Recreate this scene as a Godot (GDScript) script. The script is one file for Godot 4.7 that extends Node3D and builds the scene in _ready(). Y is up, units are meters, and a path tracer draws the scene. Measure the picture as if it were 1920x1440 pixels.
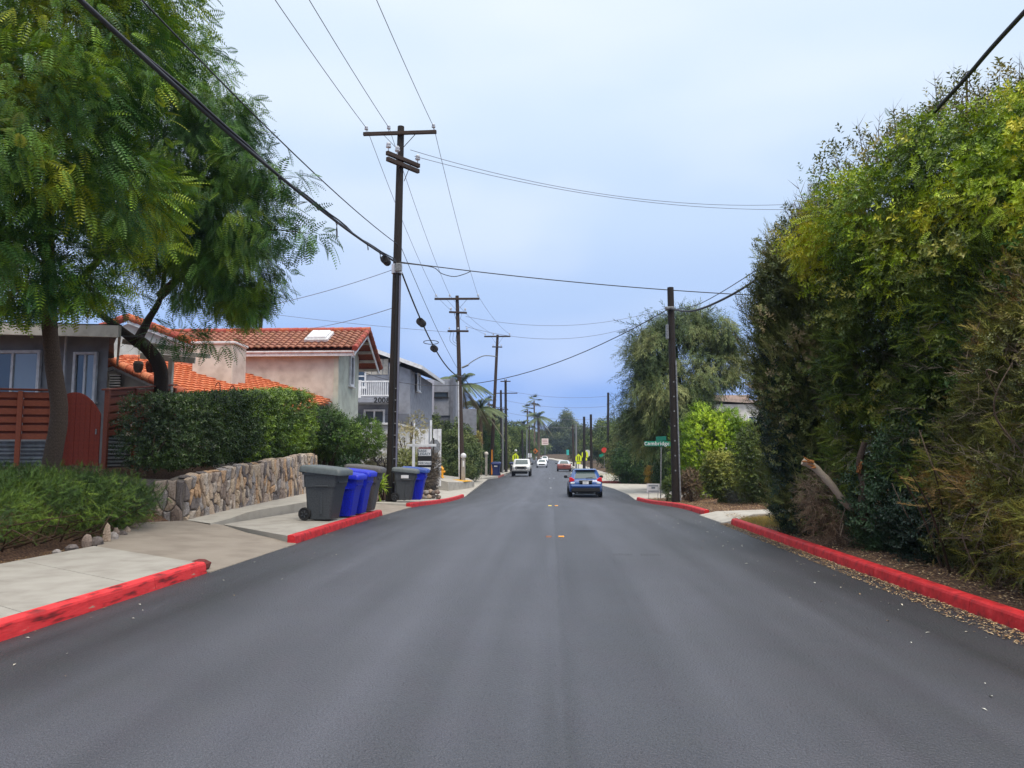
extends Node3D
# A suburban street running down to the sea: world x is across the road, -z along it, y up, metres.

class Shape:
	var v := PackedVector3Array()
	var n := PackedVector3Array()
	var c := PackedColorArray()
	var tint := Color(1, 1, 1)
	var use_c := false

	func tri(a: Vector3, b: Vector3, d: Vector3) -> void:
		var nn := (d - a).cross(b - a)
		if nn.length_squared() < 1e-16:
			return
		nn = nn.normalized()
		v.append(a); v.append(b); v.append(d)
		n.append(nn); n.append(nn); n.append(nn)
		if use_c:
			c.append(tint); c.append(tint); c.append(tint)

	# triangle with given normals, wound to agree with them
	func stri(a: Vector3, b: Vector3, d: Vector3, na: Vector3, nb: Vector3, nd: Vector3) -> void:
		var f := (d - a).cross(b - a)
		if f.length_squared() < 1e-16:
			return
		if f.dot(na + nb + nd) >= 0:
			v.append(a); v.append(b); v.append(d)
			n.append(na); n.append(nb); n.append(nd)
		else:
			v.append(a); v.append(d); v.append(b)
			n.append(na); n.append(nd); n.append(nb)
		if use_c:
			c.append(tint); c.append(tint); c.append(tint)

	func quad(a: Vector3, b: Vector3, d: Vector3, e: Vector3) -> void:
		tri(a, b, d)
		tri(a, d, e)

	# triangle facing away from a point
	func otri(a: Vector3, b: Vector3, d: Vector3, away: Vector3) -> void:
		if (d - a).cross(b - a).dot((a + b + d) / 3.0 - away) >= 0:
			tri(a, b, d)
		else:
			tri(a, d, b)

	func oquad(a: Vector3, b: Vector3, d: Vector3, e: Vector3, away: Vector3) -> void:
		otri(a, b, d, away)
		otri(a, d, e, away)

	func box(ctr: Vector3, s: Vector3, bev := 0.0, bas := Basis()) -> void:
		var h := s * 0.5
		bev = minf(bev, minf(h.x, minf(h.y, h.z)) * 0.9)
		if bev <= 0.0:
			var p := []
			for i in 8:
				p.append(ctr + bas * Vector3(h.x if i & 1 else -h.x, h.y if i & 2 else -h.y, h.z if i & 4 else -h.z))
			for f in [[0, 1, 3, 2], [4, 5, 7, 6], [0, 1, 5, 4], [2, 3, 7, 6], [0, 2, 6, 4], [1, 3, 7, 5]]:
				oquad(p[f[0]], p[f[1]], p[f[2]], p[f[3]], ctr)
			return
		var q := []
		for i in 8:
			var sg := Vector3(1 if i & 1 else -1, 1 if i & 2 else -1, 1 if i & 4 else -1)
			var trio := []
			for ax in 3:
				var w := Vector3(h.x - bev, h.y - bev, h.z - bev)
				w[ax] = h[ax]
				trio.append(ctr + bas * (w * sg))
			q.append(trio)
		for ax in 3:
			var o1 := 1 << ((ax + 1) % 3)
			var o2 := 1 << ((ax + 2) % 3)
			for sd in 2:
				var b0 := (1 << ax) * sd
				oquad(q[b0][ax], q[b0 | o1][ax], q[b0 | o1 | o2][ax], q[b0 | o2][ax], ctr)
			for k in 4:
				var b1 := (o1 if k & 1 else 0) | (o2 if k & 2 else 0)
				var a1 := (ax + 1) % 3
				var a2 := (ax + 2) % 3
				oquad(q[b1][a1], q[b1 | (1 << ax)][a1], q[b1 | (1 << ax)][a2], q[b1][a2], ctr)
		for i in 8:
			otri(q[i][0], q[i][1], q[i][2], ctr)

	# box between two points
	func beam(a: Vector3, b: Vector3, w: float, h: float, bev := 0.0, up := Vector3.UP) -> void:
		var y := (b - a).normalized()
		var x := up.cross(y)
		if x.length() < 1e-3:
			x = Vector3.RIGHT.cross(y)
		x = x.normalized()
		box((a + b) * 0.5, Vector3(w, (b - a).length(), h), bev, Basis(x, y, x.cross(y)))

	func tube(p: Array, r: Array, sides := 8, lump := 0.0, sd := 0) -> void:
		var rings := []
		var nrm := []
		var last_x := Vector3.ZERO
		var fz := FastNoiseLite.new()
		fz.seed = sd
		fz.frequency = 1.0
		for i in p.size():
			var t: Vector3 = ((p[mini(i + 1, p.size() - 1)] as Vector3) - (p[maxi(i - 1, 0)] as Vector3)).normalized()
			var x := last_x - t * last_x.dot(t)
			if x.length() < 0.05:
				x = t.cross(Vector3(0.31, 0.2, 0.93) if absf(t.z) < 0.8 else Vector3(0.9, 0.3, 0.1))
			x = x.normalized()
			last_x = x
			var y := t.cross(x)
			var ring := []
			var rn := []
			for k in sides:
				var an := TAU * k / sides
				var d := x * cos(an) + y * sin(an)
				var rr: float = r[mini(i, r.size() - 1)]
				if lump > 0.5:
					rr *= 1.0 + 0.10 * fz.get_noise_3d(cos(an) * 6.5, i * 0.16, sin(an) * 6.5) + 0.05 * fz.get_noise_3d(cos(an) * 14.0, i * 0.3, sin(an) * 14.0) + 0.05 * sin(an * 3.0 + i * 0.05)
				elif lump > 0.0:
					rr *= 1.0 + lump * (sin(k * 2.7 + i * 0.9 + sd) * 0.6 + sin(k * 5.1 - i * 1.7 + sd * 2.0) * 0.4)
				ring.append((p[i] as Vector3) + d * rr)
				rn.append(d)
			rings.append(ring)
			nrm.append(rn)
		for i in rings.size() - 1:
			for k in sides:
				var k2 := (k + 1) % sides
				stri(rings[i][k], rings[i + 1][k], rings[i + 1][k2], nrm[i][k], nrm[i + 1][k], nrm[i + 1][k2])
				stri(rings[i][k], rings[i + 1][k2], rings[i][k2], nrm[i][k], nrm[i + 1][k2], nrm[i][k2])
		for e in [0, rings.size() - 1]:
			if float(r[mini(e, r.size() - 1)]) > 0.004:
				var inside: Vector3 = p[1] if e == 0 else p[p.size() - 2]
				for k in range(1, sides - 1):
					otri(rings[e][0], rings[e][k], rings[e][k + 1], inside)

	# profile of (radius, height) turned about an axis
	func lathe(prof: Array, sides := 16, xf := Transform3D(), flat := false) -> void:
		for i in prof.size() - 1:
			var a: Vector2 = prof[i]
			var b: Vector2 = prof[i + 1]
			var sl := Vector2(b.y - a.y, a.x - b.x)
			if sl.length() < 1e-6:
				continue
			sl = sl.normalized()
			for k in sides:
				var t0 := TAU * k / sides
				var t1 := TAU * (k + 1) / sides
				var d0 := Vector3(cos(t0), 0, sin(t0))
				var d1 := Vector3(cos(t1), 0, sin(t1))
				var n0 := (xf.basis * (d0 * sl.x + Vector3.UP * sl.y)).normalized()
				var n1 := (xf.basis * (d1 * sl.x + Vector3.UP * sl.y)).normalized()
				if flat:
					n0 = (n0 + n1).normalized()
					n1 = n0
				var p0 := xf * (d0 * a.x + Vector3.UP * a.y)
				var p1 := xf * (d1 * a.x + Vector3.UP * a.y)
				var p2 := xf * (d1 * b.x + Vector3.UP * b.y)
				var p3 := xf * (d0 * b.x + Vector3.UP * b.y)
				stri(p0, p1, p2, n0, n1, n1)
				stri(p0, p2, p3, n0, n1, n0)

	# polygon in xy pushed along z by depth (centred), through a transform
	func prism(poly: PackedVector2Array, depth: float, xf := Transform3D(), bev := 0.0) -> void:
		var tr := Geometry2D.triangulate_polygon(poly)
		var h := depth * 0.5
		var mid := Vector2.ZERO
		for p in poly:
			mid += p
		mid /= poly.size()
		var inner := poly
		if bev > 0.0:
			inner = PackedVector2Array()
			for p in poly:
				inner.append(p + (mid - p).normalized() * minf(bev, p.distance_to(mid) * 0.5))
		var rev := Geometry2D.is_polygon_clockwise(poly)
		for i in range(0, tr.size(), 3):
			for sg in [1.0, -1.0]:
				var q := []
				for k in 3:
					q.append(xf * Vector3(inner[tr[i + k]].x, inner[tr[i + k]].y, h * sg))
				var want: Vector3 = xf.basis.z * sg
				if ((q[2] as Vector3) - (q[0] as Vector3)).cross((q[1] as Vector3) - (q[0] as Vector3)).dot(want) >= 0:
					tri(q[0], q[1], q[2])
				else:
					tri(q[0], q[2], q[1])
		for i in poly.size():
			var j := (i + 1) % poly.size()
			var e := poly[j] - poly[i]
			var out := Vector3(e.y, -e.x, 0) * (-1.0 if rev else 1.0)
			var hs := h - bev
			_side(xf * Vector3(poly[i].x, poly[i].y, -hs), xf * Vector3(poly[j].x, poly[j].y, -hs), xf * Vector3(poly[j].x, poly[j].y, hs), xf * Vector3(poly[i].x, poly[i].y, hs), xf.basis * out)
			if bev > 0.0:
				for sg in [1.0, -1.0]:
					_side(xf * Vector3(poly[i].x, poly[i].y, hs * sg), xf * Vector3(poly[j].x, poly[j].y, hs * sg), xf * Vector3(inner[j].x, inner[j].y, h * sg), xf * Vector3(inner[i].x, inner[i].y, h * sg), xf.basis * (out.normalized() + Vector3(0, 0, sg)))

	func _side(a: Vector3, b: Vector3, d: Vector3, e: Vector3, out: Vector3) -> void:
		if (d - a).cross(b - a).dot(out) >= 0:
			quad(a, b, d, e)
		else:
			quad(e, d, b, a)

	# closed rings joined with smooth normals
	func loft(rings: Array, caps := true, smooth := true) -> void:
		var m: int = rings[0].size()
		var ctr := []
		for r in rings:
			var s := Vector3.ZERO
			for p in r:
				s += p
			ctr.append(s / m)
		var nn := []
		for i in rings.size():
			var row := []
			for k in m:
				var t: Vector3 = (rings[mini(i + 1, rings.size() - 1)][k] as Vector3) - (rings[maxi(i - 1, 0)][k] as Vector3)
				var w: Vector3 = (rings[i][(k + 1) % m] as Vector3) - (rings[i][(k + m - 1) % m] as Vector3)
				var q := t.cross(w).normalized()
				if q.dot((rings[i][k] as Vector3) - (ctr[i] as Vector3)) < 0:
					q = -q
				row.append(q)
			nn.append(row)
		for i in rings.size() - 1:
			for k in m:
				var k2 := (k + 1) % m
				if smooth:
					stri(rings[i][k], rings[i + 1][k], rings[i + 1][k2], nn[i][k], nn[i + 1][k], nn[i + 1][k2])
					stri(rings[i][k], rings[i + 1][k2], rings[i][k2], nn[i][k], nn[i + 1][k2], nn[i][k2])
				else:
					oquad(rings[i][k], rings[i + 1][k], rings[i + 1][k2], rings[i][k2], ((ctr[i] as Vector3) + (ctr[i + 1] as Vector3)) * 0.5)
		if caps:
			for e in [0, rings.size() - 1]:
				var inside: Vector3 = ctr[1] if e == 0 else ctr[ctr.size() - 2]
				for k in m:
					otri(rings[e][k], rings[e][(k + 1) % m], ctr[e], inside)

	func ball(ctr: Vector3, r: Vector3, seg := 10) -> void:
		var half := seg / 2
		for i in half:
			for k in seg:
				var q := []
				for s in [[0, 0], [1, 0], [1, 1], [0, 1]]:
					var th: float = PI * (i + s[0]) / half
					var ph: float = TAU * (k + s[1]) / seg
					q.append(Vector3(sin(th) * cos(ph), cos(th), sin(th) * sin(ph)))
				stri(ctr + q[0] * r, ctr + q[1] * r, ctr + q[2] * r, q[0], q[1], q[2])
				stri(ctr + q[0] * r, ctr + q[2] * r, ctr + q[3] * r, q[0], q[2], q[3])

	func mesh(mat: Material) -> ArrayMesh:
		var arr := []
		arr.resize(Mesh.ARRAY_MAX)
		arr[Mesh.ARRAY_VERTEX] = v
		arr[Mesh.ARRAY_NORMAL] = n
		if use_c:
			arr[Mesh.ARRAY_COLOR] = c
		var am := ArrayMesh.new()
		am.add_surface_from_arrays(Mesh.PRIMITIVE_TRIANGLES, arr)
		if mat:
			am.surface_set_material(0, mat)
		return am


var used := {}
var mats := {}
var rng := RandomNumberGenerator.new()


func numbered(parent: Node, called: String) -> String:
	var key := [parent, called]
	if not used.has(key):
		used[key] = 0
		return called
	used[key] += 1
	return "%s_%03d" % [called, used[key]]


# a thing: a node at its base that carries its label; parts built in world axes hang under it shifted back by its place
func thing(called: String, label: String, category: String, at := Vector3.ZERO, turn := 0.0, group := "") -> Node3D:
	var o := Node3D.new()
	o.name = numbered(self, called)
	add_child(o, true)
	o.position = at
	o.rotation.y = turn
	o.set_meta("label", label)
	o.set_meta("category", category)
	if group != "":
		o.set_meta("group", group)
	return o


func put(called: String, sh: Shape, mat: Material, parent: Node3D, local := false) -> MeshInstance3D:
	return put_mesh(called, sh.mesh(mat), null, parent, local)


func put_mesh(called: String, me: Mesh, mat: Material, parent: Node3D, local := false) -> MeshInstance3D:
	var o := MeshInstance3D.new()
	o.mesh = me
	if mat:
		o.material_override = mat
	o.name = numbered(parent, called)
	parent.add_child(o, true)
	if not local and parent != self:
		var top := parent
		while top.get_parent() != self:
			top = top.get_parent()
		if parent == top:
			o.position = -top.position
	return o


func struct(called: String, sh: Shape, mat: Material, label := "") -> MeshInstance3D:
	var o := put(called, sh, mat, self)
	o.set_meta("kind", "structure")
	if label != "":
		o.set_meta("label", label)
	return o


func copy(src: Node3D, at: Vector3, turn: float, label: String, base_name: String) -> Node3D:
	var o: Node3D = src.duplicate()
	o.name = numbered(self, base_name)
	add_child(o, true)
	o.position = at
	o.rotation.y = turn
	o.set_meta("label", label)
	return o


func rgb(r: float, g: float, b: float) -> Color:
	return Color(r / 255.0, g / 255.0, b / 255.0)


func lin(r: float, g: float, b: float) -> Color:
	return Color(r, g, b).linear_to_srgb()


func noise_tex(freq: float, ramp: Array, sd := 1, size := 512, octaves := 4, kind := FastNoiseLite.TYPE_SIMPLEX_SMOOTH) -> NoiseTexture2D:
	var f := FastNoiseLite.new()
	f.seed = sd
	f.frequency = freq
	f.noise_type = kind
	f.fractal_octaves = octaves
	var t := NoiseTexture2D.new()
	t.width = size
	t.height = size
	t.seamless = true
	t.noise = f
	if ramp.is_empty():
		t.as_normal_map = true
		t.bump_strength = 4.0
	else:
		var g := Gradient.new()
		var offs := PackedFloat32Array()
		var cols := PackedColorArray()
		for k in ramp:
			offs.append(k[0])
			cols.append(k[1])
		g.offsets = offs
		g.colors = cols
		t.color_ramp = g
	return t


# plain material; tex is laid on by triplanar mapping, "size" metres a repeat
func mat(called: String, color: Color, rough := 0.8, tex: Texture2D = null, size := 1.0, bump: Texture2D = null, bump_amount := 0.6, spec := 0.5) -> StandardMaterial3D:
	if mats.has(called):
		return mats[called]
	var m := StandardMaterial3D.new()
	m.resource_name = called
	m.albedo_color = color
	m.roughness = rough
	m.metallic_specular = spec
	if tex or bump:
		m.uv1_triplanar = true
		m.uv1_world_triplanar = true
		m.uv1_scale = Vector3.ONE / size
	if tex:
		m.albedo_texture = tex
	if bump:
		m.normal_enabled = true
		m.normal_texture = bump
		m.normal_scale = bump_amount
	mats[called] = m
	return m


func leaf_mat(called: String, rough := 0.5, back := 0.35, spec := 0.4) -> StandardMaterial3D:
	var m := mat(called, Color.WHITE, rough, null, 1.0, null, 0.0, spec)
	m.vertex_color_use_as_albedo = true
	m.backlight_enabled = true
	m.backlight = Color(back, back, back * 0.6)
	return m


func glass_mat(called: String, color: Color) -> StandardMaterial3D:
	var m := mat(called, color, 0.06, null, 1.0, null, 0.0, 0.8)
	return m


func V(x: float, y: float, d: float) -> Vector3:
	return Vector3(x, y, -d)


# ---------------------------------------------------------------- leaves
func leaf_shape(kind: String) -> ArrayMesh:
	var s := Shape.new()
	rng.seed = hash(kind)
	match kind:
		"frond":      # feathery compound leaf, one unit long
			for i in 9:
				var t := 0.08 + 0.9 * i / 8.0
				var c0 := Vector3(0, t, -0.28 * t * t)
				var ll := 0.2 * sin(PI * (0.16 + 0.78 * t)) + 0.03
				for sd in [-1.0, 1.0]:
					var tip := c0 + Vector3(sd * ll, 0.05, -0.10 * ll - 0.02)
					var m := (c0 + tip) * 0.5
					s.tri(c0, m + Vector3(0, 0.036, 0.006), tip)
					s.tri(c0, tip, m + Vector3(0, -0.036, 0.006))
			s.tri(Vector3(-0.006, 0, 0), Vector3(0.006, 0, 0), Vector3(0, 0.55, -0.085))
			s.tri(Vector3(-0.005, 0.5, -0.07), Vector3(0.005, 0.5, -0.07), Vector3(0, 1, -0.28))
		"sprig":      # a twig with broad folded leaves
			for i in 8:
				var t := 0.12 + 0.11 * i
				var an := i * 2.4
				var d := Vector3(cos(an), 0.75, sin(an)).normalized()
				_leaf(s, Vector3(0, t * 0.9, 0), d, 0.34, 0.15)
		"round":      # a twig of small rounder leaves
			for i in 9:
				var t := 0.08 + 0.1 * i
				var an := i * 2.4 + 0.5
				var d := Vector3(cos(an), 0.5, sin(an)).normalized()
				_leaf(s, Vector3(0, t * 0.9, 0), d, 0.25, 0.17)
		"needle":     # a spray of thin needles
			for i in 14:
				var t := 0.06 * i
				var an := i * 2.4
				var d := Vector3(cos(an) * 0.6, 0.9, sin(an) * 0.6).normalized()
				var b := Vector3(0, t, 0)
				var w := d.cross(Vector3(0.3, 0.2, 0.9)).normalized() * 0.022
				s.tri(b - w, b + w, b + d * 0.34)
		"cypress":    # flat scaly spray, forked
			for i in 9:
				var t := 0.09 * i
				var ll := 0.32 * (1.05 - t)
				var b := Vector3(sin(i * 1.3) * 0.015, t, 0)
				var d := Vector3(0.75 if i % 2 else -0.75, 0.7, sin(i * 2.1) * 0.35).normalized()
				var w := Vector3(0.02, 0, 0.012)
				s.tri(b - w, b + w, b + d * ll + Vector3(0, 0.1, 0))
				s.tri(b + d * ll * 0.4, b + d * ll * 0.55 + Vector3(0, 0.03, 0.02), b + d * ll * 0.6 + Vector3(0, 0.2, 0.05))
			s.tri(Vector3(-0.02, 0, 0), Vector3(0.02, 0, 0), Vector3(0, 1.0, 0))
		"clump":      # loose handful of leaves for far crowns
			for i in 16:
				var p := Vector3(rng.randfn(), rng.randfn(), rng.randfn()).normalized() * rng.randf_range(0.15, 0.5)
				var d := Vector3(rng.randfn(), rng.randfn() - 0.3, rng.randfn()).normalized()
				_leaf(s, p, d, rng.randf_range(0.2, 0.34), 0.13)
		"droop":      # hanging string of narrow leaves
			for i in 12:
				var t := 0.085 * i
				var an := i * 2.4
				var d := Vector3(cos(an) * 0.45, 0.8, sin(an) * 0.45).normalized()
				var b := Vector3(sin(i * 0.7) * 0.02, t, cos(i * 0.6) * 0.02)
				var w := d.cross(Vector3(0.3, 0.2, 0.9)).normalized() * 0.026
				s.tri(b - w, b + d * 0.13 + w, b + d * 0.3)
				s.tri(b, b + d * 0.13 - w, b + d * 0.3)
		"strap":      # tuft of arching straps
			for i in 7:
				var an := TAU * i / 7.0 + 0.4 * sin(i * 5.0)
				var o := Vector3(cos(an), 0, sin(an))
				var w := Vector3(-sin(an), 0, cos(an)) * 0.035
				var p1 := o * 0.2 + Vector3.UP * 0.6
				var p2 := o * (0.5 + 0.1 * sin(i * 3.0)) + Vector3.UP * 0.75
				s.quad(-w, w, p1 + w, p1 - w)
				s.tri(p1 - w, p1 + w, p2)
		"blade":
			for i in 5:
				var an := i * 1.3
				var o := Vector3(cos(an), 0, sin(an)) * 0.25
				s.tri(o * 0.3 + Vector3(0.02, 0, 0), o * 0.3 - Vector3(0.02, 0, 0), o + Vector3.UP)
		"twig":       # bare forked twig
			for i in 6:
				var t := 0.14 * i
				var an := i * 2.4
				var d := Vector3(cos(an) * 0.6, 0.8, sin(an) * 0.6).normalized()
				s.tri(Vector3(-0.012, t, 0), Vector3(0.012, t, 0), Vector3(0, t, 0) + d * 0.4)
			s.tri(Vector3(-0.016, 0, 0), Vector3(0.016, 0, 0), Vector3(0, 1, 0.03))
			s.tri(Vector3(0, 0, -0.016), Vector3(0, 0, 0.016), Vector3(0, 1, 0.03))
		"fallen":     # dry leaf lying flat
			_leaf(s, Vector3(0, 0.05, -0.5), Vector3(0.1, 0.1, 1).normalized(), 1.0, 0.42)
	return s.mesh(null)


func _leaf(s: Shape, b: Vector3, d: Vector3, l: float, w: float) -> void:
	var side := d.cross(Vector3.UP if absf(d.y) < 0.95 else Vector3.RIGHT).normalized()
	var up := side.cross(d)
	var m := b + d * l * 0.45 - up * w * 0.15
	var tip := b + d * l - up * w * 0.3
	var lft := b + d * l * 0.45 + side * w * 0.5 + up * w * 0.12
	var rgt := b + d * l * 0.45 - side * w * 0.5 + up * w * 0.12
	s.tri(b, lft, m)
	s.tri(lft, tip, m)
	s.tri(b, m, rgt)
	s.tri(rgt, m, tip)


var leaf_meshes := {}


# leaves through the volume of some ellipsoids [x, y, depth, rx, ry, rz]: n copies of one leaf mesh as one part
func leaves(parent: Node3D, called: String, kind: String, m: Material, blobs: Array, count: int, smin: float, smax: float, pal: Array, o := {}) -> MultiMeshInstance3D:
	if not leaf_meshes.has(kind):
		leaf_meshes[kind] = leaf_shape(kind)
	var sd: int = o.get("seed", hash(called + kind + str(blobs[0])) & 0xffff)
	var r := RandomNumberGenerator.new()
	r.seed = sd
	var nz := FastNoiseLite.new()
	nz.seed = sd
	nz.frequency = 1.0
	nz.fractal_octaves = 2
	var nf: float = o.get("nf", 0.8)
	var thr: float = o.get("thr", -0.3)
	var inner: float = o.get("inner", 0.5)
	var bump: float = o.get("bump", 0.3)
	var droop: float = o.get("droop", 0.0)
	var rise: float = o.get("rise", 0.0)
	var outw: float = o.get("out", 0.7)
	var rnd: float = o.get("rnd", 0.6)
	var squar: float = o.get("square", 2.0)
	var lean: Vector3 = o.get("lean", Vector3.ZERO)
	var floor_y: float = o.get("floor", -99.0)
	var lit: float = o.get("jitter", 0.25)
	var wts := []
	var tot := 0.0
	for b in blobs:
		tot += b[3] * b[4] + b[4] * b[5] + b[3] * b[5]
		wts.append(tot)
	var buf := PackedFloat32Array()
	buf.resize(count * 16)
	var made := 0
	var tries := 0
	while made < count and tries < count * 6:
		tries += 1
		var pick := r.randf() * tot
		var bi := 0
		while wts[bi] < pick and bi < wts.size() - 1:
			bi += 1
		var b = blobs[bi]
		var dir := Vector3(r.randfn(), r.randfn(), r.randfn()).normalized()
		if squar > 2.0:
			dir /= pow(pow(absf(dir.x), squar) + pow(absf(dir.y), squar) + pow(absf(dir.z), squar), 1.0 / squar)
		var ctr := Vector3(b[0], b[1], -b[2])
		var rad := Vector3(b[3], b[4], b[5])
		var rr := lerpf(inner, 1.0, sqrt(r.randf()))
		rr *= 1.0 + bump * nz.get_noise_3dv((ctr + dir * rad) * nf * 1.3)
		var p := ctr + dir * rad * rr
		if p.y < floor_y or nz.get_noise_3dv(p * nf + Vector3(31, 7, 3)) < thr:
			continue
		var outn := (dir / rad).normalized()
		var y := (outn * outw + Vector3(r.randfn(), r.randfn(), r.randfn()) * rnd * 0.6 + Vector3.DOWN * droop + Vector3.UP * rise + lean).normalized()
		var z := (outn + Vector3.UP * 0.7 + Vector3(r.randfn(), r.randfn(), r.randfn()) * 0.35)
		z = z - y * z.dot(y)
		z = z.normalized() if z.length() > 1e-3 else y.cross(Vector3.RIGHT).normalized()
		var x := y.cross(z)
		var sc := r.randf_range(smin, smax)
		var tone := clampf(nz.get_noise_3dv(p * nf * 0.6 + Vector3(5, 50, 9)) * 1.1 + 0.5 + r.randfn() * 0.16, 0.0, 0.999) * (pal.size() - 1)
		var c: Color = (pal[int(tone)] as Color).lerp(pal[int(tone) + 1], tone - int(tone)) * (1.0 + lit * r.randf_range(-1, 1))
		var k := made * 16
		buf[k] = x.x * sc; buf[k + 1] = y.x * sc; buf[k + 2] = z.x * sc; buf[k + 3] = p.x
		buf[k + 4] = x.y * sc; buf[k + 5] = y.y * sc; buf[k + 6] = z.y * sc; buf[k + 7] = p.y
		buf[k + 8] = x.z * sc; buf[k + 9] = y.z * sc; buf[k + 10] = z.z * sc; buf[k + 11] = p.z
		buf[k + 12] = c.r; buf[k + 13] = c.g; buf[k + 14] = c.b; buf[k + 15] = 1.0
		made += 1
	# the leaves nearest the street stand singly, each a part of its own
	var singles: int = o.get("single", 0)
	if singles > 0:
		var order := []
		for i in made:
			order.append([Vector3(buf[i * 16 + 3], buf[i * 16 + 7], buf[i * 16 + 11]).length(), i])
		order.sort_custom(func(a, b): return a[0] < b[0])
		var taken := {}
		for i in mini(singles, made):
			var k: int = order[i][1] * 16
			taken[order[i][1]] = true
			var one := MeshInstance3D.new()
			one.mesh = leaf_meshes[kind]
			one.transform = Transform3D(Vector3(buf[k], buf[k + 4], buf[k + 8]), Vector3(buf[k + 1], buf[k + 5], buf[k + 9]), Vector3(buf[k + 2], buf[k + 6], buf[k + 10]), Vector3(buf[k + 3], buf[k + 7], buf[k + 11]) - parent.position)
			var tone := 0
			var best := 9.0
			for q in pal.size():
				var dd: float = absf(pal[q].g - buf[k + 13]) + absf(pal[q].r - buf[k + 12])
				if dd < best:
					best = dd
					tone = q
			var key := "single_%s_%d" % [m.resource_name, tone]
			if not mats.has(key):
				var sm: StandardMaterial3D = m.duplicate()
				sm.vertex_color_use_as_albedo = false
				sm.albedo_color = (pal[tone] as Color).linear_to_srgb()
				sm.resource_name = key
				mats[key] = sm
			one.material_override = mats[key]
			one.name = numbered(parent, "leaf")
			parent.add_child(one, true)
		var rest := PackedFloat32Array()
		for i in made:
			if not taken.has(i):
				rest.append_array(buf.slice(i * 16, i * 16 + 16))
		buf = rest
		made -= taken.size()
	return multi(parent, called, leaf_meshes[kind], m, buf, made)


func multi(parent: Node3D, called: String, me: Mesh, m: Material, buf: PackedFloat32Array, made: int) -> MultiMeshInstance3D:
	buf.resize(made * 16)
	var mm := MultiMesh.new()
	mm.transform_format = MultiMesh.TRANSFORM_3D
	mm.use_colors = true
	mm.mesh = me
	mm.instance_count = made
	mm.buffer = buf
	var mi := MultiMeshInstance3D.new()
	mi.multimesh = mm
	mi.material_override = m
	mi.name = numbered(parent, called)
	parent.add_child(mi, true)
	if parent != self:
		mi.position = -parent.position
	mi.set_meta("kind", "stuff")
	return mi


# leaves strewn over the ground inside a corridor; at(u, v) gives the place
func strew(called: String, kind: String, m: Material, count: int, smin: float, smax: float, pal: Array, at: Callable, sd: int, label: String, flat := true) -> void:
	if not leaf_meshes.has(kind):
		leaf_meshes[kind] = leaf_shape(kind)
	var r := RandomNumberGenerator.new()
	r.seed = sd
	var buf := PackedFloat32Array()
	buf.resize(count * 16)
	for i in count:
		var p: Vector3 = at.call(r)
		var an := r.randf() * TAU
		var tilt := r.randf_range(-0.3, 0.3) if flat else r.randf_range(-0.25, 0.25)
		var bs := Basis(Vector3.UP, an) * Basis(Vector3.RIGHT, tilt)
		var sc := r.randf_range(smin, smax)
		var c: Color = pal[r.randi() % pal.size()]
		c = c * r.randf_range(0.75, 1.2)
		var k := i * 16
		buf[k] = bs.x.x * sc; buf[k + 1] = bs.y.x * sc; buf[k + 2] = bs.z.x * sc; buf[k + 3] = p.x
		buf[k + 4] = bs.x.y * sc; buf[k + 5] = bs.y.y * sc; buf[k + 6] = bs.z.y * sc; buf[k + 7] = p.y
		buf[k + 8] = bs.x.z * sc; buf[k + 9] = bs.y.z * sc; buf[k + 10] = bs.z.z * sc; buf[k + 11] = p.z
		buf[k + 12] = c.r; buf[k + 13] = c.g; buf[k + 14] = c.b; buf[k + 15] = 1.0
	var mi := multi(self, called, leaf_meshes[kind], m, buf, count)
	mi.set_meta("label", label)


func curve(p: Array, steps := 8) -> Array:
	var c := Curve3D.new()
	for i in p.size():
		var a: Vector3 = p[maxi(i - 1, 0)]
		var b: Vector3 = p[mini(i + 1, p.size() - 1)]
		var t := (b - a) / 6.0
		c.add_point(p[i], -t, t)
	var out := []
	for i in p.size() - 1:
		for k in steps:
			out.append(c.sample(i, float(k) / steps))
	out.append(p[p.size() - 1])
	return out


func taper(a: float, b: float, k: int) -> Array:
	var out := []
	for i in k:
		out.append(lerpf(a, b, float(i) / maxf(k - 1, 1)))
	return out


# ---------------------------------------------------------------- lie of the land
const PROFILE := [[-700.0, 0.0], [18.0, 0.0], [21.5, -0.01], [25.5, -0.06], [29.0, -0.2], [33.0, -0.35], [37.0, -0.45], [41.0, -0.5], [55.0, -0.45], [72.0, -0.24], [84.0, -0.2], [110.0, -0.1], [140.0, 0.0], [205.0, 0.55], [240.0, 1.45], [270.0, 1.95], [310.0, 2.3], [4000.0, 2.3]]


func ry(d: float) -> float:
	var s := 0.0
	for k in [-1.5, 0.0, 1.5]:
		var q: float = d + k
		for i in PROFILE.size() - 1:
			if q < PROFILE[i + 1][0]:
				s += lerpf(PROFILE[i][1], PROFILE[i + 1][1], clampf((q - PROFILE[i][0]) / (PROFILE[i + 1][0] - PROFILE[i][0]), 0.0, 1.0))
				break
	return s / 3.0


func rx(d: float) -> float:
	return -0.0014 * pow(clampf(d - 180.0, 0.0, 150.0), 2.0)


func road_left(d: float) -> float:
	var x := -4.66
	if d > 41.0:
		x -= clampf((d - 41.0) / 27.0, 0.0, 1.0) * 1.05
	if d > 69.5:
		x += clampf((d - 69.5) / 2.0, 0.0, 1.0) * 0.75
	return x + rx(d)


func road_right(d: float) -> float:
	var x := 4.15 + clampf((d - 24.0) / 14.0, 0.0, 1.0) * -0.15
	if d > 37.0:
		x += sin(clampf((d - 37.0) / 24.0, 0.0, 1.0) * PI) * 0.4 - smoothstep(44.0, 66.0, d) * 0.85
	return x + rx(d)


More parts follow.
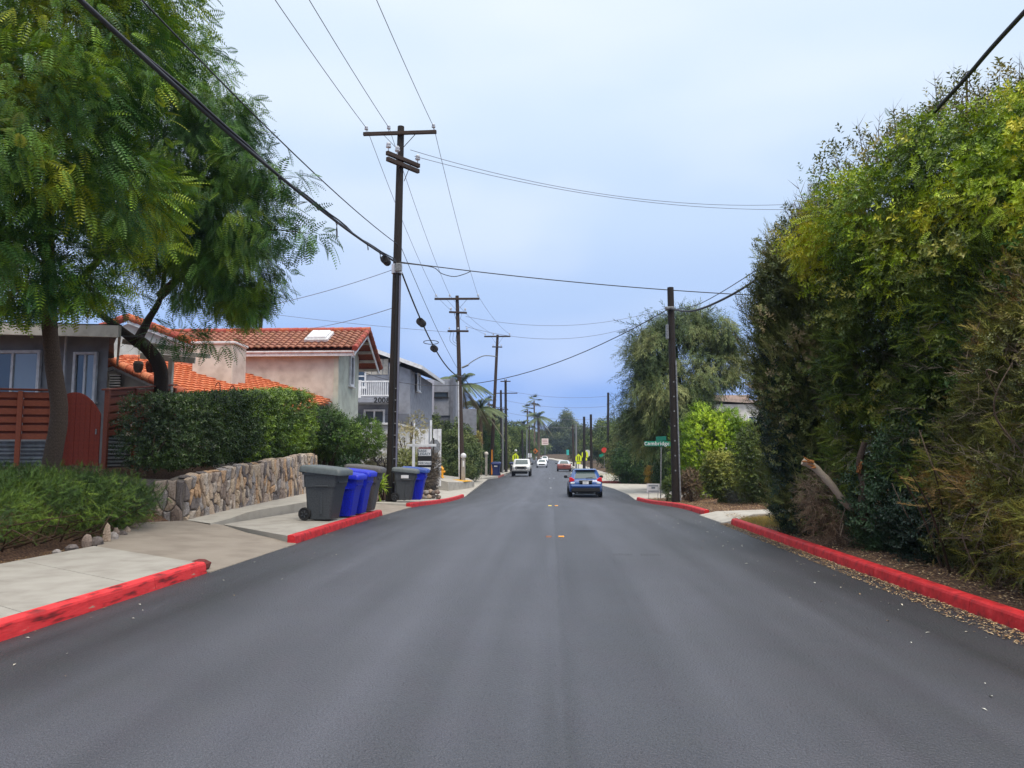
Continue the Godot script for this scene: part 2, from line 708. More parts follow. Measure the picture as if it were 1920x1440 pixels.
func gy(x: float, d: float) -> float:
	var y := ry(d) - 0.07
	if x < -4.7 + rx(d):
		var u := -(x - rx(d))
		if d > 40.5 and d < 66.0:
			return lerpf(ry(d) - 0.14, -0.26, clampf((u - 5.0) / 5.0, 0.0, 1.0)) if u < 10.0 else lerpf(-0.26, 1.42, clampf((u - 10.0) / 30.0, 0.0, 1.5))
		if d < 28.0:
			var t := smoothstep(7.5, 10.4, u)
			y = lerpf(y, lerpf(1.32, 1.45, smoothstep(10.0, 24.0, d)), t * smoothstep(29.0, 25.0, d))
			if d > 25.0:
				y = maxf(y, lerpf(0.0, 0.35, smoothstep(7.0, 9.5, u)))
		else:
			y += 0.7 * smoothstep(6.0, 14.0, u)
	elif x > 4.2 + rx(d):
		var w := x - rx(d)
		y += 0.17 * smoothstep(4.15, 4.5, w) + 0.35 * smoothstep(5.0, 9.0, w) + 0.6 * smoothstep(9.0, 25.0, w)
		if d > 37.0 and d < 62.0:
			y = lerpf(y, ry(d) - 0.2 if w < 7.0 else lerpf(ry(d) - 0.2, 0.3, clampf((w - 7.0) / 23.0, 0.0, 1.0)), smoothstep(37.0, 38.5, d) * smoothstep(62.0, 60.0, d))
	return y


# ---------------------------------------------------------------- sheets
func grid(us: Array, vs: Array, pos: Callable, col: Callable, m: Material) -> ArrayMesh:
	var nu := us.size()
	var nv := vs.size()
	var pv := PackedVector3Array()
	var pc := PackedColorArray()
	for j in nv:
		for i in nu:
			var p: Vector3 = pos.call(us[i], vs[j], i, j)
			pv.append(p)
			pc.append(col.call(p))
	var pn := PackedVector3Array()
	var idx := PackedInt32Array()
	for j in nv:
		for i in nu:
			var tu := pv[j * nu + mini(i + 1, nu - 1)] - pv[j * nu + maxi(i - 1, 0)]
			var tv := pv[mini(j + 1, nv - 1) * nu + i] - pv[maxi(j - 1, 0) * nu + i]
			var q := tu.cross(tv).normalized()
			pn.append(q if q.y >= 0 else -q)
	var up := (pv[1] - pv[0]).cross(pv[nu] - pv[0]).y > 0
	for j in nv - 1:
		for i in nu - 1:
			var a := j * nu + i
			for t in [[a, a + nu, a + 1], [a + 1, a + nu, a + nu + 1]]:
				idx.append(t[0])
				idx.append(t[1] if up else t[2])
				idx.append(t[2] if up else t[1])
	var arr := []
	arr.resize(Mesh.ARRAY_MAX)
	arr[Mesh.ARRAY_VERTEX] = pv
	arr[Mesh.ARRAY_NORMAL] = pn
	arr[Mesh.ARRAY_COLOR] = pc
	arr[Mesh.ARRAY_INDEX] = idx
	var am := ArrayMesh.new()
	am.add_surface_from_arrays(Mesh.PRIMITIVE_TRIANGLES, arr)
	am.surface_set_material(0, m)
	return am


# paving from corners [x, depth, height], with a skirt
func paving(pts: Array, thick := 0.12, bev := 0.012) -> Shape:
	var s := Shape.new()
	var flat := PackedVector2Array()
	var mid := Vector3.ZERO
	for p in pts:
		flat.append(Vector2(p[0], p[1]))
		mid += V(p[0], p[2], p[1]) / pts.size()
	var top := []
	for p in pts:
		var w := V(p[0], p[2], p[1])
		var inw := (mid - w)
		inw.y = 0
		top.append(w + inw.normalized() * bev)
	var tr := Geometry2D.triangulate_polygon(flat)
	for i in range(0, tr.size(), 3):
		s.otri(top[tr[i]], top[tr[i + 1]], top[tr[i + 2]], mid - Vector3(0, 50, 0))
	for i in pts.size():
		var j := (i + 1) % pts.size()
		var a := V(pts[i][0], pts[i][2] - bev, pts[i][1])
		var b := V(pts[j][0], pts[j][2] - bev, pts[j][1])
		s.oquad(top[i], top[j], b, a, mid - Vector3(0, 5, 0))
		s.oquad(a, b, b - Vector3(0, thick, 0), a - Vector3(0, thick, 0), mid - Vector3(0, 0.3, 0))
	return s


# a run of kerb stones along a road edge: side is the way from the road to the kerb
func kerb(label: String, edge: Callable, d0: float, d1: float, side: float, m: Material, step := 3.0, hgt := 0.15, drop_start := false) -> void:
	var root := Node3D.new()
	root.name = numbered(self, "kerb")
	add_child(root, true)
	root.set_meta("kind", "structure")
	root.set_meta("label", label)
	var d := d0
	var kn := 0
	while d < d1 - 0.05:
		var e := minf(d + step, d1)
		var s := Shape.new()
		var rings := []
		var nsub := maxi(2, int((e - d) / 0.75) + 1)
		for i in nsub:
			var q := lerpf(d + 0.004, e - 0.004, float(i) / (nsub - 1))
			var x: float = edge.call(q)
			var y := ry(q)
			var h := hgt
			var ring := []
			for p in [[-0.0, -0.12], [0.0, -0.02], [0.022, h - 0.035], [0.034, h - 0.012], [0.058, h], [0.15, h + 0.004], [0.158, h - 0.004], [0.16, -0.12]]:
				ring.append(V(x + side * (p[0] + 0.002 * sin(q * 7.0 + kn)), y + p[1], q))
			rings.append(ring)
		var m2: int = rings[0].size()
		for i in nsub - 1:
			for k in m2 - 1:
				var mid: Vector3 = V(edge.call(d) + side * 0.08, ry(d), lerpf(d, e, (i + 0.5) / (nsub - 1)))
				s.oquad(rings[i][k], rings[i][k + 1], rings[i + 1][k + 1], rings[i + 1][k], mid)
		for ei in [0, nsub - 1]:
			var flip := V(edge.call(d) + side * 0.08, ry(d), (d + e) * 0.5)
			for k in range(1, m2 - 1):
				s.otri(rings[ei][0], rings[ei][k], rings[ei][k + 1], flip)
		put("kerb_stone", s, m, root)
		d = e
		kn += 1


func rounded_stone(ctr: Vector3, r: Vector3, sd: int, m: Material, parent: Node3D, called: String) -> MeshInstance3D:
	var s := Shape.new()
	var f := FastNoiseLite.new()
	f.seed = sd
	f.frequency = 0.9
	var seg := 9
	var pts := []
	for i in 6:
		var row := []
		for k in seg:
			var th := PI * i / 5.0
			var ph := TAU * k / seg
			var dv := Vector3(sin(th) * cos(ph), cos(th), sin(th) * sin(ph))
			row.append(ctr + dv * r * (1.0 + 0.45 * f.get_noise_3dv(dv * 1.4 + ctr * 3.0)))
		pts.append(row)
	for i in 5:
		for k in seg:
			s.oquad(pts[i][k], pts[i][(k + 1) % seg], pts[i + 1][(k + 1) % seg], pts[i + 1][k], ctr)
	return put(called, s, m, parent)


func _ready() -> void:
	# camera
	var cam := Camera3D.new()
	cam.name = "camera"
	cam.fov = 53.13
	cam.near = 0.05
	cam.far = 6000.0
	cam.position = Vector3(0, 1.54, 0)
	cam.rotation_degrees = Vector3(5.553, 2.97, 0)
	add_child(cam)
	cam.current = true
	# sky: high even cloud, bluer towards the sea
	var sky_rows := [[-90.0, Color(0.25, 0.25, 0.25)], [-0.5, Color(0.342, 0.38, 0.437)], [0.0, Color(0.351, 0.432, 0.589)], [2.5, Color(0.261, 0.361, 0.584)], [5.0, Color(0.214, 0.328, 0.608)], [8.0, Color(0.271, 0.38, 0.617)], [12.0, Color(0.342, 0.442, 0.632)], [18.0, Color(0.404, 0.499, 0.646)], [26.0, Color(0.465, 0.551, 0.66)], [34.0, Color(0.522, 0.589, 0.67)], [60.0, Color(0.98, 1.0, 1.02)], [90.0, Color(1.22, 1.22, 1.22)]]
	var sky_img := Image.create(512, 256, false, Image.FORMAT_RGBF)
	var cloud := FastNoiseLite.new()
	cloud.seed = 7
	cloud.frequency = 1.6
	cloud.fractal_octaves = 5
	for py in 256:
		var el := 90.0 - (py + 0.5) / 256.0 * 180.0
		var base := Color.BLACK
		for i in sky_rows.size() - 1:
			if el >= sky_rows[i][0] and el <= sky_rows[i + 1][0]:
				base = (sky_rows[i][1] as Color).lerp(sky_rows[i + 1][1], smoothstep(0.0, 1.0, (el - sky_rows[i][0]) / (sky_rows[i + 1][0] - sky_rows[i][0])))
		for px in 512:
			var az := (px + 0.5) / 512.0 * TAU
			var dv := Vector3(cos(deg_to_rad(el)) * cos(az), sin(deg_to_rad(el)) * 4.0, cos(deg_to_rad(el)) * sin(az))
			var w := cloud.get_noise_3dv(dv * 1.2)
			var c := base
			if el > 0.0:
				c = base.lerp(Color(0.64, 0.67, 0.72), clampf(w * 0.5, -0.10, 0.20) * (1.0 - smoothstep(30.0, 60.0, el)))
			sky_img.set_pixel(px, py, c)
	var pano := PanoramaSkyMaterial.new()
	pano.panorama = ImageTexture.create_from_image(sky_img)
	var sky := Sky.new()
	sky.sky_material = pano
	var env := Environment.new()
	env.background_mode = Environment.BG_SKY
	env.sky = sky
	env.tonemap_mode = Environment.TONE_MAPPER_LINEAR
	env.tonemap_exposure = 1.6
	env.sdfgi_enabled = true
	env.ssao_enabled = true
	env.ssil_enabled = true
	env.fog_enabled = true
	env.fog_density = 0.0003
	env.fog_light_color = Color(0.74, 0.82, 0.95)
	var we := WorldEnvironment.new()
	we.name = "world_environment"
	we.environment = env
	add_child(we)
	# sun behind high cloud
	var sun := DirectionalLight3D.new()
	sun.name = "sun"
	sun.light_energy = 0.5
	sun.light_color = Color(1.0, 0.96, 0.90)
	sun.light_angular_distance = 25.0
	sun.shadow_enabled = true
	sun.rotation_degrees = Vector3(-62, 28, 0)
	add_child(sun)

	make_materials()
	make_land()
	make_left_bank()
	make_houses()
	make_right_bank()
	make_poles_and_cables()
	make_far()
	make_vehicles()
	make_street_things()


func make_materials() -> void:
	var fine := noise_tex(0.03, [], 3, 512, 5)
	var grit := noise_tex(0.11, [], 8, 512, 3)
	var speck := noise_tex(0.16, [[0.0, Color(0.35, 0.35, 0.37)], [0.40, Color(0.66, 0.66, 0.68)], [0.6, Color(0.86, 0.86, 0.86)], [0.7, Color(1, 1, 1)], [1.0, Color(1, 1, 1)]], 11, 1024, 3)
	var mottle := noise_tex(0.006, [[0.0, Color(0.85, 0.84, 0.83)], [0.4, Color(0.93, 0.925, 0.92)], [0.6, Color(0.96, 0.96, 0.955)], [1.0, Color(1, 1, 1)]], 5, 1024, 8)
	var streaky := noise_tex(0.02, [[0.0, Color(0.62, 0.6, 0.58)], [0.5, Color(0.88, 0.87, 0.86)], [1.0, Color(1, 1, 1)]], 15, 512, 6)
	var asph := mat("asphalt", Color(1, 1, 1), 0.55, speck, 1.5, grit, 1.0, 0.6)
	asph.vertex_color_use_as_albedo = true
	asph.uv1_scale = Vector3.ONE / 1.5
	mat("concrete", rgb(166, 161, 153), 0.9, mottle, 3.7, fine, 0.12)
	mat("concrete_brown", rgb(148, 138, 127), 0.9, mottle, 5.3, fine, 0.2)
	mat("concrete_pale", rgb(182, 177, 168), 0.9, mottle, 3.9, fine, 0.12)
	var paint := noise_tex(0.012, [[0.0, Color(0.32, 0.08, 0.08)], [0.2, Color(0.56, 0.09, 0.10)], [0.36, Color(0.71, 0.09, 0.11)], [0.7, Color(0.79, 0.12, 0.14)], [1.0, Color(0.86, 0.26, 0.26)]], 21, 512, 7)
	var worn := noise_tex(0.008, [[0.0, Color(0.26, 0.08, 0.09)], [0.17, Color(0.5, 0.10, 0.11)], [0.29, Color(0.76, 0.14, 0.16)], [0.36, Color(0.85, 0.18, 0.20)], [0.76, Color(0.90, 0.24, 0.25)], [0.80, Color(0.88, 0.26, 0.26)], [0.82, Color(0.72, 0.60, 0.52)], [1.0, Color(0.78, 0.68, 0.58)]], 33, 512, 7)
	mat("red_paint", Color(1, 1, 1), 0.65, paint, 1.3, fine, 0.4)
	mat("worn_red_paint", Color(1, 1, 1), 0.7, worn, 0.9, fine, 0.6)
	mats["worn_red_paint"].uv1_scale = Vector3(1.1, 2.6, 0.45)
	mat("faded_red", rgb(168, 96, 92), 0.8, mottle, 1.0)
	var soil := noise_tex(0.03, [[0.0, Color(0.20, 0.14, 0.11)], [0.45, Color(0.36, 0.26, 0.20)], [0.65, Color(0.50, 0.38, 0.29)], [1.0, Color(0.66, 0.53, 0.42)]], 41, 1024, 6)
	mat("soil", Color(1, 1, 1), 0.95, soil, 1.6, grit, 1.0)
	mat("mortar", rgb(120, 112, 104), 0.95, mottle, 0.6, fine, 0.7)
	var bark := noise_tex(0.03, [[0.0, Color(0.30, 0.26, 0.23)], [0.5, Color(0.62, 0.58, 0.54)], [1.0, Color(0.85, 0.81, 0.77)]], 51, 512, 5)
	for q in [["bark_grey", rgb(150, 132, 118)], ["bark_dark", rgb(108, 94, 84)], ["bark_brown", rgb(118, 96, 76)], ["bark_pale", rgb(186, 170, 152)]]:
		var b := mat(q[0], q[1], 0.95, bark, 0.4, grit, 1.3)
		b.uv1_scale = Vector3(7, 1.3, 7)
	var creo := mat("pole_wood", rgb(66, 58, 54), 0.85, bark, 0.5, grit, 0.5)
	creo.uv1_scale = Vector3(9, 0.6, 9)
	var creo2 := mat("pole_wood_brown", rgb(104, 88, 80), 0.85, bark, 0.5, grit, 0.4)
	creo2.uv1_scale = Vector3(9, 0.6, 9)
	mat("limb_pale", rgb(196, 178, 156), 0.9, mottle, 0.15, grit, 0.8)
	mat("pole_black", rgb(44, 40, 40), 0.8, streaky, 1.0)
	mat("cable", rgb(44, 42, 46), 0.55)
	mat("wire", rgb(112, 112, 128), 0.5)
	mat("porcelain", rgb(205, 208, 215), 0.25)
	mat("steel", rgb(150, 154, 158), 0.45, streaky, 1.0)
	mat("white_paint", rgb(232, 233, 236), 0.55, mottle, 2.0)
	mat("cream_paint", rgb(214, 206, 192), 0.7, mottle, 2.0)
	mat("stucco_grey", rgb(150, 152, 156), 0.95, mottle, 3.2, grit, 0.12)
	mat("stucco_slate", rgb(152, 155, 165), 0.95, mottle, 3.5, grit, 0.1)
	mat("stucco_dark", rgb(114, 117, 127), 0.95, mottle, 3.5, grit, 0.1)
	mat("stucco_beige", rgb(212, 208, 198), 0.95, mottle, 3.8, grit, 0.1)
	mat("stucco_white", rgb(224, 221, 214), 0.95, mottle, 3.8, grit, 0.1)
	mat("stucco_green", rgb(203, 207, 192), 0.95, mottle, 3.8, grit, 0.1)
	mat("shingle", rgb(92, 90, 94), 0.95, streaky, 0.7, grit, 0.8)
	for q in [["tile_orange", rgb(226, 128, 88)], ["tile_orange_pale", rgb(232, 144, 104)], ["tile_orange_deep", rgb(210, 112, 78)], ["tile_brown", rgb(168, 92, 70)], ["tile_brown_dark", rgb(146, 80, 64)], ["tile_red", rgb(198, 98, 84)]]:
		mat(q[0], q[1], 0.85, streaky, 0.9, fine, 0.3)
	var grain := noise_tex(0.02, [[0.0, Color(0.7, 0.7, 0.7)], [0.5, Color(0.9, 0.9, 0.9)], [1.0, Color(1, 1, 1)]], 61, 512, 5)
	for q in [["fence_red", rgb(184, 98, 66)], ["fence_red_dark", rgb(142, 72, 50)], ["gate_red", rgb(150, 54, 30)]]:
		var fm := mat(q[0], q[1], 0.75, grain, 0.6, fine, 0.3)
		fm.uv1_scale = Vector3(1.2, 9, 1.2) if q[0] != "gate_red" else Vector3(8, 1.2, 8)
	mat("corrugated", rgb(132, 138, 144), 0.5, streaky, 1.5)
	mat("glass", rgb(60, 70, 80), 0.05, null, 1.0, null, 0.0, 0.9)
	mat("glass_bright", rgb(74, 82, 86), 0.05, null, 1.0, null, 0.0, 0.9)
	mat("glass_pale", rgb(140, 150, 156), 0.05, null, 1.0, null, 0.0, 0.9)
	mat("dark", rgb(30, 30, 32), 0.8)
	mat("bin_grey", rgb(70, 75, 80), 0.55, grain, 0.5, fine, 0.15)
	mat("bin_grey_lid", rgb(96, 104, 106), 0.5, mottle, 0.8)
	mat("bin_brown_grey", rgb(98, 94, 92), 0.55, grain, 0.5)
	mat("bin_blue", rgb(14, 42, 216), 0.45, grain, 0.5)
	mat("bin_blue_dull", rgb(50, 84, 168), 0.45, grain, 0.5)
	mat("bin_navy", rgb(36, 52, 112), 0.5, grain, 0.5)
	mat("rubber", rgb(28, 28, 30), 0.85)
	for i in 8:
		var c: Color = [rgb(204, 184, 164), rgb(156, 140, 130), rgb(212, 192, 168), rgb(176, 170, 168), rgb(196, 178, 164), rgb(212, 200, 188), rgb(128, 120, 118), rgb(214, 178, 142)][i]
		mat("stone_%d" % i, c, 0.9, streaky, 0.35 + 0.04 * i, grit, 1.0)


func make_land() -> void:
	# the ground, one sheet out to the horizon
	var xs := [-3000, -1200, -500, -250, -140, -90, -60, -45, -35, -28, -23, -19, -16, -14, -12.5, -11.5, -10.75, -10, -9.4, -8.8, -8.2, -7.6, -7.2, -6.8, -6.2, -5.6, -5.1, -4.7, -3, 0, 3, 4.3, 4.45, 4.6, 4.9, 5.3, 5.8, 6.4, 7.2, 8.2, 9.5, 11, 13, 16, 20, 26, 34, 45, 60, 90, 140, 250, 500, 1200, 3000]
	var ds := [-3000, -900, -300, -120, -60, -35, -22, -15, -10]
	for i in 140:
		ds.append(-6.0 + i * 0.5)
	for i in 60:
		ds.append(66.0 + i * 4.5)
	ds.append_array([360, 450, 600, 900, 1500, 3000, 5000])
	var wave := FastNoiseLite.new()
	wave.frequency = 0.9
	wave.fractal_octaves = 4
	var gm := mat("soil", Color.WHITE)
	gm.vertex_color_use_as_albedo = true
	var ground := put_mesh("ground", grid(xs, ds, func(x, d, _i, _j):
		var y := gy(x, d)
		if x > 4.4 or x < -7.4:
			y += wave.get_noise_2d(x, d) * 0.05
		return V(x, y, d), func(p):
		var g := smoothstep(60.0, 120.0, -p.z) * 0.6
		return Color(0.85, 0.85, 0.85).lerp(Color(0.35, 0.45, 0.2), g), gm), null, self)
	ground.set_meta("kind", "structure")
	ground.set_meta("label", "brown bare soil under the hedges and beyond the road")

	# asphalt
	var big := FastNoiseLite.new()
	big.seed = 4
	big.frequency = 1.0
	big.fractal_octaves = 3
	var cols := []
	for i in 25:
		cols.append([0, i / 25.0])
	for o in [-0.35, -0.22, -0.1, -0.035, -0.012, 0.012, 0.035, 0.12, 0.3]:
		cols.append([1, o])
	for i in 22:
		cols.append([2, (i + 1) / 22.0])
	var rd := []
	var dd := -8.0
	while dd < 330.0:
		rd.append(dd)
		dd += 0.22 if dd < 22.0 else (0.6 if dd < 60.0 else (2.0 if dd < 150.0 else 4.0))
	var seam := func(d: float) -> float:
		return 0.09 + rx(d) - d * 0.0012 + 0.006 * sin(d * 0.7) + 0.007 * sin(d * 6.7)
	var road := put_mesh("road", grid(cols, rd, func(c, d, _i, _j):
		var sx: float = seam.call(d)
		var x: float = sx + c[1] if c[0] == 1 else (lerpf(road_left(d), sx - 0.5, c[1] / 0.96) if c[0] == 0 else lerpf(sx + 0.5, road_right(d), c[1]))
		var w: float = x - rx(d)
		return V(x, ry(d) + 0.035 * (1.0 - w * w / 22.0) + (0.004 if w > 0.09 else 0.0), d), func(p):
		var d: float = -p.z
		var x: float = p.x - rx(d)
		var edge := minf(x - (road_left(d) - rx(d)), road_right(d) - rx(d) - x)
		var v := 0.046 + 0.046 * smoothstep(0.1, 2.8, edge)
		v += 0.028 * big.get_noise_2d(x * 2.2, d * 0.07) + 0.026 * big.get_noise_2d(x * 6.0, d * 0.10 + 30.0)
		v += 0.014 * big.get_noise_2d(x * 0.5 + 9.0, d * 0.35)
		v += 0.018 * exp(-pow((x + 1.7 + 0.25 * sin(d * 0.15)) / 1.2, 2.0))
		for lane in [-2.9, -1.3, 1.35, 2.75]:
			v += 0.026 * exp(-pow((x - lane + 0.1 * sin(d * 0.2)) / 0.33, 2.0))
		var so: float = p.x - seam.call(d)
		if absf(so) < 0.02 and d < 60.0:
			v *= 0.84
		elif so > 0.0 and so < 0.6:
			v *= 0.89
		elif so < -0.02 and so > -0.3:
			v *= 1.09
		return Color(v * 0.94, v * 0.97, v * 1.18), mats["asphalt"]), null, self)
	road.set_meta("kind", "structure")
	road.set_meta("label", "freshly laid dark grey asphalt road with a centre seam")

	var sc := Shape.new()
	rng.seed = 90
	for i in 14:
		var cx := 0.95 + 0.045 * i + (0.12 if i > 6 else 0.0)
		var cd := 12.25 + rng.randf_range(-0.05, 0.05)
		var cy := ry(cd) + 0.035 * (1.0 - cx * cx / 22.0) + 0.004
		sc.oquad(V(cx, cy, cd), V(cx + 0.018, cy, cd), V(cx + 0.03, cy, cd + rng.randf_range(0.15, 0.34)), V(cx + 0.012, cy, cd + rng.randf_range(0.15, 0.34)), V(cx, -9, cd))
	struct("tyre_marks", sc, mat("scuff", lin(0.05, 0.052, 0.058), 0.7), "short dark scuff marks in the lane by the wild hedge")
	# kerbs
	kerb("worn red kerb in front of the grey house, its paint chipped", road_left, -6.0, 10.35, -1.0, mats["worn_red_paint"], 3.0)
	kerb("short red kerb beside the row of four bins", road_left, 13.95, 21.2, -1.0, mats["red_paint"], 3.6)
	kerb("red kerb between the pole and the side street", road_left, 25.4, 41.0, -1.0, mats["red_paint"], 3.5)
	kerb("long red kerb below the tall wild hedge", road_right, -8.0, 18.4, 1.0, mats["red_paint"], 2.3)
	kerb("red kerb at the foot of the slender pole on the hedge side", road_right, 21.6, 37.5, 1.0, mats["red_paint"], 2.7)
	kerb("faded red kerb round the far corner with the blue bin", road_left, 71.6, 80.0, -1.0, mats["faded_red"], 4.0)
	kerb("faded red kerb beyond the side street on the hedge side", road_right, 61.0, 74.0, 1.0, mats["faded_red"], 4.0)
	kerb("grey far kerb running up to the bend on the hedge side", road_right, 74.0, 320.0, 1.0, mats["concrete"], 12.0)
	kerb("grey far kerb running up to the bend on the bin side", road_left, 86.0, 320.0, -1.0, mats["concrete"], 12.0)

	var rk := Shape.new()
	for i in 4:
		var a := V(3.62 + i * 0.95, ry(61.0) + 0.08, 61.1 - i * 0.18)
		rk.beam(a, a + Vector3(0.93, 0.01, 0.17), 0.17, 0.2, 0.03)
	struct("kerb", rk, mats["faded_red"], "faded red kerb turning into the hedge side street")
	# pavement on the house side: slabs with open joints
	var pave := Node3D.new()
	pave.name = "pavement"
	add_child(pave)
	pave.set_meta("kind", "structure")
	pave.set_meta("label", "grey concrete slabs between the worn red kerb and the low shrub")
	var e0 := -6.0
	for i in 10:
		var a := -5.05 + i * 1.71 - 1.71
		var b := a + 1.7
		if b > 10.4:
			break
		for half in 1:
			put("slab", paving([[-4.822, a, 0.15], [-4.822, b, 0.15], [-7.15, b + 1.5, 0.185], [-7.15, a + 1.5, 0.185]], 0.2, 0.008), mats["concrete"], pave)
	# drive with its worn apron
	struct("driveway", paving([[-4.64, 10.39, 0.012], [-4.64, 13.93, 0.012], [-6.0, 15.0, 0.10], [-6.9, 16.0, 0.155], [-7.9, 16.62, 0.2], [-8.5, 15.3, 0.25], [-7.75, 13.1, 0.19], [-7.2, 11.95, 0.15], [-6.0, 11.15, 0.085]], 0.2), mats["concrete_brown"], "stained concrete drive sloping to the road before the stone wall")
	var walk := Node3D.new()
	walk.name = numbered(self, "pavement")
	walk.name = "pavement_001"
	used[[self, "pavement"]] = 1
	add_child(walk)
	walk.set_meta("kind", "structure")
	walk.set_meta("label", "concrete pavement carrying the row of four bins")
	for i in 4:
		var t0 := i / 4.0
		var t1 := (i + 1) / 4.0
		put("slab", paving([[-4.822, lerpf(13.98, 21.18, t0) + 0.005, 0.14], [-4.822, lerpf(13.98, 21.18, t1), 0.14], [lerpf(-6.9, -6.38, t1), lerpf(16.0, 21.25, t1), 0.17], [lerpf(-6.9, -6.38, t0), lerpf(16.0, 21.25, t0) + 0.005, 0.17]], 0.2, 0.006), mats["concrete"], walk)
	# raised walk along the wall
	var rs := Shape.new()
	var prev := []
	for i in 13:
		var t := i / 12.0
		var ox := lerpf(-6.92, -6.4, t) - 0.25 * pow(1.0 - t, 6.0)
		var od := lerpf(15.98, 23.6, t)
		var lift := 0.02 + 0.15 * smoothstep(0.0, 0.22, t) + 0.06 * t
		var top_o := V(ox, 0.165 + lift + 0.02 * t, od)
		var low_o := V(ox + 0.012, 0.1, od)
		var top_i := V(lerpf(-8.05, -7.45, t), lerpf(0.21, 0.50, t) + lift * 0.1, lerpf(16.62, 24.2, t))
		if i > 0:
			rs.oquad(prev[0], top_o, top_i, prev[2], Vector3(-7, -50, -20))
			rs.oquad(prev[0], top_o, low_o, prev[1], Vector3(-9, 0.1, -20))
		prev = [top_o, low_o, top_i]
	struct("footway", rs, mats["concrete_pale"], "raised concrete footway with a low step along the stone wall")
	struct("driveway", paving([[-4.64, 21.22, 0.0], [-4.64, 25.38, -0.04], [-6.5, 25.9, 0.08], [-6.4, 24.2, 0.16], [-6.3, 21.35, 0.13]], 0.2), mats["concrete_brown"], "short concrete drive between the bins and the big dark pole")
	struct("planting_bed", paving([[-6.42, 23.7, 0.2], [-6.45, 25.9, 0.12], [-6.5, 34.0, -0.1], [-9.5, 36.0, 0.3], [-9.5, 26.0, 0.5], [-7.6, 24.2, 0.45]], 0.3), mats["soil"], "bare soil bed under the dry shrubs past the stone wall")
	var w3 := Node3D.new()
	w3.name = "pavement_002"
	used[[self, "pavement"]] = 2
	add_child(w3)
	w3.set_meta("kind", "structure")
	w3.set_meta("label", "pale concrete pavement at the foot of the big dark pole")
	for i in 6:
		var a := 25.45 + i * 2.55
		var b := a + 2.54
		put("slab", paving([[-4.822, a, ry(a) + 0.14], [-4.822, b, ry(b) + 0.14], [-6.5, b, ry(b) + 0.17], [-6.5, a, ry(a) + 0.17]], 0.2, 0.006), mats["concrete_pale"], w3)
	# side street running off behind the bins
	struct("side_road", paving([[-4.66, 41.05, ry(41.0) + 0.015], [-5.0, 48.0, ry(48.0) + 0.02], [-5.4, 58.0, ry(58.0) + 0.02], [-5.7, 68.5, ry(68.5) + 0.02], [-9.0, 64.0, -0.15], [-40.0, 62.0, 1.6], [-40.0, 44.0, 1.6], [-10.0, 43.0, -0.1], [-6.6, 41.2, ry(41.0) + 0.1]], 0.3), mats["concrete_pale"], "pale concrete mouth of the side street by the hydrant")
	struct("pavement_corner", paving([[-5.72, 69.0, ry(69.0) + 0.16], [-5.0, 71.6, ry(71.6) + 0.15], [-5.1, 86.0, ry(86.0) + 0.15], [-7.2, 86.0, ry(86.0) + 0.18], [-7.2, 68.0, ry(68.0) + 0.2], [-6.4, 66.0, ry(66.0) + 0.16]], 0.3), mats["concrete_pale"], "pale pavement corner under the blue bin")
	# raised pavement across the side street mouth with the hydrant
	struct("pavement_island", paving([[-5.75, 49.0, 0.05], [-5.35, 53.0, 0.0], [-6.2, 57.0, 0.1], [-8.8, 56.0, 0.45], [-8.6, 50.0, 0.45], [-7.0, 46.5, 0.3], [-6.2, 46.0, 0.16]], 0.6), mats["concrete_pale"], "raised concrete corner carrying the yellow hydrant")
	struct("warning_pad", paving([[-5.62, 49.6, 0.085], [-5.42, 52.6, 0.035], [-6.25, 52.8, 0.14], [-6.45, 49.8, 0.19]], 0.02), mat("pad_yellow", rgb(226, 168, 40), 0.8), "yellow tactile pad at the kerb ramp by the hydrant")
	# the hedge side
	struct("path", paving([[4.02, 18.7, 0.03], [4.0, 21.4, 0.02], [4.4, 21.2, 0.13], [9.5, 21.6, 0.3], [9.5, 20.0, 0.3], [5.0, 19.6, 0.17], [4.45, 18.75, 0.12]], 0.2), mats["concrete_pale"], "concrete path crossing the verge before the slender pole")
	struct("side_road", paving([[road_right(38.0) - 0.02, 38.0, ry(38.0) + 0.012], [road_right(44.0) - 0.02, 44.0, ry(44.0) + 0.015], [road_right(52.0) - 0.02, 52.0, ry(52.0) + 0.015], [road_right(60.5), 60.5, ry(60.5) + 0.02], [7.5, 57.0, ry(57.0) + 0.1], [30.0, 56.0, 0.5], [30.0, 42.0, 0.5], [7.0, 40.5, ry(40.5) + 0.08]], 0.3), mats["concrete_pale"], "pale concrete mouth of the side street behind the yard sign")
	struct("pavement_far", grid_strip(3.45, 6.4, 61.0, 320.0, 0.16), mats["concrete_pale"], "pale pavement running up to the bend on the hedge side")
	struct("pavement_near", grid_strip(-6.4, -4.9, 86.0, 320.0, 0.16), mats["concrete_pale"], "pale pavement running up to the bend on the bin side")
	# dry grass patch between kerb and hedge
	var straw := leaf_mat("straw", 0.8, 0.3)
	strew("grass", "blade", straw, 2600, 0.05, 0.12, [Color(0.50, 0.34, 0.08), Color(0.55, 0.42, 0.14), Color(0.30, 0.30, 0.08), Color(0.42, 0.30, 0.10)], func(r):
		var x: float = r.randf_range(4.32, 5.9)
		var d: float = r.randf_range(16.6, 18.5 + (x - 4.3) * 0.7)
		return V(x, gy(x, d) + 0.01, d), 71, "dry yellow grass patch behind the red kerb", false)
	strew("lawn_grass", "blade", leaf_mat("lawn", 0.8, 0.3), 3500, 0.08, 0.2, [Color(0.16, 0.22, 0.05), Color(0.26, 0.28, 0.08), Color(0.34, 0.28, 0.10)], func(r):
		var x: float = r.randf_range(4.4, 16.0)
		var d: float = r.randf_range(61.5, 80.0)
		return V(x, gy(x, d) + 0.02, d), 72, "thin green lawn beyond the far red kerb", false)
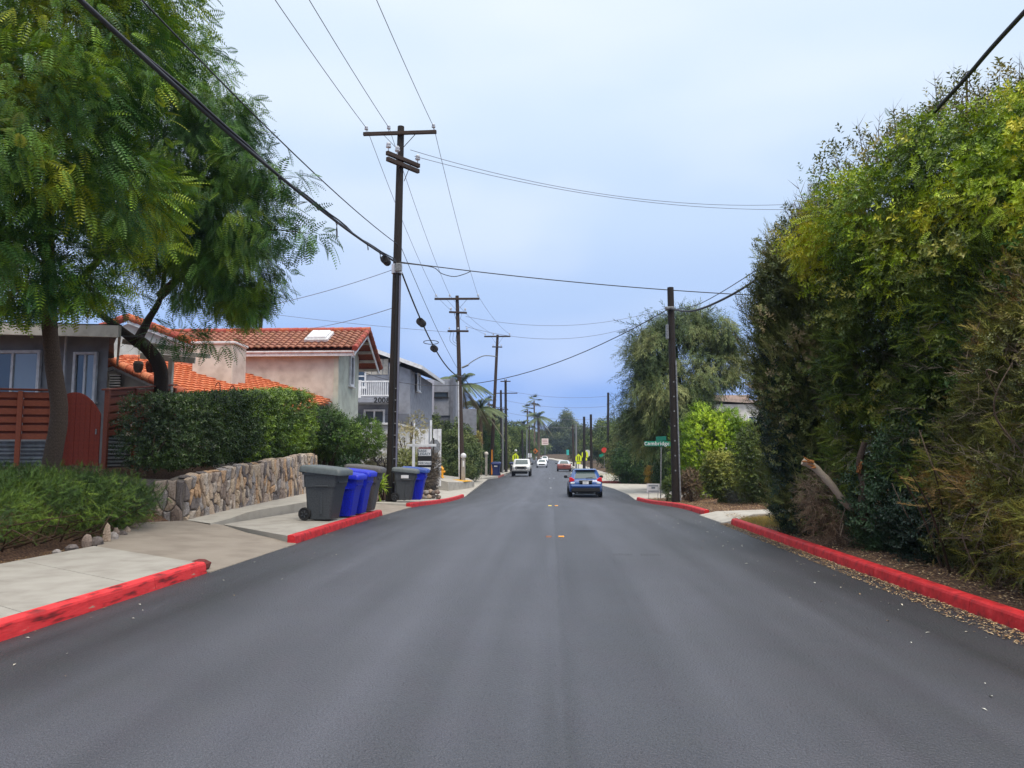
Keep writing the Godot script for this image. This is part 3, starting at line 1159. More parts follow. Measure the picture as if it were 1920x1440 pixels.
	# leaf litter
	var dry := leaf_mat("dry_leaf", 0.8, 0.2)
	var tan_pal := [Color(0.42, 0.27, 0.13), Color(0.55, 0.38, 0.20), Color(0.30, 0.18, 0.09), Color(0.60, 0.46, 0.28), Color(0.22, 0.13, 0.08)]
	strew("leaf_litter", "fallen", dry, 4800, 0.016, 0.05, tan_pal, func(r):
		var d: float = 3.5 + 15.0 * pow(r.randf(), 0.8)
		var w: float = 0.06 + 0.30 * pow(r.randf(), 1.6) * (1.2 - d / 30.0)
		var x: float = road_right(d) - w
		return V(x, ry(d) + 0.035 * (1.0 - x * x / 22.0) + 0.012 + r.randf() * 0.02 * (1.0 if w < 0.2 else 0.0), d), 73, "tan fallen leaves heaped in the gutter of the long red kerb")
	strew("leaf_litter", "fallen", dry, 26000, 0.02, 0.06, tan_pal, func(r):
		var d: float = 3.5 + 34.0 * pow(r.randf(), 1.3)
		var x: float = 4.34 + 2.6 * r.randf()
		return V(x, gy(x, d) + 0.02 + r.randf() * 0.03, d), 74, "brown fallen leaves over the soil of the verge")
	strew("leaf_litter", "fallen", dry, 260, 0.012, 0.05, [Color(0.6, 0.55, 0.45), Color(0.35, 0.25, 0.15), Color(0.7, 0.68, 0.6)], func(r):
		var d: float = 3.0 + 18.0 * r.randf()
		var x: float = road_right(d) - 0.1 - 1.6 * pow(r.randf(), 2.0) if r.randf() < 0.7 else road_left(d) + 0.05 + 1.2 * pow(r.randf(), 2.0)
		return V(x, ry(d) + 0.035 * (1.0 - x * x / 22.0) + 0.008, d), 75, "pale scattered leaf specks on the asphalt")
	strew("leaf_litter", "fallen", dry, 5000, 0.02, 0.06, tan_pal, func(r):
		var d: float = 6.0 + 7.5 * r.randf()
		var x: float = -7.1 - 0.75 * r.randf()
		return V(x, gy(x, d) + 0.09 + r.randf() * 0.03, d), 76, "brown leaves and twigs at the foot of the low shrub")


func grid_strip(x0: float, x1: float, d0: float, d1: float, lift: float) -> Shape:
	var s := Shape.new()
	var d := d0
	while d < d1:
		var e := minf(d + 4.0, d1)
		s.oquad(V(x0 + rx(d), ry(d) + lift, d), V(x1 + rx(d), ry(d) + lift, d), V(x1 + rx(e), ry(e) + lift, e), V(x0 + rx(e), ry(e) + lift, e), V(0, -50, d))
		d = e
	return s


# ---------------------------------------------------------------- the bank on the house side
const GREEN_DARK := [Color(0.018, 0.045, 0.014), Color(0.035, 0.085, 0.022), Color(0.06, 0.12, 0.03)]
const ACACIA := [Color(0.040, 0.110, 0.026), Color(0.070, 0.180, 0.034), Color(0.125, 0.255, 0.034), Color(0.22, 0.35, 0.028), Color(0.40, 0.44, 0.026)]


# irregular fitted stones: cells of scattered points, wide in s, tall in h
func stone_face(parent: Node3D, at: Callable, length: float, low: Callable, high: Callable, count: int, sd: int) -> void:
	var r := RandomNumberGenerator.new()
	r.seed = sd
	var pts := []
	var cols := int(sqrt(count * length / 0.62))
	var rows := int(ceil(float(count) / cols))
	for j in rows:
		for i in cols:
			pts.append(Vector2((i + 0.5 + (0.5 if j % 2 else 0.0) + r.randf_range(-0.42, 0.42)) * length / cols, (j + 0.5 + r.randf_range(-0.4, 0.4)) / rows))
	var stretch := Vector2(1.0, 0.5)
	for i in pts.size():
		var p: Vector2 = pts[i]
		var poly := PackedVector2Array([Vector2(0, 0), Vector2(length, 0), Vector2(length, 1), Vector2(0, 1)])
		for k in pts.size():
			if k == i or absf(pts[k].x - p.x) > 0.9:
				continue
			var q: Vector2 = pts[k]
			var mid := (p + q) * 0.5
			var nrm := (q - p) * stretch * stretch
			var cut := PackedVector2Array()
			for a in poly.size():
				var u := poly[a]
				var w := poly[(a + 1) % poly.size()]
				var du := (u - mid).dot(nrm)
				var dw := (w - mid).dot(nrm)
				if du <= 0:
					cut.append(u)
				if (du < 0 and dw > 0) or (du > 0 and dw < 0):
					cut.append(u.lerp(w, du / (du - dw)))
			poly = cut
			if poly.size() < 3:
				break
		if poly.size() < 3:
			continue
		# cell corners into metres, roughened, shrunk for the joint
		var ctr := Vector2.ZERO
		var real := PackedVector2Array()
		for a in poly.size():
			var u := poly[a]
			var w := poly[(a + 1) % poly.size()]
			for t in [0.0, 0.5]:
				var b := u.lerp(w, t)
				var h0: float = low.call(b.x)
				var h1: float = high.call(b.x)
				var jag := Vector2(sin(b.x * 37.0 + b.y * 23.0), cos(b.x * 29.0 - b.y * 41.0)) * 0.014
				real.append(Vector2(b.x, lerpf(h0, h1, b.y)) + jag)
		for b in real:
			ctr += b / real.size()
		var s := Shape.new()
		var proud := r.randf_range(0.03, 0.075)
		var tilt := Vector2(r.randf_range(-0.12, 0.12), r.randf_range(-0.12, 0.12))
		var lowr := []
		var midr := []
		var topr := []
		for b in real:
			var v := b - ctr
			var ln := maxf(v.length(), 0.02)
			var j0 := ctr + v * maxf(0.3, 1.0 - 0.011 / ln)
			var j1 := ctr + v * maxf(0.3, 1.0 - 0.020 / ln)
			var j2 := ctr + v * maxf(0.3, 1.0 - 0.052 / ln)
			lowr.append(at.call(j0.x, j0.y, -0.02))
			midr.append(at.call(j1.x, j1.y, proud * 0.7 + v.dot(tilt)))
			topr.append(at.call(j2.x, j2.y, proud + v.dot(tilt) + 0.008 * sin(j2.x * 60.0 + j2.y * 40.0)))
		var deep: Vector3 = at.call(ctr.x, ctr.y, -0.3)
		var cap: Vector3 = at.call(ctr.x, ctr.y, proud + 0.008)
		for a in real.size():
			var b2 := (a + 1) % real.size()
			s.oquad(lowr[a], lowr[b2], midr[b2], midr[a], deep)
			s.oquad(midr[a], midr[b2], topr[b2], topr[a], deep)
			s.otri(topr[a], topr[b2], cap, deep)
		put("stone", s, mats["stone_%d" % (r.randi() % 8)], parent)


func tree_wood(parent: Node3D, called: String, m: Material, pts: Array, r0: float, r1: float, sides := 9, lump := 0.06) -> void:
	var s := Shape.new()
	var p := curve(pts, 7)
	s.tube(p, taper(r0, r1, p.size()), sides, lump, p.size())
	put(called, s, m, parent)


func furrowed_trunk(parent: Node3D, m: Material, pts: Array, r0: float, r1: float) -> void:
	var s := Shape.new()
	var p := curve(pts, 14)
	var r := taper(r0, r1, p.size())
	for i in 10:
		r[i] += r0 * 0.35 * pow(1.0 - i / 10.0, 2.0)
	s.tube(p, r, 44, 0.9, p.size())
	put("trunk", s, m, parent)


func make_left_bank() -> void:
	# low shrub spilling over the bank
	var shrub := thing("shrub", "low spreading dark green shrub between the pavement and the red fence", "shrub", V(-8.6, 0.7, 11.5))
	var sm := leaf_mat("shrub_leaf", 0.55, 0.25)
	var sblobs := []
	for i in 10:
		var d := 6.5 + i * 0.88
		sblobs.append([-8.75 + 0.12 * sin(i * 2.0), 0.62 + 0.05 * sin(i * 1.3) + i * 0.02, d, 1.25, 0.56 + 0.08 * sin(i * 2.7), 0.9])
		sblobs.append([-9.9, 1.02 + 0.05 * cos(i * 1.9), d + 0.3, 1.0, 0.40, 0.8])
	sblobs.append([-8.55, 0.72, 15.0, 0.75, 0.52, 0.7])
	sblobs.append([-8.35, 0.60, 14.3, 0.75, 0.46, 0.7])
	var spal := [Color(0.028, 0.060, 0.012), Color(0.048, 0.098, 0.015), Color(0.075, 0.14, 0.016), Color(0.13, 0.20, 0.02)]
	leaves(shrub, "foliage", "needle", sm, sblobs, 42000, 0.09, 0.17, spal, {"nf": 1.7, "thr": -0.34, "rise": 0.35, "out": 0.5, "rnd": 1.3, "inner": 0.6, "bump": 0.45, "floor": 0.2, "jitter": 0.4})
	var ss := Shape.new()
	rng.seed = 5
	for i in 34:
		var d := rng.randf_range(6.5, 14.5)
		var a := V(rng.randf_range(-8.6, -7.9), gy(-8.3, d), d)
		ss.tube([a, a + Vector3(rng.randf_range(0.1, 0.7), rng.randf_range(0.15, 0.4), rng.randf_range(-0.4, 0.4)), a + Vector3(rng.randf_range(0.3, 1.0), rng.randf_range(0.1, 0.6), rng.randf_range(-0.6, 0.6))], [0.016, 0.012, 0.006], 5)
	put("stem", ss, mats["bark_brown"], shrub).set_meta("kind", "stuff")
	var rocks := [[-7.32, 11.9, 0.12, 0.19], [-7.36, 12.25, 0.15, 0.15], [-7.42, 12.62, 0.10, 0.27], [-7.5, 12.95, 0.12, 0.14], [-7.6, 13.2, 0.08, 0.2], [-7.68, 13.55, 0.11, 0.12], [-7.85, 14.0, 0.10, 0.13], [-8.05, 14.55, 0.17, 0.19], [-7.3, 11.5, 0.13, 0.1], [-7.27, 11.1, 0.09, 0.08]]
	var rock_words := ["broad tan border rock nearest the slab corner under the shrub", "squat brown border rock beside the broad tan one", "tall upright tan border rock under the shrub", "low grey border rock behind the tall upright one", "pointed tan border rock half under the shrub", "small flat border rock along the drive edge", "small brown border rock before the last one", "brownish lone border rock at the drive end of the shrub", "flat half buried border rock by the pavement", "smallest half buried border rock by the pavement"]
	for i in rocks.size():
		var q = rocks[i]
		var rk := thing("rock", rock_words[i], "rock", V(q[0], gy(q[0], q[1]), q[1]), 0.0, "border rocks under the low shrub")
		rounded_stone(V(q[0], 0.13 + q[3] * 0.42, q[1]), Vector3(q[2], q[3], q[2] * 0.8) * 0.72, i * 7 + 3, mats["stone_%d" % ([1, 6, 0, 3, 1, 6, 4, 1, 6, 3][i])], rk, "boulder")
	# broken end of the worn kerb
	var lump := thing("rock", "dark red broken lump of kerb at the end of the worn red kerb", "rock", V(-4.85, 0.0, 10.55))
	rounded_stone(V(-4.86, 0.07, 10.52), Vector3(0.13, 0.09, 0.24), 77, mat("lump_red", rgb(120, 52, 48), 0.9, mats["stone_0"].albedo_texture, 0.3), lump, "boulder")

	# stone wall
	var A := V(-8.02, 0, 16.5)
	var B := V(-7.5, 0, 24.1)
	var wall := thing("stone_wall", "retaining wall of fitted tan and grey flagstones under the clipped hedge", "wall", A)
	var L := (B - A).length()
	var dirv := (B - A) / L
	var nrm := Vector3(-dirv.z, 0, dirv.x)
	if nrm.x < 0:
		nrm = -nrm
	var low := func(s: float) -> float: return lerpf(0.12, 0.46, s / L)
	var high := func(s: float) -> float: return lerpf(1.10, 1.70, pow(clampf(s / L, 0.0, 1.0), 0.8)) + 0.02 * sin(s * 3.1)
	var body := Shape.new()
	for i in 20:
		var s0 := L * i / 20.0
		var s1 := L * (i + 1) / 20.0
		var a0 := A + dirv * s0
		var a1 := A + dirv * s1
		var bk := -nrm * 0.35
		body.oquad(a0 + Vector3(0, -0.1, 0), a1 + Vector3(0, -0.1, 0), a1 + Vector3(0, high.call(s1) - 0.03, 0), a0 + Vector3(0, high.call(s0) - 0.03, 0), A - nrm * 9)
		body.oquad(a0 + Vector3(0, high.call(s0) - 0.03, 0), a1 + Vector3(0, high.call(s1) - 0.03, 0), a1 + bk + Vector3(0, high.call(s1) - 0.01, 0), a0 + bk + Vector3(0, high.call(s0) - 0.01, 0), A - Vector3(0, 50, 0))
	var endn := -dirv
	body.oquad(A + Vector3(0, -0.1, 0), A - nrm * 1.3 + Vector3(0, -0.1, 0) - dirv * 0.3, A - nrm * 1.3 + Vector3(0, 1.12, 0) - dirv * 0.3, A + Vector3(0, 1.08, 0), A + dirv * 9)
	body.oquad(B + Vector3(0, -0.1, 0), B - nrm * 1.3 + Vector3(0, -0.1, 0), B - nrm * 1.3 + Vector3(0, 1.7, 0), B + Vector3(0, 1.66, 0), A)
	put("mortar", body, mats["mortar"], wall)
	stone_face(wall, func(s, h, o): return A + dirv * s + Vector3(0, h, 0) + nrm * o, L, low, high, 165, 9)
	var e1 := (-nrm * 1.3 - dirv * 0.3).normalized()
	var en := Vector3(-e1.z, 0, e1.x)
	if en.z < 0:
		en = -en
	stone_face(wall, func(s, h, o): return A + e1 * s + Vector3(0, h, 0) + en * o, 1.3, func(_s): return 0.1, func(_s): return 1.08, 18, 14)
	rng.seed = 61
	for i in 22:
		var s := L * (i + rng.randf_range(0.2, 0.8)) / 22.0
		rounded_stone(A + dirv * s - nrm * 0.12 + Vector3(0, high.call(s) - 0.01, 0), Vector3(0.13, 0.05, 0.2), 100 + i, mats["stone_%d" % (rng.randi() % 8)], wall, "stone")

	# clipped hedge on the wall
	var hedge := thing("hedge", "dense clipped dark green hedge growing on top of the stone wall", "hedge", V(-8.9, 1.4, 20.0))
	var hm := leaf_mat("hedge_leaf", 0.38, 0.3, 0.55)
	var hb := []
	for i in 9:
		var t := i / 8.0
		hb.append([lerpf(-8.86, -8.42, t), lerpf(2.15, 2.70, t), lerpf(16.9, 24.4, t), 0.62, lerpf(0.72, 0.92, t), 0.66])
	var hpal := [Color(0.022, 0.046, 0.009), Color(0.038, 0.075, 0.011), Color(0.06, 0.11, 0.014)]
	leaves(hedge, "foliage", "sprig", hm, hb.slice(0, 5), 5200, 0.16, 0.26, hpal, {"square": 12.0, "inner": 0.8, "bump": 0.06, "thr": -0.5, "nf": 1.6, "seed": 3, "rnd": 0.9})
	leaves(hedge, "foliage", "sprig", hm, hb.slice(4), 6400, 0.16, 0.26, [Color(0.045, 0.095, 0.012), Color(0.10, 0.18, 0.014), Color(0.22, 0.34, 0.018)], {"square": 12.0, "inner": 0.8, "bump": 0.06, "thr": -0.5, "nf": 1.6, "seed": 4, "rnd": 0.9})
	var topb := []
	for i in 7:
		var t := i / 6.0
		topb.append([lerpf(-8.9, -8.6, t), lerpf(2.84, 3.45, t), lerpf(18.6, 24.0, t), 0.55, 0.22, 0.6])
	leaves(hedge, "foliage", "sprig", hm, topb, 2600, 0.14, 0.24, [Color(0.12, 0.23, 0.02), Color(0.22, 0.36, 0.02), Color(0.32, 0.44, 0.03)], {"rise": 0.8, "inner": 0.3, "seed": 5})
	var hs := Shape.new()
	rng.seed = 8
	for i in 16:
		var t := (i + rng.randf()) / 16.0
		var p := V(lerpf(-9.3, -8.45, t), lerpf(1.2, 1.62, t), lerpf(17.0, 24.0, t))
		var k := Vector3(rng.randf_range(-0.2, 0.3), 0.5, rng.randf_range(-0.5, 0.5))
		hs.tube([p, p + k * 0.8, p + k * 1.7 + Vector3(0.15, 0, 0.1)], [0.035, 0.025, 0.014], 6)
	put("stem", hs, mats["bark_pale"], hedge).set_meta("kind", "stuff")

	# two feathery trees
	var am := leaf_mat("acacia_leaf", 0.42, 0.42)
	var t1 := thing("feathery_tree", "large feathery green tree with a thick furrowed trunk before the red gate", "tree", V(-9.36, 1.35, 14.0))
	furrowed_trunk(t1, mats["bark_grey"], [V(-9.42, 1.1, 14.0), V(-9.36, 1.6, 14.0), V(-9.28, 2.4, 14.0), V(-9.42, 3.2, 14.0), V(-9.56, 4.1, 14.0), V(-9.5, 5.2, 13.8)], 0.165, 0.12)
	for q in [[V(-9.5, 4.2, 14.0), V(-10.4, 5.4, 13.4), V(-11.3, 6.8, 12.8)], [V(-9.5, 4.6, 13.9), V(-9.0, 6.0, 13.0), V(-8.6, 7.6, 12.2)], [V(-9.5, 5.0, 13.9), V(-9.8, 6.8, 13.4), V(-9.7, 8.6, 13.0)], [V(-9.5, 4.4, 13.9), V(-8.6, 5.2, 13.8), V(-7.7, 6.2, 13.4)]]:
		tree_wood(t1, "branch", mats["bark_grey"], q, 0.10, 0.03, 7)
	var b1 := [[-9.6, 8.9, 12.6, 2.2, 1.5, 2.0], [-8.0, 8.7, 12.2, 1.5, 1.4, 1.6], [-10.6, 7.0, 12.0, 2.0, 1.5, 1.9], [-8.4, 7.2, 12.0, 1.7, 1.4, 1.6], [-9.4, 5.9, 11.6, 1.8, 1.2, 1.6], [-10.8, 5.5, 12.4, 1.7, 1.2, 1.7], [-7.6, 6.2, 12.6, 1.1, 1.0, 1.3], [-9.0, 4.85, 12.4, 1.5, 0.75, 1.3], [-10.9, 4.5, 13.2, 1.0, 0.5, 1.0], [-9.9, 10.2, 13.0, 2.4, 1.2, 2.0], [-12.0, 8.6, 12.8, 1.8, 1.8, 2.0], [-7.9, 10.1, 13.0, 1.4, 0.9, 1.4], [-9.3, 4.55, 12.6, 1.5, 0.5, 1.0], [-10.9, 4.4, 12.4, 1.2, 0.5, 1.0]]
	leaves(t1, "crown", "frond", am, b1, 15000, 0.26, 0.46, ACACIA, {"single": 160, "nf": 0.75, "thr": -0.22, "inner": 0.3, "bump": 0.4, "droop": 0.55, "out": 0.6, "lean": Vector3(0.35, 0, 0.15), "seed": 21})
	leaves(t1, "new_growth", "frond", am, b1, 3600, 0.26, 0.46, [Color(0.16, 0.30, 0.028), Color(0.27, 0.40, 0.026), Color(0.42, 0.47, 0.028)], {"single": 60, "nf": 0.75, "thr": 0.04, "inner": 0.85, "bump": 0.4, "droop": 0.35, "out": 0.8, "lean": Vector3(0.35, 0, 0.15), "seed": 21})
	var t2 := thing("feathery_tree", "feathery dark green tree with a forked curving trunk behind the clipped hedge", "tree", V(-10.2, 1.45, 19.5))
	furrowed_trunk(t2, mats["bark_dark"], [V(-10.05, 1.35, 19.5), V(-10.15, 2.4, 19.5), V(-10.2, 3.2, 19.5), V(-10.26, 3.9, 19.5), V(-10.55, 4.35, 19.5), V(-10.92, 4.68, 19.5)], 0.18, 0.165)
	for q in [[V(-10.85, 4.55, 19.5), V(-11.4, 5.0, 19.3), V(-12.0, 5.6, 19.0), V(-12.6, 6.6, 18.6)], [V(-10.9, 4.65, 19.5), V(-10.75, 5.2, 19.7), V(-10.45, 6.0, 19.8), V(-10.2, 7.4, 19.4)], [V(-10.5, 5.9, 19.8), V(-9.4, 6.6, 19.3), V(-8.2, 7.2, 18.6)], [V(-10.3, 6.6, 19.7), V(-9.5, 7.8, 19.0), V(-9.0, 9.2, 18.4)]]:
		tree_wood(t2, "branch", mats["bark_dark"], q, 0.135, 0.035, 8)
	var b2 := [[-9.4, 8.6, 18.0, 1.9, 1.7, 1.9], [-8.2, 9.2, 17.6, 1.4, 1.2, 1.4], [-7.7, 7.4, 17.6, 1.35, 1.2, 1.5], [-8.6, 6.7, 18.4, 1.7, 1.3, 1.7], [-9.8, 7.0, 18.2, 1.5, 1.1, 1.5], [-7.6, 6.2, 18.0, 1.1, 0.9, 1.2], [-8.4, 5.7, 18.6, 1.2, 0.55, 1.1], [-7.5, 5.35, 18.4, 0.6, 0.5, 0.7], [-10.6, 8.0, 17.6, 1.6, 1.5, 1.6], [-6.9, 8.35, 17.0, 0.75, 0.6, 0.9], [-8.9, 10.5, 17.2, 1.4, 1.2, 1.4], [-7.9, 9.7, 17.0, 1.0, 0.8, 1.1], [-9.6, 11.4, 17.4, 1.3, 0.9, 1.3]]
	leaves(t2, "crown", "frond", am, b2, 14000, 0.27, 0.46, ACACIA.slice(0, 4), {"single": 90, "nf": 0.8, "thr": -0.22, "inner": 0.3, "bump": 0.4, "droop": 0.6, "out": 0.6, "seed": 22})
	leaves(t2, "new_growth", "frond", am, b2, 1300, 0.26, 0.44, [Color(0.11, 0.25, 0.034), Color(0.19, 0.34, 0.028), Color(0.34, 0.42, 0.028)], {"nf": 0.8, "thr": 0.12, "inner": 0.85, "bump": 0.4, "droop": 0.4, "out": 0.8, "seed": 22})
	leaves(t2, "crown", "frond", am, [[-6.3, 7.9, 16.8, 0.9, 0.35, 0.7], [-5.75, 6.55, 16.6, 0.85, 0.35, 0.7], [-6.2, 7.2, 16.9, 0.8, 0.35, 0.6], [-8.6, 4.45, 18.8, 0.8, 0.22, 0.5], [-11.0, 5.6, 18.6, 1.0, 0.4, 0.8], [-9.4, 4.6, 18.6, 0.9, 0.35, 0.6]], 520, 0.3, 0.5, ACACIA.slice(0, 3), {"inner": 0.1, "droop": 0.5, "seed": 23, "thr": -0.9})
	for q in [[V(-7.4, 7.8, 17.4), V(-6.7, 8.0, 17.0), V(-5.9, 7.9, 16.7)], [V(-7.4, 6.9, 17.6), V(-6.4, 6.8, 17.0), V(-5.4, 6.55, 16.5)]]:
		tree_wood(t2, "twig", mats["bark_dark"], q, 0.025, 0.006, 5)

	# plants beyond the wall
	var lm := leaf_mat("bush_leaf", 0.42, 0.35)
	bush("bush", "leafy mid green bush on twisted stems past the end of the clipped hedge", "sprig", lm, [[-8.5, 2.6, 27.4, 1.0, 0.8, 1.2], [-7.8, 2.3, 27.6, 0.85, 0.75, 1.0], [-7.2, 2.35, 29.4, 0.7, 0.75, 0.9], [-8.1, 1.75, 28.2, 0.9, 0.6, 0.9]], 4600, 0.16, 0.28, [Color(0.03, 0.07, 0.015), Color(0.07, 0.14, 0.02), Color(0.16, 0.26, 0.03)], V(-8.2, 0.4, 27.4), 0.08)
	bush("dry_shrub", "pale dry flowering shrub against the white garage wall", "round", leaf_mat("pale_leaf", 0.7, 0.3), [[-7.3, 1.45, 30.6, 0.7, 0.65, 0.7], [-6.9, 0.9, 30.0, 0.6, 0.5, 0.6]], 1500, 0.12, 0.22, [Color(0.22, 0.22, 0.10), Color(0.34, 0.33, 0.18), Color(0.46, 0.42, 0.26)], V(-7.2, 0.15, 30.4), 0.04)
	bush("dark_shrub", "small glossy dark shrub at the end of the stone wall", "sprig", lm, [[-7.1, 1.0, 26.6, 0.5, 0.5, 0.5]], 600, 0.16, 0.26, GREEN_DARK, V(-7.1, 0.3, 26.6), 0.04)
	bush("succulent", "spiky dark rosette succulent beside the big dark pole", "strap", lm, [[-6.35, 1.0, 28.6, 0.35, 0.45, 0.4]], 46, 0.3, 0.5, [Color(0.06, 0.05, 0.05), Color(0.12, 0.10, 0.08), Color(0.16, 0.14, 0.09)], V(-6.35, 0.1, 28.6), 0.04)
	bush("strap_plant", "bright lime green strap leaved plant at the foot of the big dark pole", "strap", lm, [[-6.15, 0.45, 27.1, 0.22, 0.3, 0.25]], 26, 0.35, 0.6, [Color(0.22, 0.36, 0.03), Color(0.35, 0.48, 0.05)], V(-6.15, 0.12, 27.1), 0.02)
	bush("round_shrub", "rounded olive green shrub between the pole and the sale sign", "round", lm, [[-5.95, 1.15, 31.5, 0.65, 0.7, 0.6]], 1300, 0.14, 0.24, [Color(0.10, 0.13, 0.04), Color(0.20, 0.23, 0.07), Color(0.30, 0.30, 0.10)], V(-5.95, 0.0, 31.5), 0.04)
	bush("twiggy_tree", "thin pale twiggy tree beside the white garage wall", "round", leaf_mat("pale_leaf", 0.7, 0.3), [[-6.3, 2.3, 32.6, 0.75, 0.8, 0.6], [-6.0, 3.05, 34.0, 0.5, 0.55, 0.5]], 620, 0.12, 0.2, [Color(0.26, 0.24, 0.11), Color(0.42, 0.38, 0.2), Color(0.5, 0.42, 0.22)], V(-6.2, 0.0, 32.6), 0.05)
	bush("thorny_shrub", "dark leaning thorny shrub behind the sale sign", "needle", leaf_mat("thorn_leaf", 0.7, 0.2), [[-5.6, 1.15, 35.0, 0.45, 0.65, 0.45], [-5.8, 0.45, 34.4, 0.55, 0.5, 0.5]], 1900, 0.2, 0.4, [Color(0.05, 0.045, 0.045), Color(0.10, 0.085, 0.075), Color(0.16, 0.13, 0.10)], V(-5.7, -0.1, 34.8), 0.05)
	var pile := thing("rock_pile", "low stack of brown rocks under the thorny shrub", "rocks", V(-5.5, -0.25, 34.0))
	rng.seed = 12
	for i in 14:
		rounded_stone(V(-5.95 + 0.95 * (i % 7) / 6.0 + rng.randf_range(-0.04, 0.04), -0.13 + 0.2 * (i / 7) + 0.02 * (i % 3), 33.6 + rng.randf_range(-0.1, 0.2)), Vector3(0.12, 0.1, 0.12), 300 + i, mats["stone_%d" % ([6, 1, 4, 3, 0, 6, 1][i % 7])], pile, "boulder")
	var planter := thing("boulder", "brown rounded boulder beside the big dark pole", "boulder", V(-6.2, 0.1, 26.2))
	rounded_stone(V(-6.25, 0.28, 26.3), Vector3(0.34, 0.28, 0.5), 55, mats["stone_1"], planter, "boulder")
	# bigger growth across the side street
	bush("hedge_bank", "tall shaggy olive hedge bank behind the yellow hydrant", "clump", lm, [[-7.6, 2.0, 60.0, 1.7, 2.4, 2.2], [-9.6, 2.8, 61.0, 2.2, 2.8, 2.2], [-6.6, 1.5, 62.5, 0.9, 1.7, 1.4], [-8.6, 1.2, 58.6, 2.0, 1.3, 1.2]], 3600, 0.4, 0.75, [Color(0.05, 0.085, 0.025), Color(0.12, 0.17, 0.05), Color(0.24, 0.28, 0.10)], V(-8.0, 0.0, 60.0), 0.1)
	bush("lime_bush", "bright lime green bush above the shaggy hedge bank", "clump", lm, [[-9.2, 4.2, 63.5, 1.3, 1.1, 1.2]], 800, 0.35, 0.6, [Color(0.14, 0.26, 0.02), Color(0.25, 0.38, 0.03)], V(-9.2, 0.0, 63.5), 0.12)
	bush("tall_hedge", "tall dark green hedge behind the blue kerbside bin", "clump", lm, [[-6.9, 2.4, 78.0, 1.5, 2.9, 3.0], [-8.0, 3.0, 84.0, 1.9, 3.2, 4.0], [-6.9, 2.4, 92.0, 1.4, 2.9, 4.0]], 3400, 0.45, 0.8, [Color(0.02, 0.05, 0.015), Color(0.05, 0.11, 0.025), Color(0.13, 0.2, 0.04)], V(-7.2, 0.0, 84.0), 0.15)
	bush("red_leaf_bush", "russet and yellow leaved bush above the hedge bank", "clump", lm, [[-7.3, 3.9, 68.0, 0.9, 1.0, 0.9], [-6.9, 3.0, 68.5, 0.6, 0.9, 0.8]], 620, 0.35, 0.6, [Color(0.16, 0.05, 0.025), Color(0.28, 0.2, 0.06), Color(0.34, 0.3, 0.08)], V(-7.3, 0.0, 68.0), 0.1)


func bush(called: String, label: String, kind: String, m: Material, blobs: Array, count: int, smin: float, smax: float, pal: Array, base: Vector3, stem: float, o := {}) -> Node3D:
	var t := thing(called, label, "tree" if called.ends_with("tree") else ("hedge" if called.contains("hedge") else "shrub"), base)
	leaves(t, "foliage", kind, m, blobs, count, smin, smax, pal, o)
	var s := Shape.new()
	var r := RandomNumberGenerator.new()
	r.seed = hash(label)
	for b in blobs:
		for i in 3:
			var top := Vector3(b[0] + r.randf_range(-0.5, 0.5) * b[3], b[1] + 0.2 * b[4], -b[2] + r.randf_range(-0.5, 0.5) * b[5])
			var foot := base + Vector3((b[0] - base.x) * 0.5 + r.randf_range(-0.2, 0.2), -0.1, (-b[2] - base.z) * 0.5 + r.randf_range(-0.2, 0.2))
			var mid := (foot + top) * 0.5 + Vector3(r.randf_range(-0.3, 0.3), 0, r.randf_range(-0.2, 0.2))
			s.tube([foot, mid, top], [stem, stem * 0.7, stem * 0.25], 6)
	put("stem", s, mats["bark_brown"], t).set_meta("kind", "stuff")
	return t


# ---------------------------------------------------------------- houses, fences
# window set into a wall: frame is the part, panes are its sub-parts; faces +z before turning
func window(parent: Node3D, ctr: Vector3, w: float, h: float, turn := 0.0, split := 2, frame := "white_paint", glass := "glass", tall := false, border := 0.07) -> void:
	var bs := Basis(Vector3.UP, turn)
	var s := Shape.new()
	for sg in [-1.0, 1.0]:
		s.box(ctr + bs * Vector3(sg * (w - border) * 0.5, 0, 0.03), Vector3(border, h, 0.1), 0.006, bs)
		s.box(ctr + bs * Vector3(0, sg * (h - border) * 0.5, 0.032), Vector3(w - border * 2.0 + 0.002, border, 0.094), 0.006, bs)
	s.box(ctr + bs * Vector3(0, -h * 0.5 - 0.03, 0.05), Vector3(w + 0.1, 0.05, 0.16), 0.008, bs)
	if split == 2:
		if tall:
			s.box(ctr + bs * Vector3(0, 0, 0.028), Vector3(w - border * 2.0, border * 0.8, 0.07), 0.004, bs)
		else:
			s.box(ctr + bs * Vector3(0, 0, 0.028), Vector3(border * 0.8, h - border * 2.0, 0.07), 0.004, bs)
	var f := put("window", s, mats[frame], parent)
	for k in split:
		var g := Shape.new()
		if tall:
			g.box(ctr + bs * Vector3(0, (k - 0.5 * (split - 1)) * (h - border * 2.0) / split, 0.008 + 0.006 * k), Vector3(w - border * 2.0, (h - border * 2.0) / split - 0.01, 0.012), 0.0, bs)
		else:
			g.box(ctr + bs * Vector3((k - 0.5 * (split - 1)) * (w - border * 2.0) / split, 0, 0.008 + 0.006 * k), Vector3((w - border * 2.0) / split - 0.01, h - border * 2.0, 0.012), 0.0, bs)
		put("pane", g, mats["glass_pale" if glass == "glass_bright" and k == 1 else glass], f)


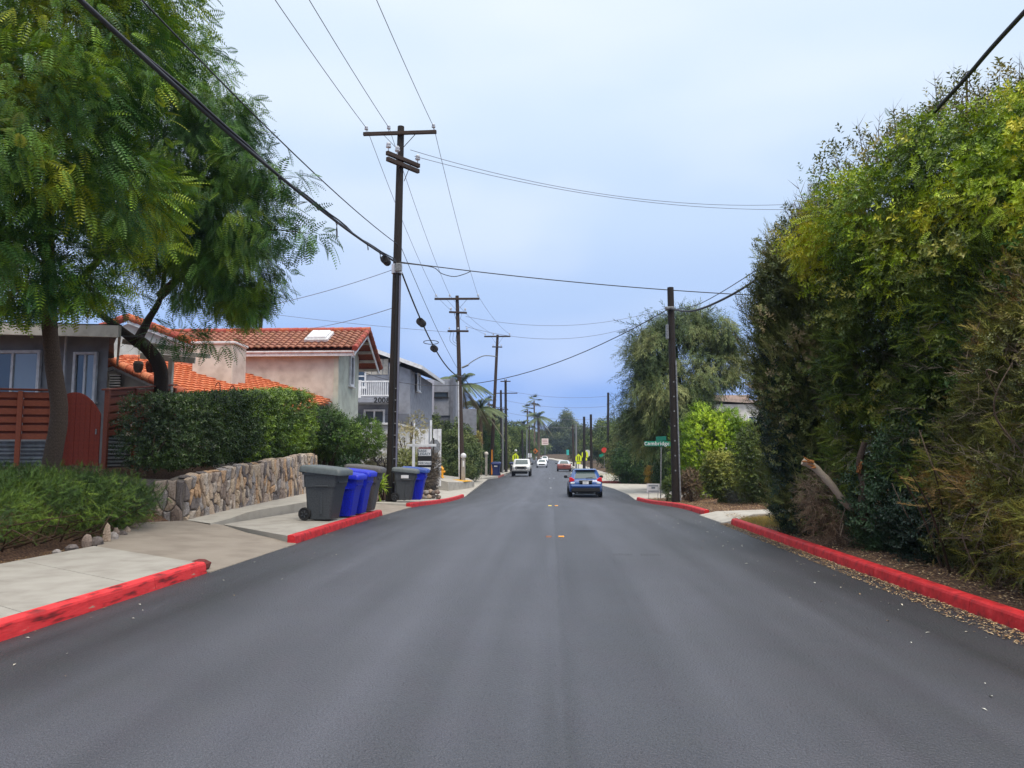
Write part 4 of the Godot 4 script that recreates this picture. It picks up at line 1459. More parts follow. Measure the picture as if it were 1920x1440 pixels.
# rows of barrel tiles on the plane through o, u along the row, w down the slope; span(w) gives the [from, to] of a row
func tile_roof(parent: Node3D, o: Vector3, u: Vector3, w: Vector3, span: Callable, length: float, course: float, wide: float, m: Material, sd: int, lift := 0.045, barrel := 0.06, var_amt := 0.18) -> void:
	var n := u.cross(w).normalized()
	if n.y < 0:
		n = -n
	var r := RandomNumberGenerator.new()
	r.seed = sd
	var rows := int(length / course)
	for i in rows:
		var w0 := i * course
		var w1 := w0 + course * 1.02
		var sp0: Array = span.call(w0 + 0.02)
		var sp1: Array = span.call(minf(w0 + course, length - 0.01))
		var a0: float = minf(sp0[0], sp1[0])
		var b0: float = maxf(sp0[1], sp1[1])
		if b0 - a0 < 0.1:
			continue
		var s := Shape.new()
		s.use_c = true
		var k := int((b0 - a0) / wide) + 1
		for t in k:
			var ua := a0 + t * wide
			var ub := minf(ua + wide, b0)
			var mu := (ua + ub) * 0.5
			var lim: Array = span.call((w0 + w1) * 0.5)
			if mu < lim[0] - wide * 0.6 or mu > lim[1] + wide * 0.6:
				continue
			var f := 1.0 + var_amt * r.randf_range(-1, 1)
			s.tint = Color(f, f * r.randf_range(0.92, 1.04), f * r.randf_range(0.9, 1.05))
			var jit := r.randf_range(-0.006, 0.006)
			var seg := 4
			for q in seg:
				var f0 := float(q) / seg
				var f1 := float(q + 1) / seg
				var h0 := barrel * sin(PI * f0)
				var h1 := barrel * sin(PI * f1)
				var p0 := o + u * lerpf(ua, ub, f0)
				var p1 := o + u * lerpf(ua, ub, f1)
				var top0 := p0 + w * w0 + n * (h0 + 0.004)
				var top1 := p1 + w * w0 + n * (h1 + 0.004)
				var lo0 := p0 + w * (w1 + jit) + n * (h0 + lift)
				var lo1 := p1 + w * (w1 + jit) + n * (h1 + lift)
				s.oquad(top0, top1, lo1, lo0, p0 - n * 50.0)
				s.oquad(lo0, lo1, lo1 - n * lift, lo0 - n * lift, p0 - w * 50.0)
		put("tile_row", s, m, parent)


func barrel_run(parent: Node3D, called: String, a: Vector3, b: Vector3, each: float, rad: float, names: Array) -> void:
	var k := maxi(1, int((b - a).length() / each))
	for i in k:
		var p := a.lerp(b, float(i) / k)
		var q := a.lerp(b, (i + 1.08) / k)
		var s := Shape.new()
		s.tube([p, p.lerp(q, 0.5), q], [rad * 0.9, rad * 0.97, rad * 1.04], 12)
		put(called, s, mats[names[(i * 7 + 3) % names.size()]], parent)


func slat_fence(called: String, label: String, a: Vector3, b: Vector3, top_a: float, top_b: float, posts: Array, red: String, red_back: String) -> void:
	var t := thing(called, label, "fence", a)
	var dirv := (b - a).normalized()
	var nrm := Vector3(-dirv.z, 0, dirv.x)
	if nrm.dot(-a) < 0:
		nrm = -nrm
	var bs := Basis(dirv, Vector3.UP, dirv.cross(Vector3.UP))
	var ln := (b - a).length()
	var rise := atan2((top_b - top_a), ln)
	var tb := Basis(dirv.cross(Vector3.UP).normalized(), rise) * bs
	for i in posts.size():
		var p := a.lerp(b, posts[i])
		var s := Shape.new()
		var tp := lerpf(top_a, top_b, posts[i])
		s.box(Vector3(p.x, (tp + a.y) * 0.5 - 0.1, p.z) + nrm * 0.05, Vector3(0.10, tp - a.y + 0.16, 0.10), 0.008, bs)
		put("post", s, mats[red], t)
	for i in posts.size() - 1:
		var p0 := a.lerp(b, posts[i]) + dirv * 0.055
		var p1 := a.lerp(b, posts[i + 1]) - dirv * 0.055
		var ts := lerpf(top_a, top_b, (posts[i] + posts[i + 1]) * 0.5)
		var w := (p1 - p0).length()
		var mid := (p0 + p1) * 0.5
		for k in 6:
			var y := ts - 0.10 - k * 0.185
			var s := Shape.new()
			s.box(Vector3(mid.x, y, mid.z) + nrm * 0.035, Vector3(w, 0.13, 0.022), 0.004, tb)
			put("slat", s, mats[red], t)
			if k < 5:
				var s2 := Shape.new()
				s2.box(Vector3(mid.x, y - 0.092, mid.z) - nrm * 0.035, Vector3(w, 0.115, 0.022), 0.004, tb)
				put("slat", s2, mats[red_back], t)
		# corrugated sheet at the foot
		var c := Shape.new()
		var lo := a.y - 0.1
		var hi := ts - 1.12
		var rows := 26
		for k in rows:
			var y0 := lerpf(lo, hi, float(k) / rows)
			var y1 := lerpf(lo, hi, float(k + 1) / rows)
			var z0 := 0.016 * sin(y0 * 70.0)
			var z1 := 0.016 * sin(y1 * 70.0)
			c.oquad(Vector3(p0.x, y0, p0.z) + nrm * z0, Vector3(p1.x, y0, p1.z) + nrm * z0, Vector3(p1.x, y1, p1.z) + nrm * z1, Vector3(p0.x, y1, p0.z) + nrm * z1, mid - nrm * 20.0)
		put("corrugated_sheet", c, mats["corrugated"], t)
	var cap := Shape.new()
	var m2 := (a + b) * 0.5
	cap.box(Vector3(m2.x, (top_a + top_b) * 0.5 + 0.02, m2.z) + nrm * 0.02, Vector3(ln / cos(rise) + 0.16, 0.04, 0.17), 0.006, tb)
	put("cap_board", cap, mats[red_back], t)


func make_houses() -> void:
	slat_fence("slat_fence", "red brown horizontal slat fence beside the gate, under the big windows", V(-14.2, 1.35, 15.3), V(-11.25, 1.35, 16.75), 3.02, 3.06, [0.0, 0.5, 0.81, 1.0], "fence_red", "fence_red_dark")
	slat_fence("slat_fence", "darker red slat fence running back from the gate behind the clipped hedge", V(-10.16, 1.35, 16.95), V(-10.45, 1.45, 20.6), 3.14, 3.5, [0.0, 0.38, 0.72, 1.0], "fence_red_dark", "fence_red_dark")
	var gate := thing("gate", "solid dark red board gate with a curved top", "gate", V(-10.7, 1.35, 16.95))
	for i in 8:
		var x0 := -11.19 + i * 0.119
		var tt := (i + 0.5) / 8.0
		var f := func(t: float) -> float: return 3.05 - 0.5 * pow(maxf(0.0, t - 0.32) / 0.68, 2.2) - 0.12 * pow(maxf(0.0, 0.32 - t) / 0.32, 2.0)
		var s := Shape.new()
		s.prism(PackedVector2Array([Vector2(x0, 1.38), Vector2(x0 + 0.114, 1.38), Vector2(x0 + 0.114, f.call((i + 1) / 8.0)), Vector2(x0 + 0.057, f.call(tt)), Vector2(x0, f.call(i / 8.0))]), 0.03, Transform3D(Basis(), Vector3(0, 0, -16.95 + 0.003 * (i % 3))), 0.004)
		put("plank", s, mats["gate_red"], gate)
	var gl := Shape.new()
	gl.box(V(-10.32, 2.15, 16.92), Vector3(0.03, 0.12, 0.02), 0.004)
	put("latch", gl, mats["steel"], gate)

	# grey house
	var gh := thing("grey_house", "low grey stucco house with white windows behind the slat fence", "house", V(-15, 1.2, 19.0))
	var s := Shape.new()
	s.prism(PackedVector2Array([Vector2(-22.0, -19.0), Vector2(-11.37, -19.0), Vector2(-16.8, -27.5), Vector2(-22.0, -27.5)]), 3.6, Transform3D(Basis(Vector3.RIGHT, Vector3(0, 0, 1), Vector3.UP), Vector3(0, 3.0, 0)))
	put("wall", s, mats["stucco_grey"], gh)
	s = Shape.new()
	s.beam(V(-22.0, 4.98, 17.95), V(-10.5, 4.62, 17.95), 0.06, 0.30, 0.01)
	s.beam(V(-10.5, 4.62, 17.98), V(-16.4, 4.62, 28.0), 0.06, 0.28, 0.01)
	put("fascia", s, mats["cream_paint"], gh)
	s = Shape.new()
	s.oquad(V(-22.0, 5.14, 17.9), V(-10.4, 4.78, 17.9), V(-13.6, 5.1, 23.0), V(-22.0, 5.6, 23.0), V(-16, -50, 20))
	s.oquad(V(-22.0, 5.6, 23.0), V(-13.6, 5.1, 23.0), V(-16.6, 4.8, 28.2), V(-22.0, 5.1, 28.2), V(-16, -50, 20))
	s.oquad(V(-22.0, 4.86, 17.95), V(-10.5, 4.50, 17.95), V(-10.5, 4.7, 19.2), V(-22.0, 4.82, 19.2), V(-16, 50, 20))
	put("roof", s, mats["shingle"], gh)
	window(gh, V(-13.85, 3.72, 18.96), 1.5, 1.2, 0.0, 2, "white_paint", "glass_bright", false, 0.08)
	window(gh, V(-11.92, 3.62, 18.96), 0.62, 1.28, 0.0, 2, "white_paint", "glass_bright", false, 0.07)
	s = Shape.new()
	s.tube([V(-12.45, 1.3, 18.9), V(-12.45, 4.75, 18.9)], [0.028, 0.028], 8)
	put("drainpipe", s, mats["white_paint"], gh)
	# pergola with hanging pots
	var pg := thing("pergola", "cream pergola frame at the corner of the grey house", "pergola", V(-10.3, 1.4, 20.0))
	for q in [[V(-11.3, 4.62, 19.5), V(-9.75, 4.40, 19.5), 0.06, 0.13], [V(-11.3, 4.36, 20.4), V(-9.75, 4.22, 20.4), 0.06, 0.17], [V(-11.3, 4.6, 21.2), V(-9.7, 4.44, 21.2), 0.06, 0.12]]:
		s = Shape.new()
		s.beam(q[0], q[1], q[2], q[3], 0.008)
		put("beam", s, mats["cream_paint"], pg)
	s = Shape.new()
	s.beam(V(-10.42, 1.4, 20.4), V(-10.42, 4.3, 20.4), 0.12, 0.12, 0.01)
	put("post", s, mats["cream_paint"], pg)
	s = Shape.new()
	s.beam(V(-10.47, 3.85, 20.4), V(-10.85, 4.25, 20.4), 0.09, 0.07, 0.01)
	put("brace", s, mats["cream_paint"], pg)
	for i in 3:
		var px: float = [-11.12, -10.78, -10.5][i]
		var pot := thing("hanging_pot", ["round brown pot hanging nearest the grey wall", "speckled brown pot hanging between two others under the pergola", "brown pot half behind the curving tree trunk"][i], "pot", V(px, 4.02, 20.0), 0.0, "pots hanging under the pergola")
		s = Shape.new()
		s.lathe([Vector2(0.0, -0.16), Vector2(0.08, -0.15), Vector2(0.12, -0.04), Vector2(0.13, 0.08), Vector2(0.10, 0.15), Vector2(0.08, 0.15), Vector2(0.0, 0.10)], 14, Transform3D(Basis(), V(px, 4.0, 20.0)))
		put("bowl", s, mats["tile_brown" if i else "stone_1"], pot)
		s = Shape.new()
		s.tube([V(px, 4.12, 20.0), V(px, 4.45, 20.0)], [0.006, 0.006], 4)
		put("hook", s, mats["dark"], pot)

	# tiled house: low wing
	var th := thing("tiled_house", "white stucco house with orange barrel tile roofs and a beige chimney block", "house", V(-12, 1.4, 30.0))
	var p1 := V(-14.13, 4.60, 24.0)
	var p2 := p1 + (V(-9.91, 3.02, 22.0) - p1) * 1.3
	var p3 := V(-13.19, 5.21, 31.0)
	var p4 := p3 + (V(-9.51, 4.05, 31.0) - p3) * 1.12
	var nn := (p2 - p1).cross(p4 - p1).normalized()
	if nn.y < 0:
		nn = -nn
	p3 -= nn * (p3 - p1).dot(nn)
	var lu := nn.cross(Vector3.UP).normalized()
	if lu.z > 0:
		lu = -lu
	var lw := lu.cross(nn).normalized()
	if lw.y > 0:
		lw = -lw
	var ptop := V(-14.5, 5.60, 30.6)
	ptop -= nn * (ptop - p1).dot(nn)
	var ptop0 := V(-14.6, 4.95, 25.2)
	ptop0 -= nn * (ptop0 - p1).dot(nn)
	var orig := p1 - lw * 1.4
	var poly := []
	for p in [p1, p2, p4, p3, ptop, ptop0]:
		poly.append(Vector2((p - orig).dot(lu), (p - orig).dot(lw)))
	var span := func(w: float) -> Array:
		var lo := 1e9
		var hi := -1e9
		for i in poly.size():
			var a: Vector2 = poly[i]
			var b: Vector2 = poly[(i + 1) % poly.size()]
			if (a.y - w) * (b.y - w) <= 0.0 and absf(a.y - b.y) > 1e-6:
				var x: float = lerpf(a.x, b.x, (w - a.y) / (b.y - a.y))
				lo = minf(lo, x)
				hi = maxf(hi, x)
		return [lo, hi] if hi > lo else [0.0, 0.0]
	var tm := mat("tile_vary_orange", rgb(240, 146, 98), 0.85, mats["shingle"].albedo_texture, 1.2)
	tm.vertex_color_use_as_albedo = true
	tile_roof(th, orig, lu, lw, span, 7.4, 0.36, 0.30, tm, 4, 0.06, 0.03, 0.10)
	s = Shape.new()
	for q in [[p1, p2, p4], [p1, p4, p3], [p1, p3, ptop], [p1, ptop, ptop0]]:
		s.otri(q[0] - nn * 0.02, q[1] - nn * 0.02, q[2] - nn * 0.02, p1 - nn * 50)
	put("roof", s, mats["tile_orange_deep"], th)
	barrel_run(th, "rake_tile", p1 + nn * 0.05 - lu * 0.05, p2 + nn * 0.05 - lu * 0.05, 0.40, 0.15, ["tile_orange", "tile_orange_pale", "tile_orange_deep"])
	barrel_run(th, "rake_tile", p1 + nn * 0.05, ptop0 + nn * 0.05 + Vector3(-0.9, -0.35, 0.9), 0.40, 0.15, ["tile_orange", "tile_orange_pale"])
	barrel_run(th, "ridge_tile", ptop0 + nn * 0.04, ptop + nn * 0.04, 0.36, 0.13, ["tile_orange", "tile_orange_deep", "tile_orange_pale"])
	# gable wall under the rake
	var lft := p1 + Vector3(-2.6, -1.0, 0.4)
	var g0 := p1 - Vector3(0, 0.16, 0) + lu * 0.1
	var g1 := p2 - Vector3(0, 0.16, 0) + lu * 0.1
	var g2 := lft - Vector3(0, 0.16, 0) + lu * 0.1
	s = Shape.new()
	for q in [[g0, g1], [g0, g2]]:
		s.oquad(q[0], q[1], Vector3(q[1].x, 1.2, q[1].z), Vector3(q[0].x, 1.2, q[0].z), V(-13, 3, 40))
	put("wall", s, mats["stucco_white"], th)
	s = Shape.new()
	s.beam(g0 - lu * 0.14 + Vector3(0, 0.03, 0), g1 - lu * 0.14 + Vector3(0, 0.03, 0), 0.05, 0.10, 0.006)
	s.beam(g0 - lu * 0.14 + Vector3(0, 0.03, 0), g2 - lu * 0.14 + Vector3(0, 0.03, 0), 0.05, 0.10, 0.006)
	put("fascia", s, mats["white_paint"], th)
	# vent
	s = Shape.new()
	var vc := V(-13.95, 3.98, 23.78)
	s.box(vc, Vector3(0.36, 0.5, 0.03))
	var vent := put("vent", s, mats["dark"], th)
	for k in 6:
		s = Shape.new()
		s.box(vc + Vector3(0, -0.21 + k * 0.085, 0.03), Vector3(0.36, 0.035, 0.03), 0.0, Basis(Vector3.RIGHT, 0.5))
		put("louvre", s, mats["white_paint"], vent)
	# chimney block
	s = Shape.new()
	s.box(V(-12.26, 4.1, 27.6), Vector3(1.5, 3.2, 1.2), 0.02)
	put("chimney", s, mats["stucco_beige"], th)
	s = Shape.new()
	s.box(V(-12.26, 5.73, 27.6), Vector3(1.62, 0.09, 1.32), 0.015)
	put("chimney_cap", s, mats["white_paint"], th)
	# high wing
	s = Shape.new()
	s.box(V(-14.05, 3.55, 32.7), Vector3(10.3, 4.5, 3.3), 0.01)
	put("wall", s, mats["stucco_beige"], th)
	s = Shape.new()
	s.prism(PackedVector2Array([Vector2(-34.3, 1.3), Vector2(-31.0, 1.3), Vector2(-31.0, 5.85), Vector2(-32.9, 6.9), Vector2(-34.3, 6.1)]), 0.2, Transform3D(Basis(Vector3(0, 0, 1), Vector3.UP, Vector3(-1, 0, 0)), Vector3(-8.86, 0, 0)))
	put("gable_wall", s, mats["stucco_green"], th)
	var ridge := V(-19.6, 7.10, 32.9)
	var down := (V(-19.6, 5.98, 30.65) - ridge)
	var vary := mat("tile_vary_brown", rgb(184, 128, 106), 0.9, mats["shingle"].albedo_texture, 1.2)
	vary.vertex_color_use_as_albedo = true
	tile_roof(th, ridge, Vector3.RIGHT, down.normalized(), func(_w): return [0.0, 11.6], down.length(), 0.29, 0.29, vary, 9, 0.05, 0.06, 0.3)
	var back := (V(-19.6, 5.72, 35.3) - ridge)
	s = Shape.new()
	s.oquad(ridge, ridge + Vector3(11.6, 0, 0), ridge + Vector3(11.6, 0, 0) + back, ridge + back, V(-14, -50, 34))
	s.oquad(ridge - Vector3(0, 0.12, 0), ridge + Vector3(11.6, -0.12, 0), ridge + Vector3(11.6, -0.12, 0) + down, ridge + down - Vector3(0, 0.12, 0), V(-14, 50, 34))
	s.oquad(ridge - Vector3(0, 0.12, 0), ridge + Vector3(11.6, -0.12, 0), ridge + Vector3(11.6, -0.12, 0) + back, ridge + back - Vector3(0, 0.12, 0), V(-14, 50, 34))
	put("roof", s, mats["tile_brown"], th)
	barrel_run(th, "ridge_tile", ridge + Vector3(0, 0.05, 0), ridge + Vector3(11.65, 0.05, 0), 0.40, 0.13, ["tile_red", "tile_orange_deep", "tile_red"])
	barrel_run(th, "rake_tile", ridge + Vector3(11.6, 0.05, 0), ridge + Vector3(11.6, 0.05, 0) + down, 0.30, 0.12, ["tile_red", "tile_brown"])
	barrel_run(th, "rake_tile", ridge + Vector3(11.6, 0.05, 0), ridge + Vector3(11.6, 0.05, 0) + back, 0.30, 0.12, ["tile_brown_dark", "tile_brown"])
	s = Shape.new()
	s.box(V(-13.8, 5.83, 30.72), Vector3(11.6, 0.22, 0.04), 0.006)
	s.beam(ridge + Vector3(11.55, -0.18, 0), ridge + Vector3(11.55, -0.18, 0) + back, 0.04, 0.2, 0.0)
	s.beam(ridge + Vector3(11.55, -0.18, 0), ridge + Vector3(11.55, -0.18, 0) + down, 0.04, 0.2, 0.0)
	put("fascia", s, mats["white_paint"], th)
	for k in 4:
		s = Shape.new()
		var q := ridge + Vector3(10.3, -0.2, 0) + back * (0.2 + 0.24 * k)
		s.beam(q, q + Vector3(1.2, 0, 0), 0.09, 0.12)
		put("rafter", s, mats["cream_paint"], th)
	window(th, V(-8.74, 5.35, 32.9), 0.62, 1.35, PI / 2, 1, "white_paint", "glass", false, 0.09)
	s = Shape.new()
	var sk := ridge + Vector3(9.75, 0.0, 0) + down * 0.46
	var sn := Vector3(0, 0.895, 0.445)
	s.box(sk + sn * 0.12, Vector3(1.0, 0.16, 1.1), 0.03, Basis(Vector3.RIGHT, atan2(0.445, 0.895)))
	s.box(sk + sn * 0.23, Vector3(0.84, 0.12, 0.94), 0.05, Basis(Vector3.RIGHT, atan2(0.445, 0.895)))
	put("skylight", s, mats["white_paint"], th)
	# forward gable of the high wing
	s = Shape.new()
	s.prism(PackedVector2Array([Vector2(-19.2, 1.3), Vector2(-14.2, 1.3), Vector2(-14.2, 5.95), Vector2(-16.6, 6.85), Vector2(-19.2, 5.9)]), 4.5, Transform3D(Basis(), V(0, 0, 31.3)))
	put("wall", s, mats["stucco_white"], th)
	var fr := V(-16.55, 7.02, 28.85)
	var fdn := V(-13.75, 5.96, 28.85) - fr
	tile_roof(th, fr, Vector3(0, 0, -1), fdn.normalized(), func(_w): return [0.0, 4.5], fdn.length(), 0.33, 0.3, tm, 19, 0.05, 0.05)
	barrel_run(th, "rake_tile", fr + Vector3(0, 0.05, 0), fr + fdn + Vector3(0, 0.05, 0), 0.36, 0.15, ["tile_orange", "tile_orange_deep", "tile_red"])
	barrel_run(th, "rake_tile", fr + Vector3(0, 0.05, 0), fr + Vector3(-2.8, -1.0, 0), 0.36, 0.15, ["tile_orange", "tile_red"])
	s = Shape.new()
	s.beam(fr + Vector3(0, -0.16, 0.02), fr + fdn + Vector3(0, -0.16, 0.02), 0.04, 0.11)
	put("fascia", s, mats["white_paint"], th)
	# garden lanterns on hooks behind the hedge
	for i in 3:
		var q: Vector3 = [V(-10.1, 3.3, 22.5), V(-9.45, 3.15, 22.0), V(-8.75, 3.3, 24.0)][i]
		var lt := thing("garden_lantern", ["small dark path lantern among the yellow leaves over the hedge", "brown path lantern on a crook rod above the hedge", "dark path lantern on the tallest crook rod above the hedge"][i], "lantern", q, 0.0, "lanterns above the clipped hedge")
		s = Shape.new()
		s.lathe([Vector2(0.0, 0.3), Vector2(0.13, 0.26), Vector2(0.13, 0.24), Vector2(0.08, 0.22), Vector2(0.08, 0.02), Vector2(0.05, 0.0), Vector2(0.0, 0.0)], 10, Transform3D(Basis(), q))
		put("lantern_body", s, mats["pole_black"], lt)
		s = Shape.new()
		s.tube(curve([q + Vector3(0.15, -1.3, 0), q + Vector3(0.15, 0.3, 0), q + Vector3(0.08, 0.52, 0), q + Vector3(0.0, 0.4, 0)], 5), [0.012], 5)
		put("hook", s, mats["pole_black"], lt)

	# white garage
	var ga := thing("white_garage", "white garage of upright boards behind the dry shrub", "garage", V(-9.5, 0.4, 38.0))
	s = Shape.new()
	s.box(V(-10.1, 1.55, 41.0), Vector3(4.4, 3.3, 5.9))
	put("wall", s, mats["stucco_white"], ga)
	for i in 14:
		s = Shape.new()
		s.box(V(-12.2 + i * 0.302 + 0.15, 1.55, 38.02), Vector3(0.285, 3.3, 0.03), 0.005)
		put("plank", s, mats["white_paint"], ga)
	s = Shape.new()
	s.box(V(-10.1, 3.27, 40.95), Vector3(4.7, 0.1, 6.2), 0.01)
	put("roof", s, mats["white_paint"], ga)
	s = Shape.new()
	s.box(V(-8.55, 1.75, 37.98), Vector3(0.12, 0.3, 0.06), 0.01)
	put("meter_box", s, mats["steel"], ga)
	var wf := thing("white_fence", "tall white board fence between the garage and the hedge bank", "fence", V(-7.2, 0.2, 43.0))
	for i in 8:
		s = Shape.new()
		var tp := 3.2 + (0.5 if i % 4 == 1 else 0.0)
		s.box(V(-8.0 + i * 0.24, tp * 0.5, 43.0), Vector3(0.225 if i % 4 != 1 else 0.12, tp, 0.05), 0.006)
		put("plank", s, mats["white_paint"], wf)

	# grey house with the balcony
	var bh := thing("balcony_house", "grey two storey house with a white balcony and dark hipped roof", "house", V(-11.0, 0.5, 48.0))
	s = Shape.new()
	s.prism(PackedVector2Array([Vector2(-14.6, 0.4), Vector2(-8.95, 0.4), Vector2(-8.95, 7.15), Vector2(-12.2, 8.25), Vector2(-14.6, 7.2)]), 9.0, Transform3D(Basis(), V(0, 0, 52.5)))
	put("wall", s, mats["stucco_slate"], bh)
	s = Shape.new()
	s.box(V(-11.1, 2.4, 47.9), Vector3(4.2, 3.9, 0.2))
	put("lower_wall", s, mats["stucco_dark"], bh)
	s = Shape.new()
	for q in [[V(-12.2, 8.85, 47.4), V(-8.1, 7.35, 47.4)], [V(-12.2, 8.85, 47.4), V(-15.2, 7.5, 47.4)]]:
		s.oquad(q[0], q[1], q[1] + Vector3(0, 0, -10.0), q[0] + Vector3(0, 0, -10.0), V(-12, -50, 50))
		s.oquad(q[0] - Vector3(0, 0.16, 0), q[1] - Vector3(0, 0.16, 0), q[1] + Vector3(0, -0.16, -10.0), q[0] + Vector3(0, -0.16, -10.0), V(-12, 50, 50))
	put("roof", s, mats["shingle"], bh)
	s = Shape.new()
	s.beam(V(-12.2, 8.72, 47.36), V(-8.1, 7.22, 47.36), 0.06, 0.24)
	s.beam(V(-8.1, 7.22, 47.36), V(-8.1, 7.22, 57.3), 0.06, 0.22)
	s.beam(V(-12.2, 8.72, 47.36), V(-15.2, 7.37, 47.36), 0.06, 0.24)
	put("fascia", s, mats["white_paint"], bh)
	for i in 9:
		s = Shape.new()
		s.box(V(-13.4 + i * 0.36, 7.35, 47.97), Vector3(0.32, 1.0 if i > 1 else 0.7, 0.04), 0.006)
		put("gable_board", s, mats["cream_paint"], bh)
	s = Shape.new()
	s.beam(V(-10.15, 6.3, 47.7), V(-10.15, 7.5, 47.7), 0.14, 0.14)
	s.beam(V(-10.15, 7.1, 47.7), V(-9.55, 7.6, 47.7), 0.12, 0.12)
	put("bracket", s, mats["white_paint"], bh)
	window(bh, V(-12.25, 6.75, 47.96), 1.0, 1.5, 0.0, 2, "white_paint", "glass", true, 0.11)
	window(bh, V(-8.0 - 0.8, 6.55, 50.2), 1.0, 1.2, PI / 2, 1, "white_paint", "glass", false, 0.1)
	window(bh, V(-11.15, 4.15, 47.78), 1.35, 0.95, 0.0, 2, "white_paint", "glass", false, 0.12)
	s = Shape.new()
	s.box(V(-11.35, 5.08, 47.0), Vector3(3.3, 0.3, 1.9), 0.03)
	var bal := put("balcony", s, mats["stucco_slate"], bh)
	s = Shape.new()
	s.box(V(-11.35, 6.22, 46.1), Vector3(3.3, 0.09, 0.1), 0.01)
	s.box(V(-9.74, 6.22, 47.05), Vector3(0.1, 0.09, 1.8), 0.01)
	s.box(V(-11.35, 5.36, 46.1), Vector3(3.3, 0.08, 0.08), 0.01)
	put("rail", s, mats["white_paint"], bal)
	for i in 3:
		s = Shape.new()
		s.box(V([-12.95, -11.7, -9.76][i], 5.75, 46.1), Vector3(0.16 if i != 1 else 0.22, 1.1, 0.14), 0.01)
		put("newel", s, mats["white_paint"], bal)
	for i in 24:
		s = Shape.new()
		s.box(V(-12.8 + i * 0.128, 5.78, 46.1), Vector3(0.045, 0.82, 0.045))
		put("baluster", s, mats["white_paint"], bal)
	lettering(bh, "house_number", "2008", V(-10.3, 5.07, 46.02), 0.34, mats["dark"])

	# modern two-tone building
	var mb := thing("flat_roof_building", "flat roofed pale and dark grey building beyond the balcony house", "building", V(-9.5, 0.5, 60.0))
	s = Shape.new()
	s.box(V(-9.9, 6.35, 63.5), Vector3(4.2, 2.9, 7.0), 0.02)
	put("upper_wall", s, mats["stucco_slate"], mb)
	s = Shape.new()
	s.box(V(-9.95, 2.9, 63.6), Vector3(4.2, 3.98, 7.0), 0.02)
	put("lower_wall", s, mats["stucco_dark"], mb)
	s = Shape.new()
	s.box(V(-7.85, 4.4, 60.6), Vector3(0.25, 7.0, 1.6), 0.02)
	put("fin_wall", s, mats["stucco_dark"], mb)
	s = Shape.new()
	s.box(V(-10.55, 6.3, 59.9), Vector3(2.6, 2.7, 0.3), 0.02)
	put("bay", s, mat("stucco_light_grey", rgb(176, 176, 188), 0.9), mb)
	window(mb, V(-8.7, 6.55, 59.97), 1.1, 0.42, 0.0, 1, "dark", "glass", false, 0.05)
	s = Shape.new()
	s.box(V(-7.0, 4.6, 64.0), Vector3(1.4, 2.2, 0.12), 0.01)
	put("terrace_screen", s, mats["stucco_slate"], mb)
	for i in 2:
		s = Shape.new()
		s.box(V(-10.9 + i * 0.9, 3.3, 59.7), Vector3(0.14, 3.2, 0.14))
		put("post", s, mats["white_paint"], mb)

	# white house on the hedge side
	mat("roof_pale", rgb(186, 166, 154), 0.9, mats["concrete"].albedo_texture, 2.0)
	var wh := thing("white_house", "white flat roofed house behind the bright green hedge", "house", V(14.5, 0.5, 62.0))
	s = Shape.new()
	s.box(V(16.2, 3.2, 65.0), Vector3(8.0, 5.2, 8.0), 0.02)
	put("wall", s, mats["stucco_white"], wh)
	s = Shape.new()
	s.oquad(V(12.0, 6.35, 60.7), V(20.6, 5.75, 60.7), V(20.6, 6.1, 69.5), V(12.0, 6.5, 69.5), V(16, -50, 65))
	s.oquad(V(12.0, 6.1, 60.7), V(20.6, 5.5, 60.7), V(20.6, 5.75, 60.7), V(12.0, 6.35, 60.7), V(16, 6, 80))
	put("roof", s, mats["roof_pale"], wh)
	s = Shape.new()
	s.box(V(15.0, 6.5, 66.0), Vector3(3.0, 0.7, 2.0))
	put("roof_box", s, mats["roof_pale"], wh)
	s = Shape.new()
	s.box(V(11.95, 4.2, 59.0), Vector3(0.55, 4.6, 0.5), 0.02)
	put("chimney", s, mats["bark_brown"], wh)
	window(wh, V(15.95, 4.35, 60.96), 1.3, 1.1, 0.0, 2, "white_paint", "glass", false, 0.1)
	s = Shape.new()
	s.box(V(9.6, 3.4, 66.0), Vector3(4.5, 3.0, 3.0))
	put("side_wing", s, mats["stucco_grey"], wh)


func lettering(parent: Node3D, called: String, text: String, at: Vector3, height: float, m: Material, turn := 0.0, width := 0.0, local := false) -> void:
	var tm := TextMesh.new()
	var f := SystemFont.new()
	f.font_names = PackedStringArray(["Droid Sans"])
	f.font_weight = 700
	tm.font = f
	tm.text = text
	tm.font_size = 32
	tm.pixel_size = height / 24.0
	tm.depth = 0.008
	tm.curve_step = 2.0
	var o := MeshInstance3D.new()
	o.mesh = tm
	o.material_override = m
	o.name = numbered(parent, called)
	parent.add_child(o, true)
	var top := parent
	while top.get_parent() != self:
		top = top.get_parent()
	o.position = at - (Vector3.ZERO if local else top.position)
	o.rotation.y = turn
	if width > 0.0:
		o.scale.x = width


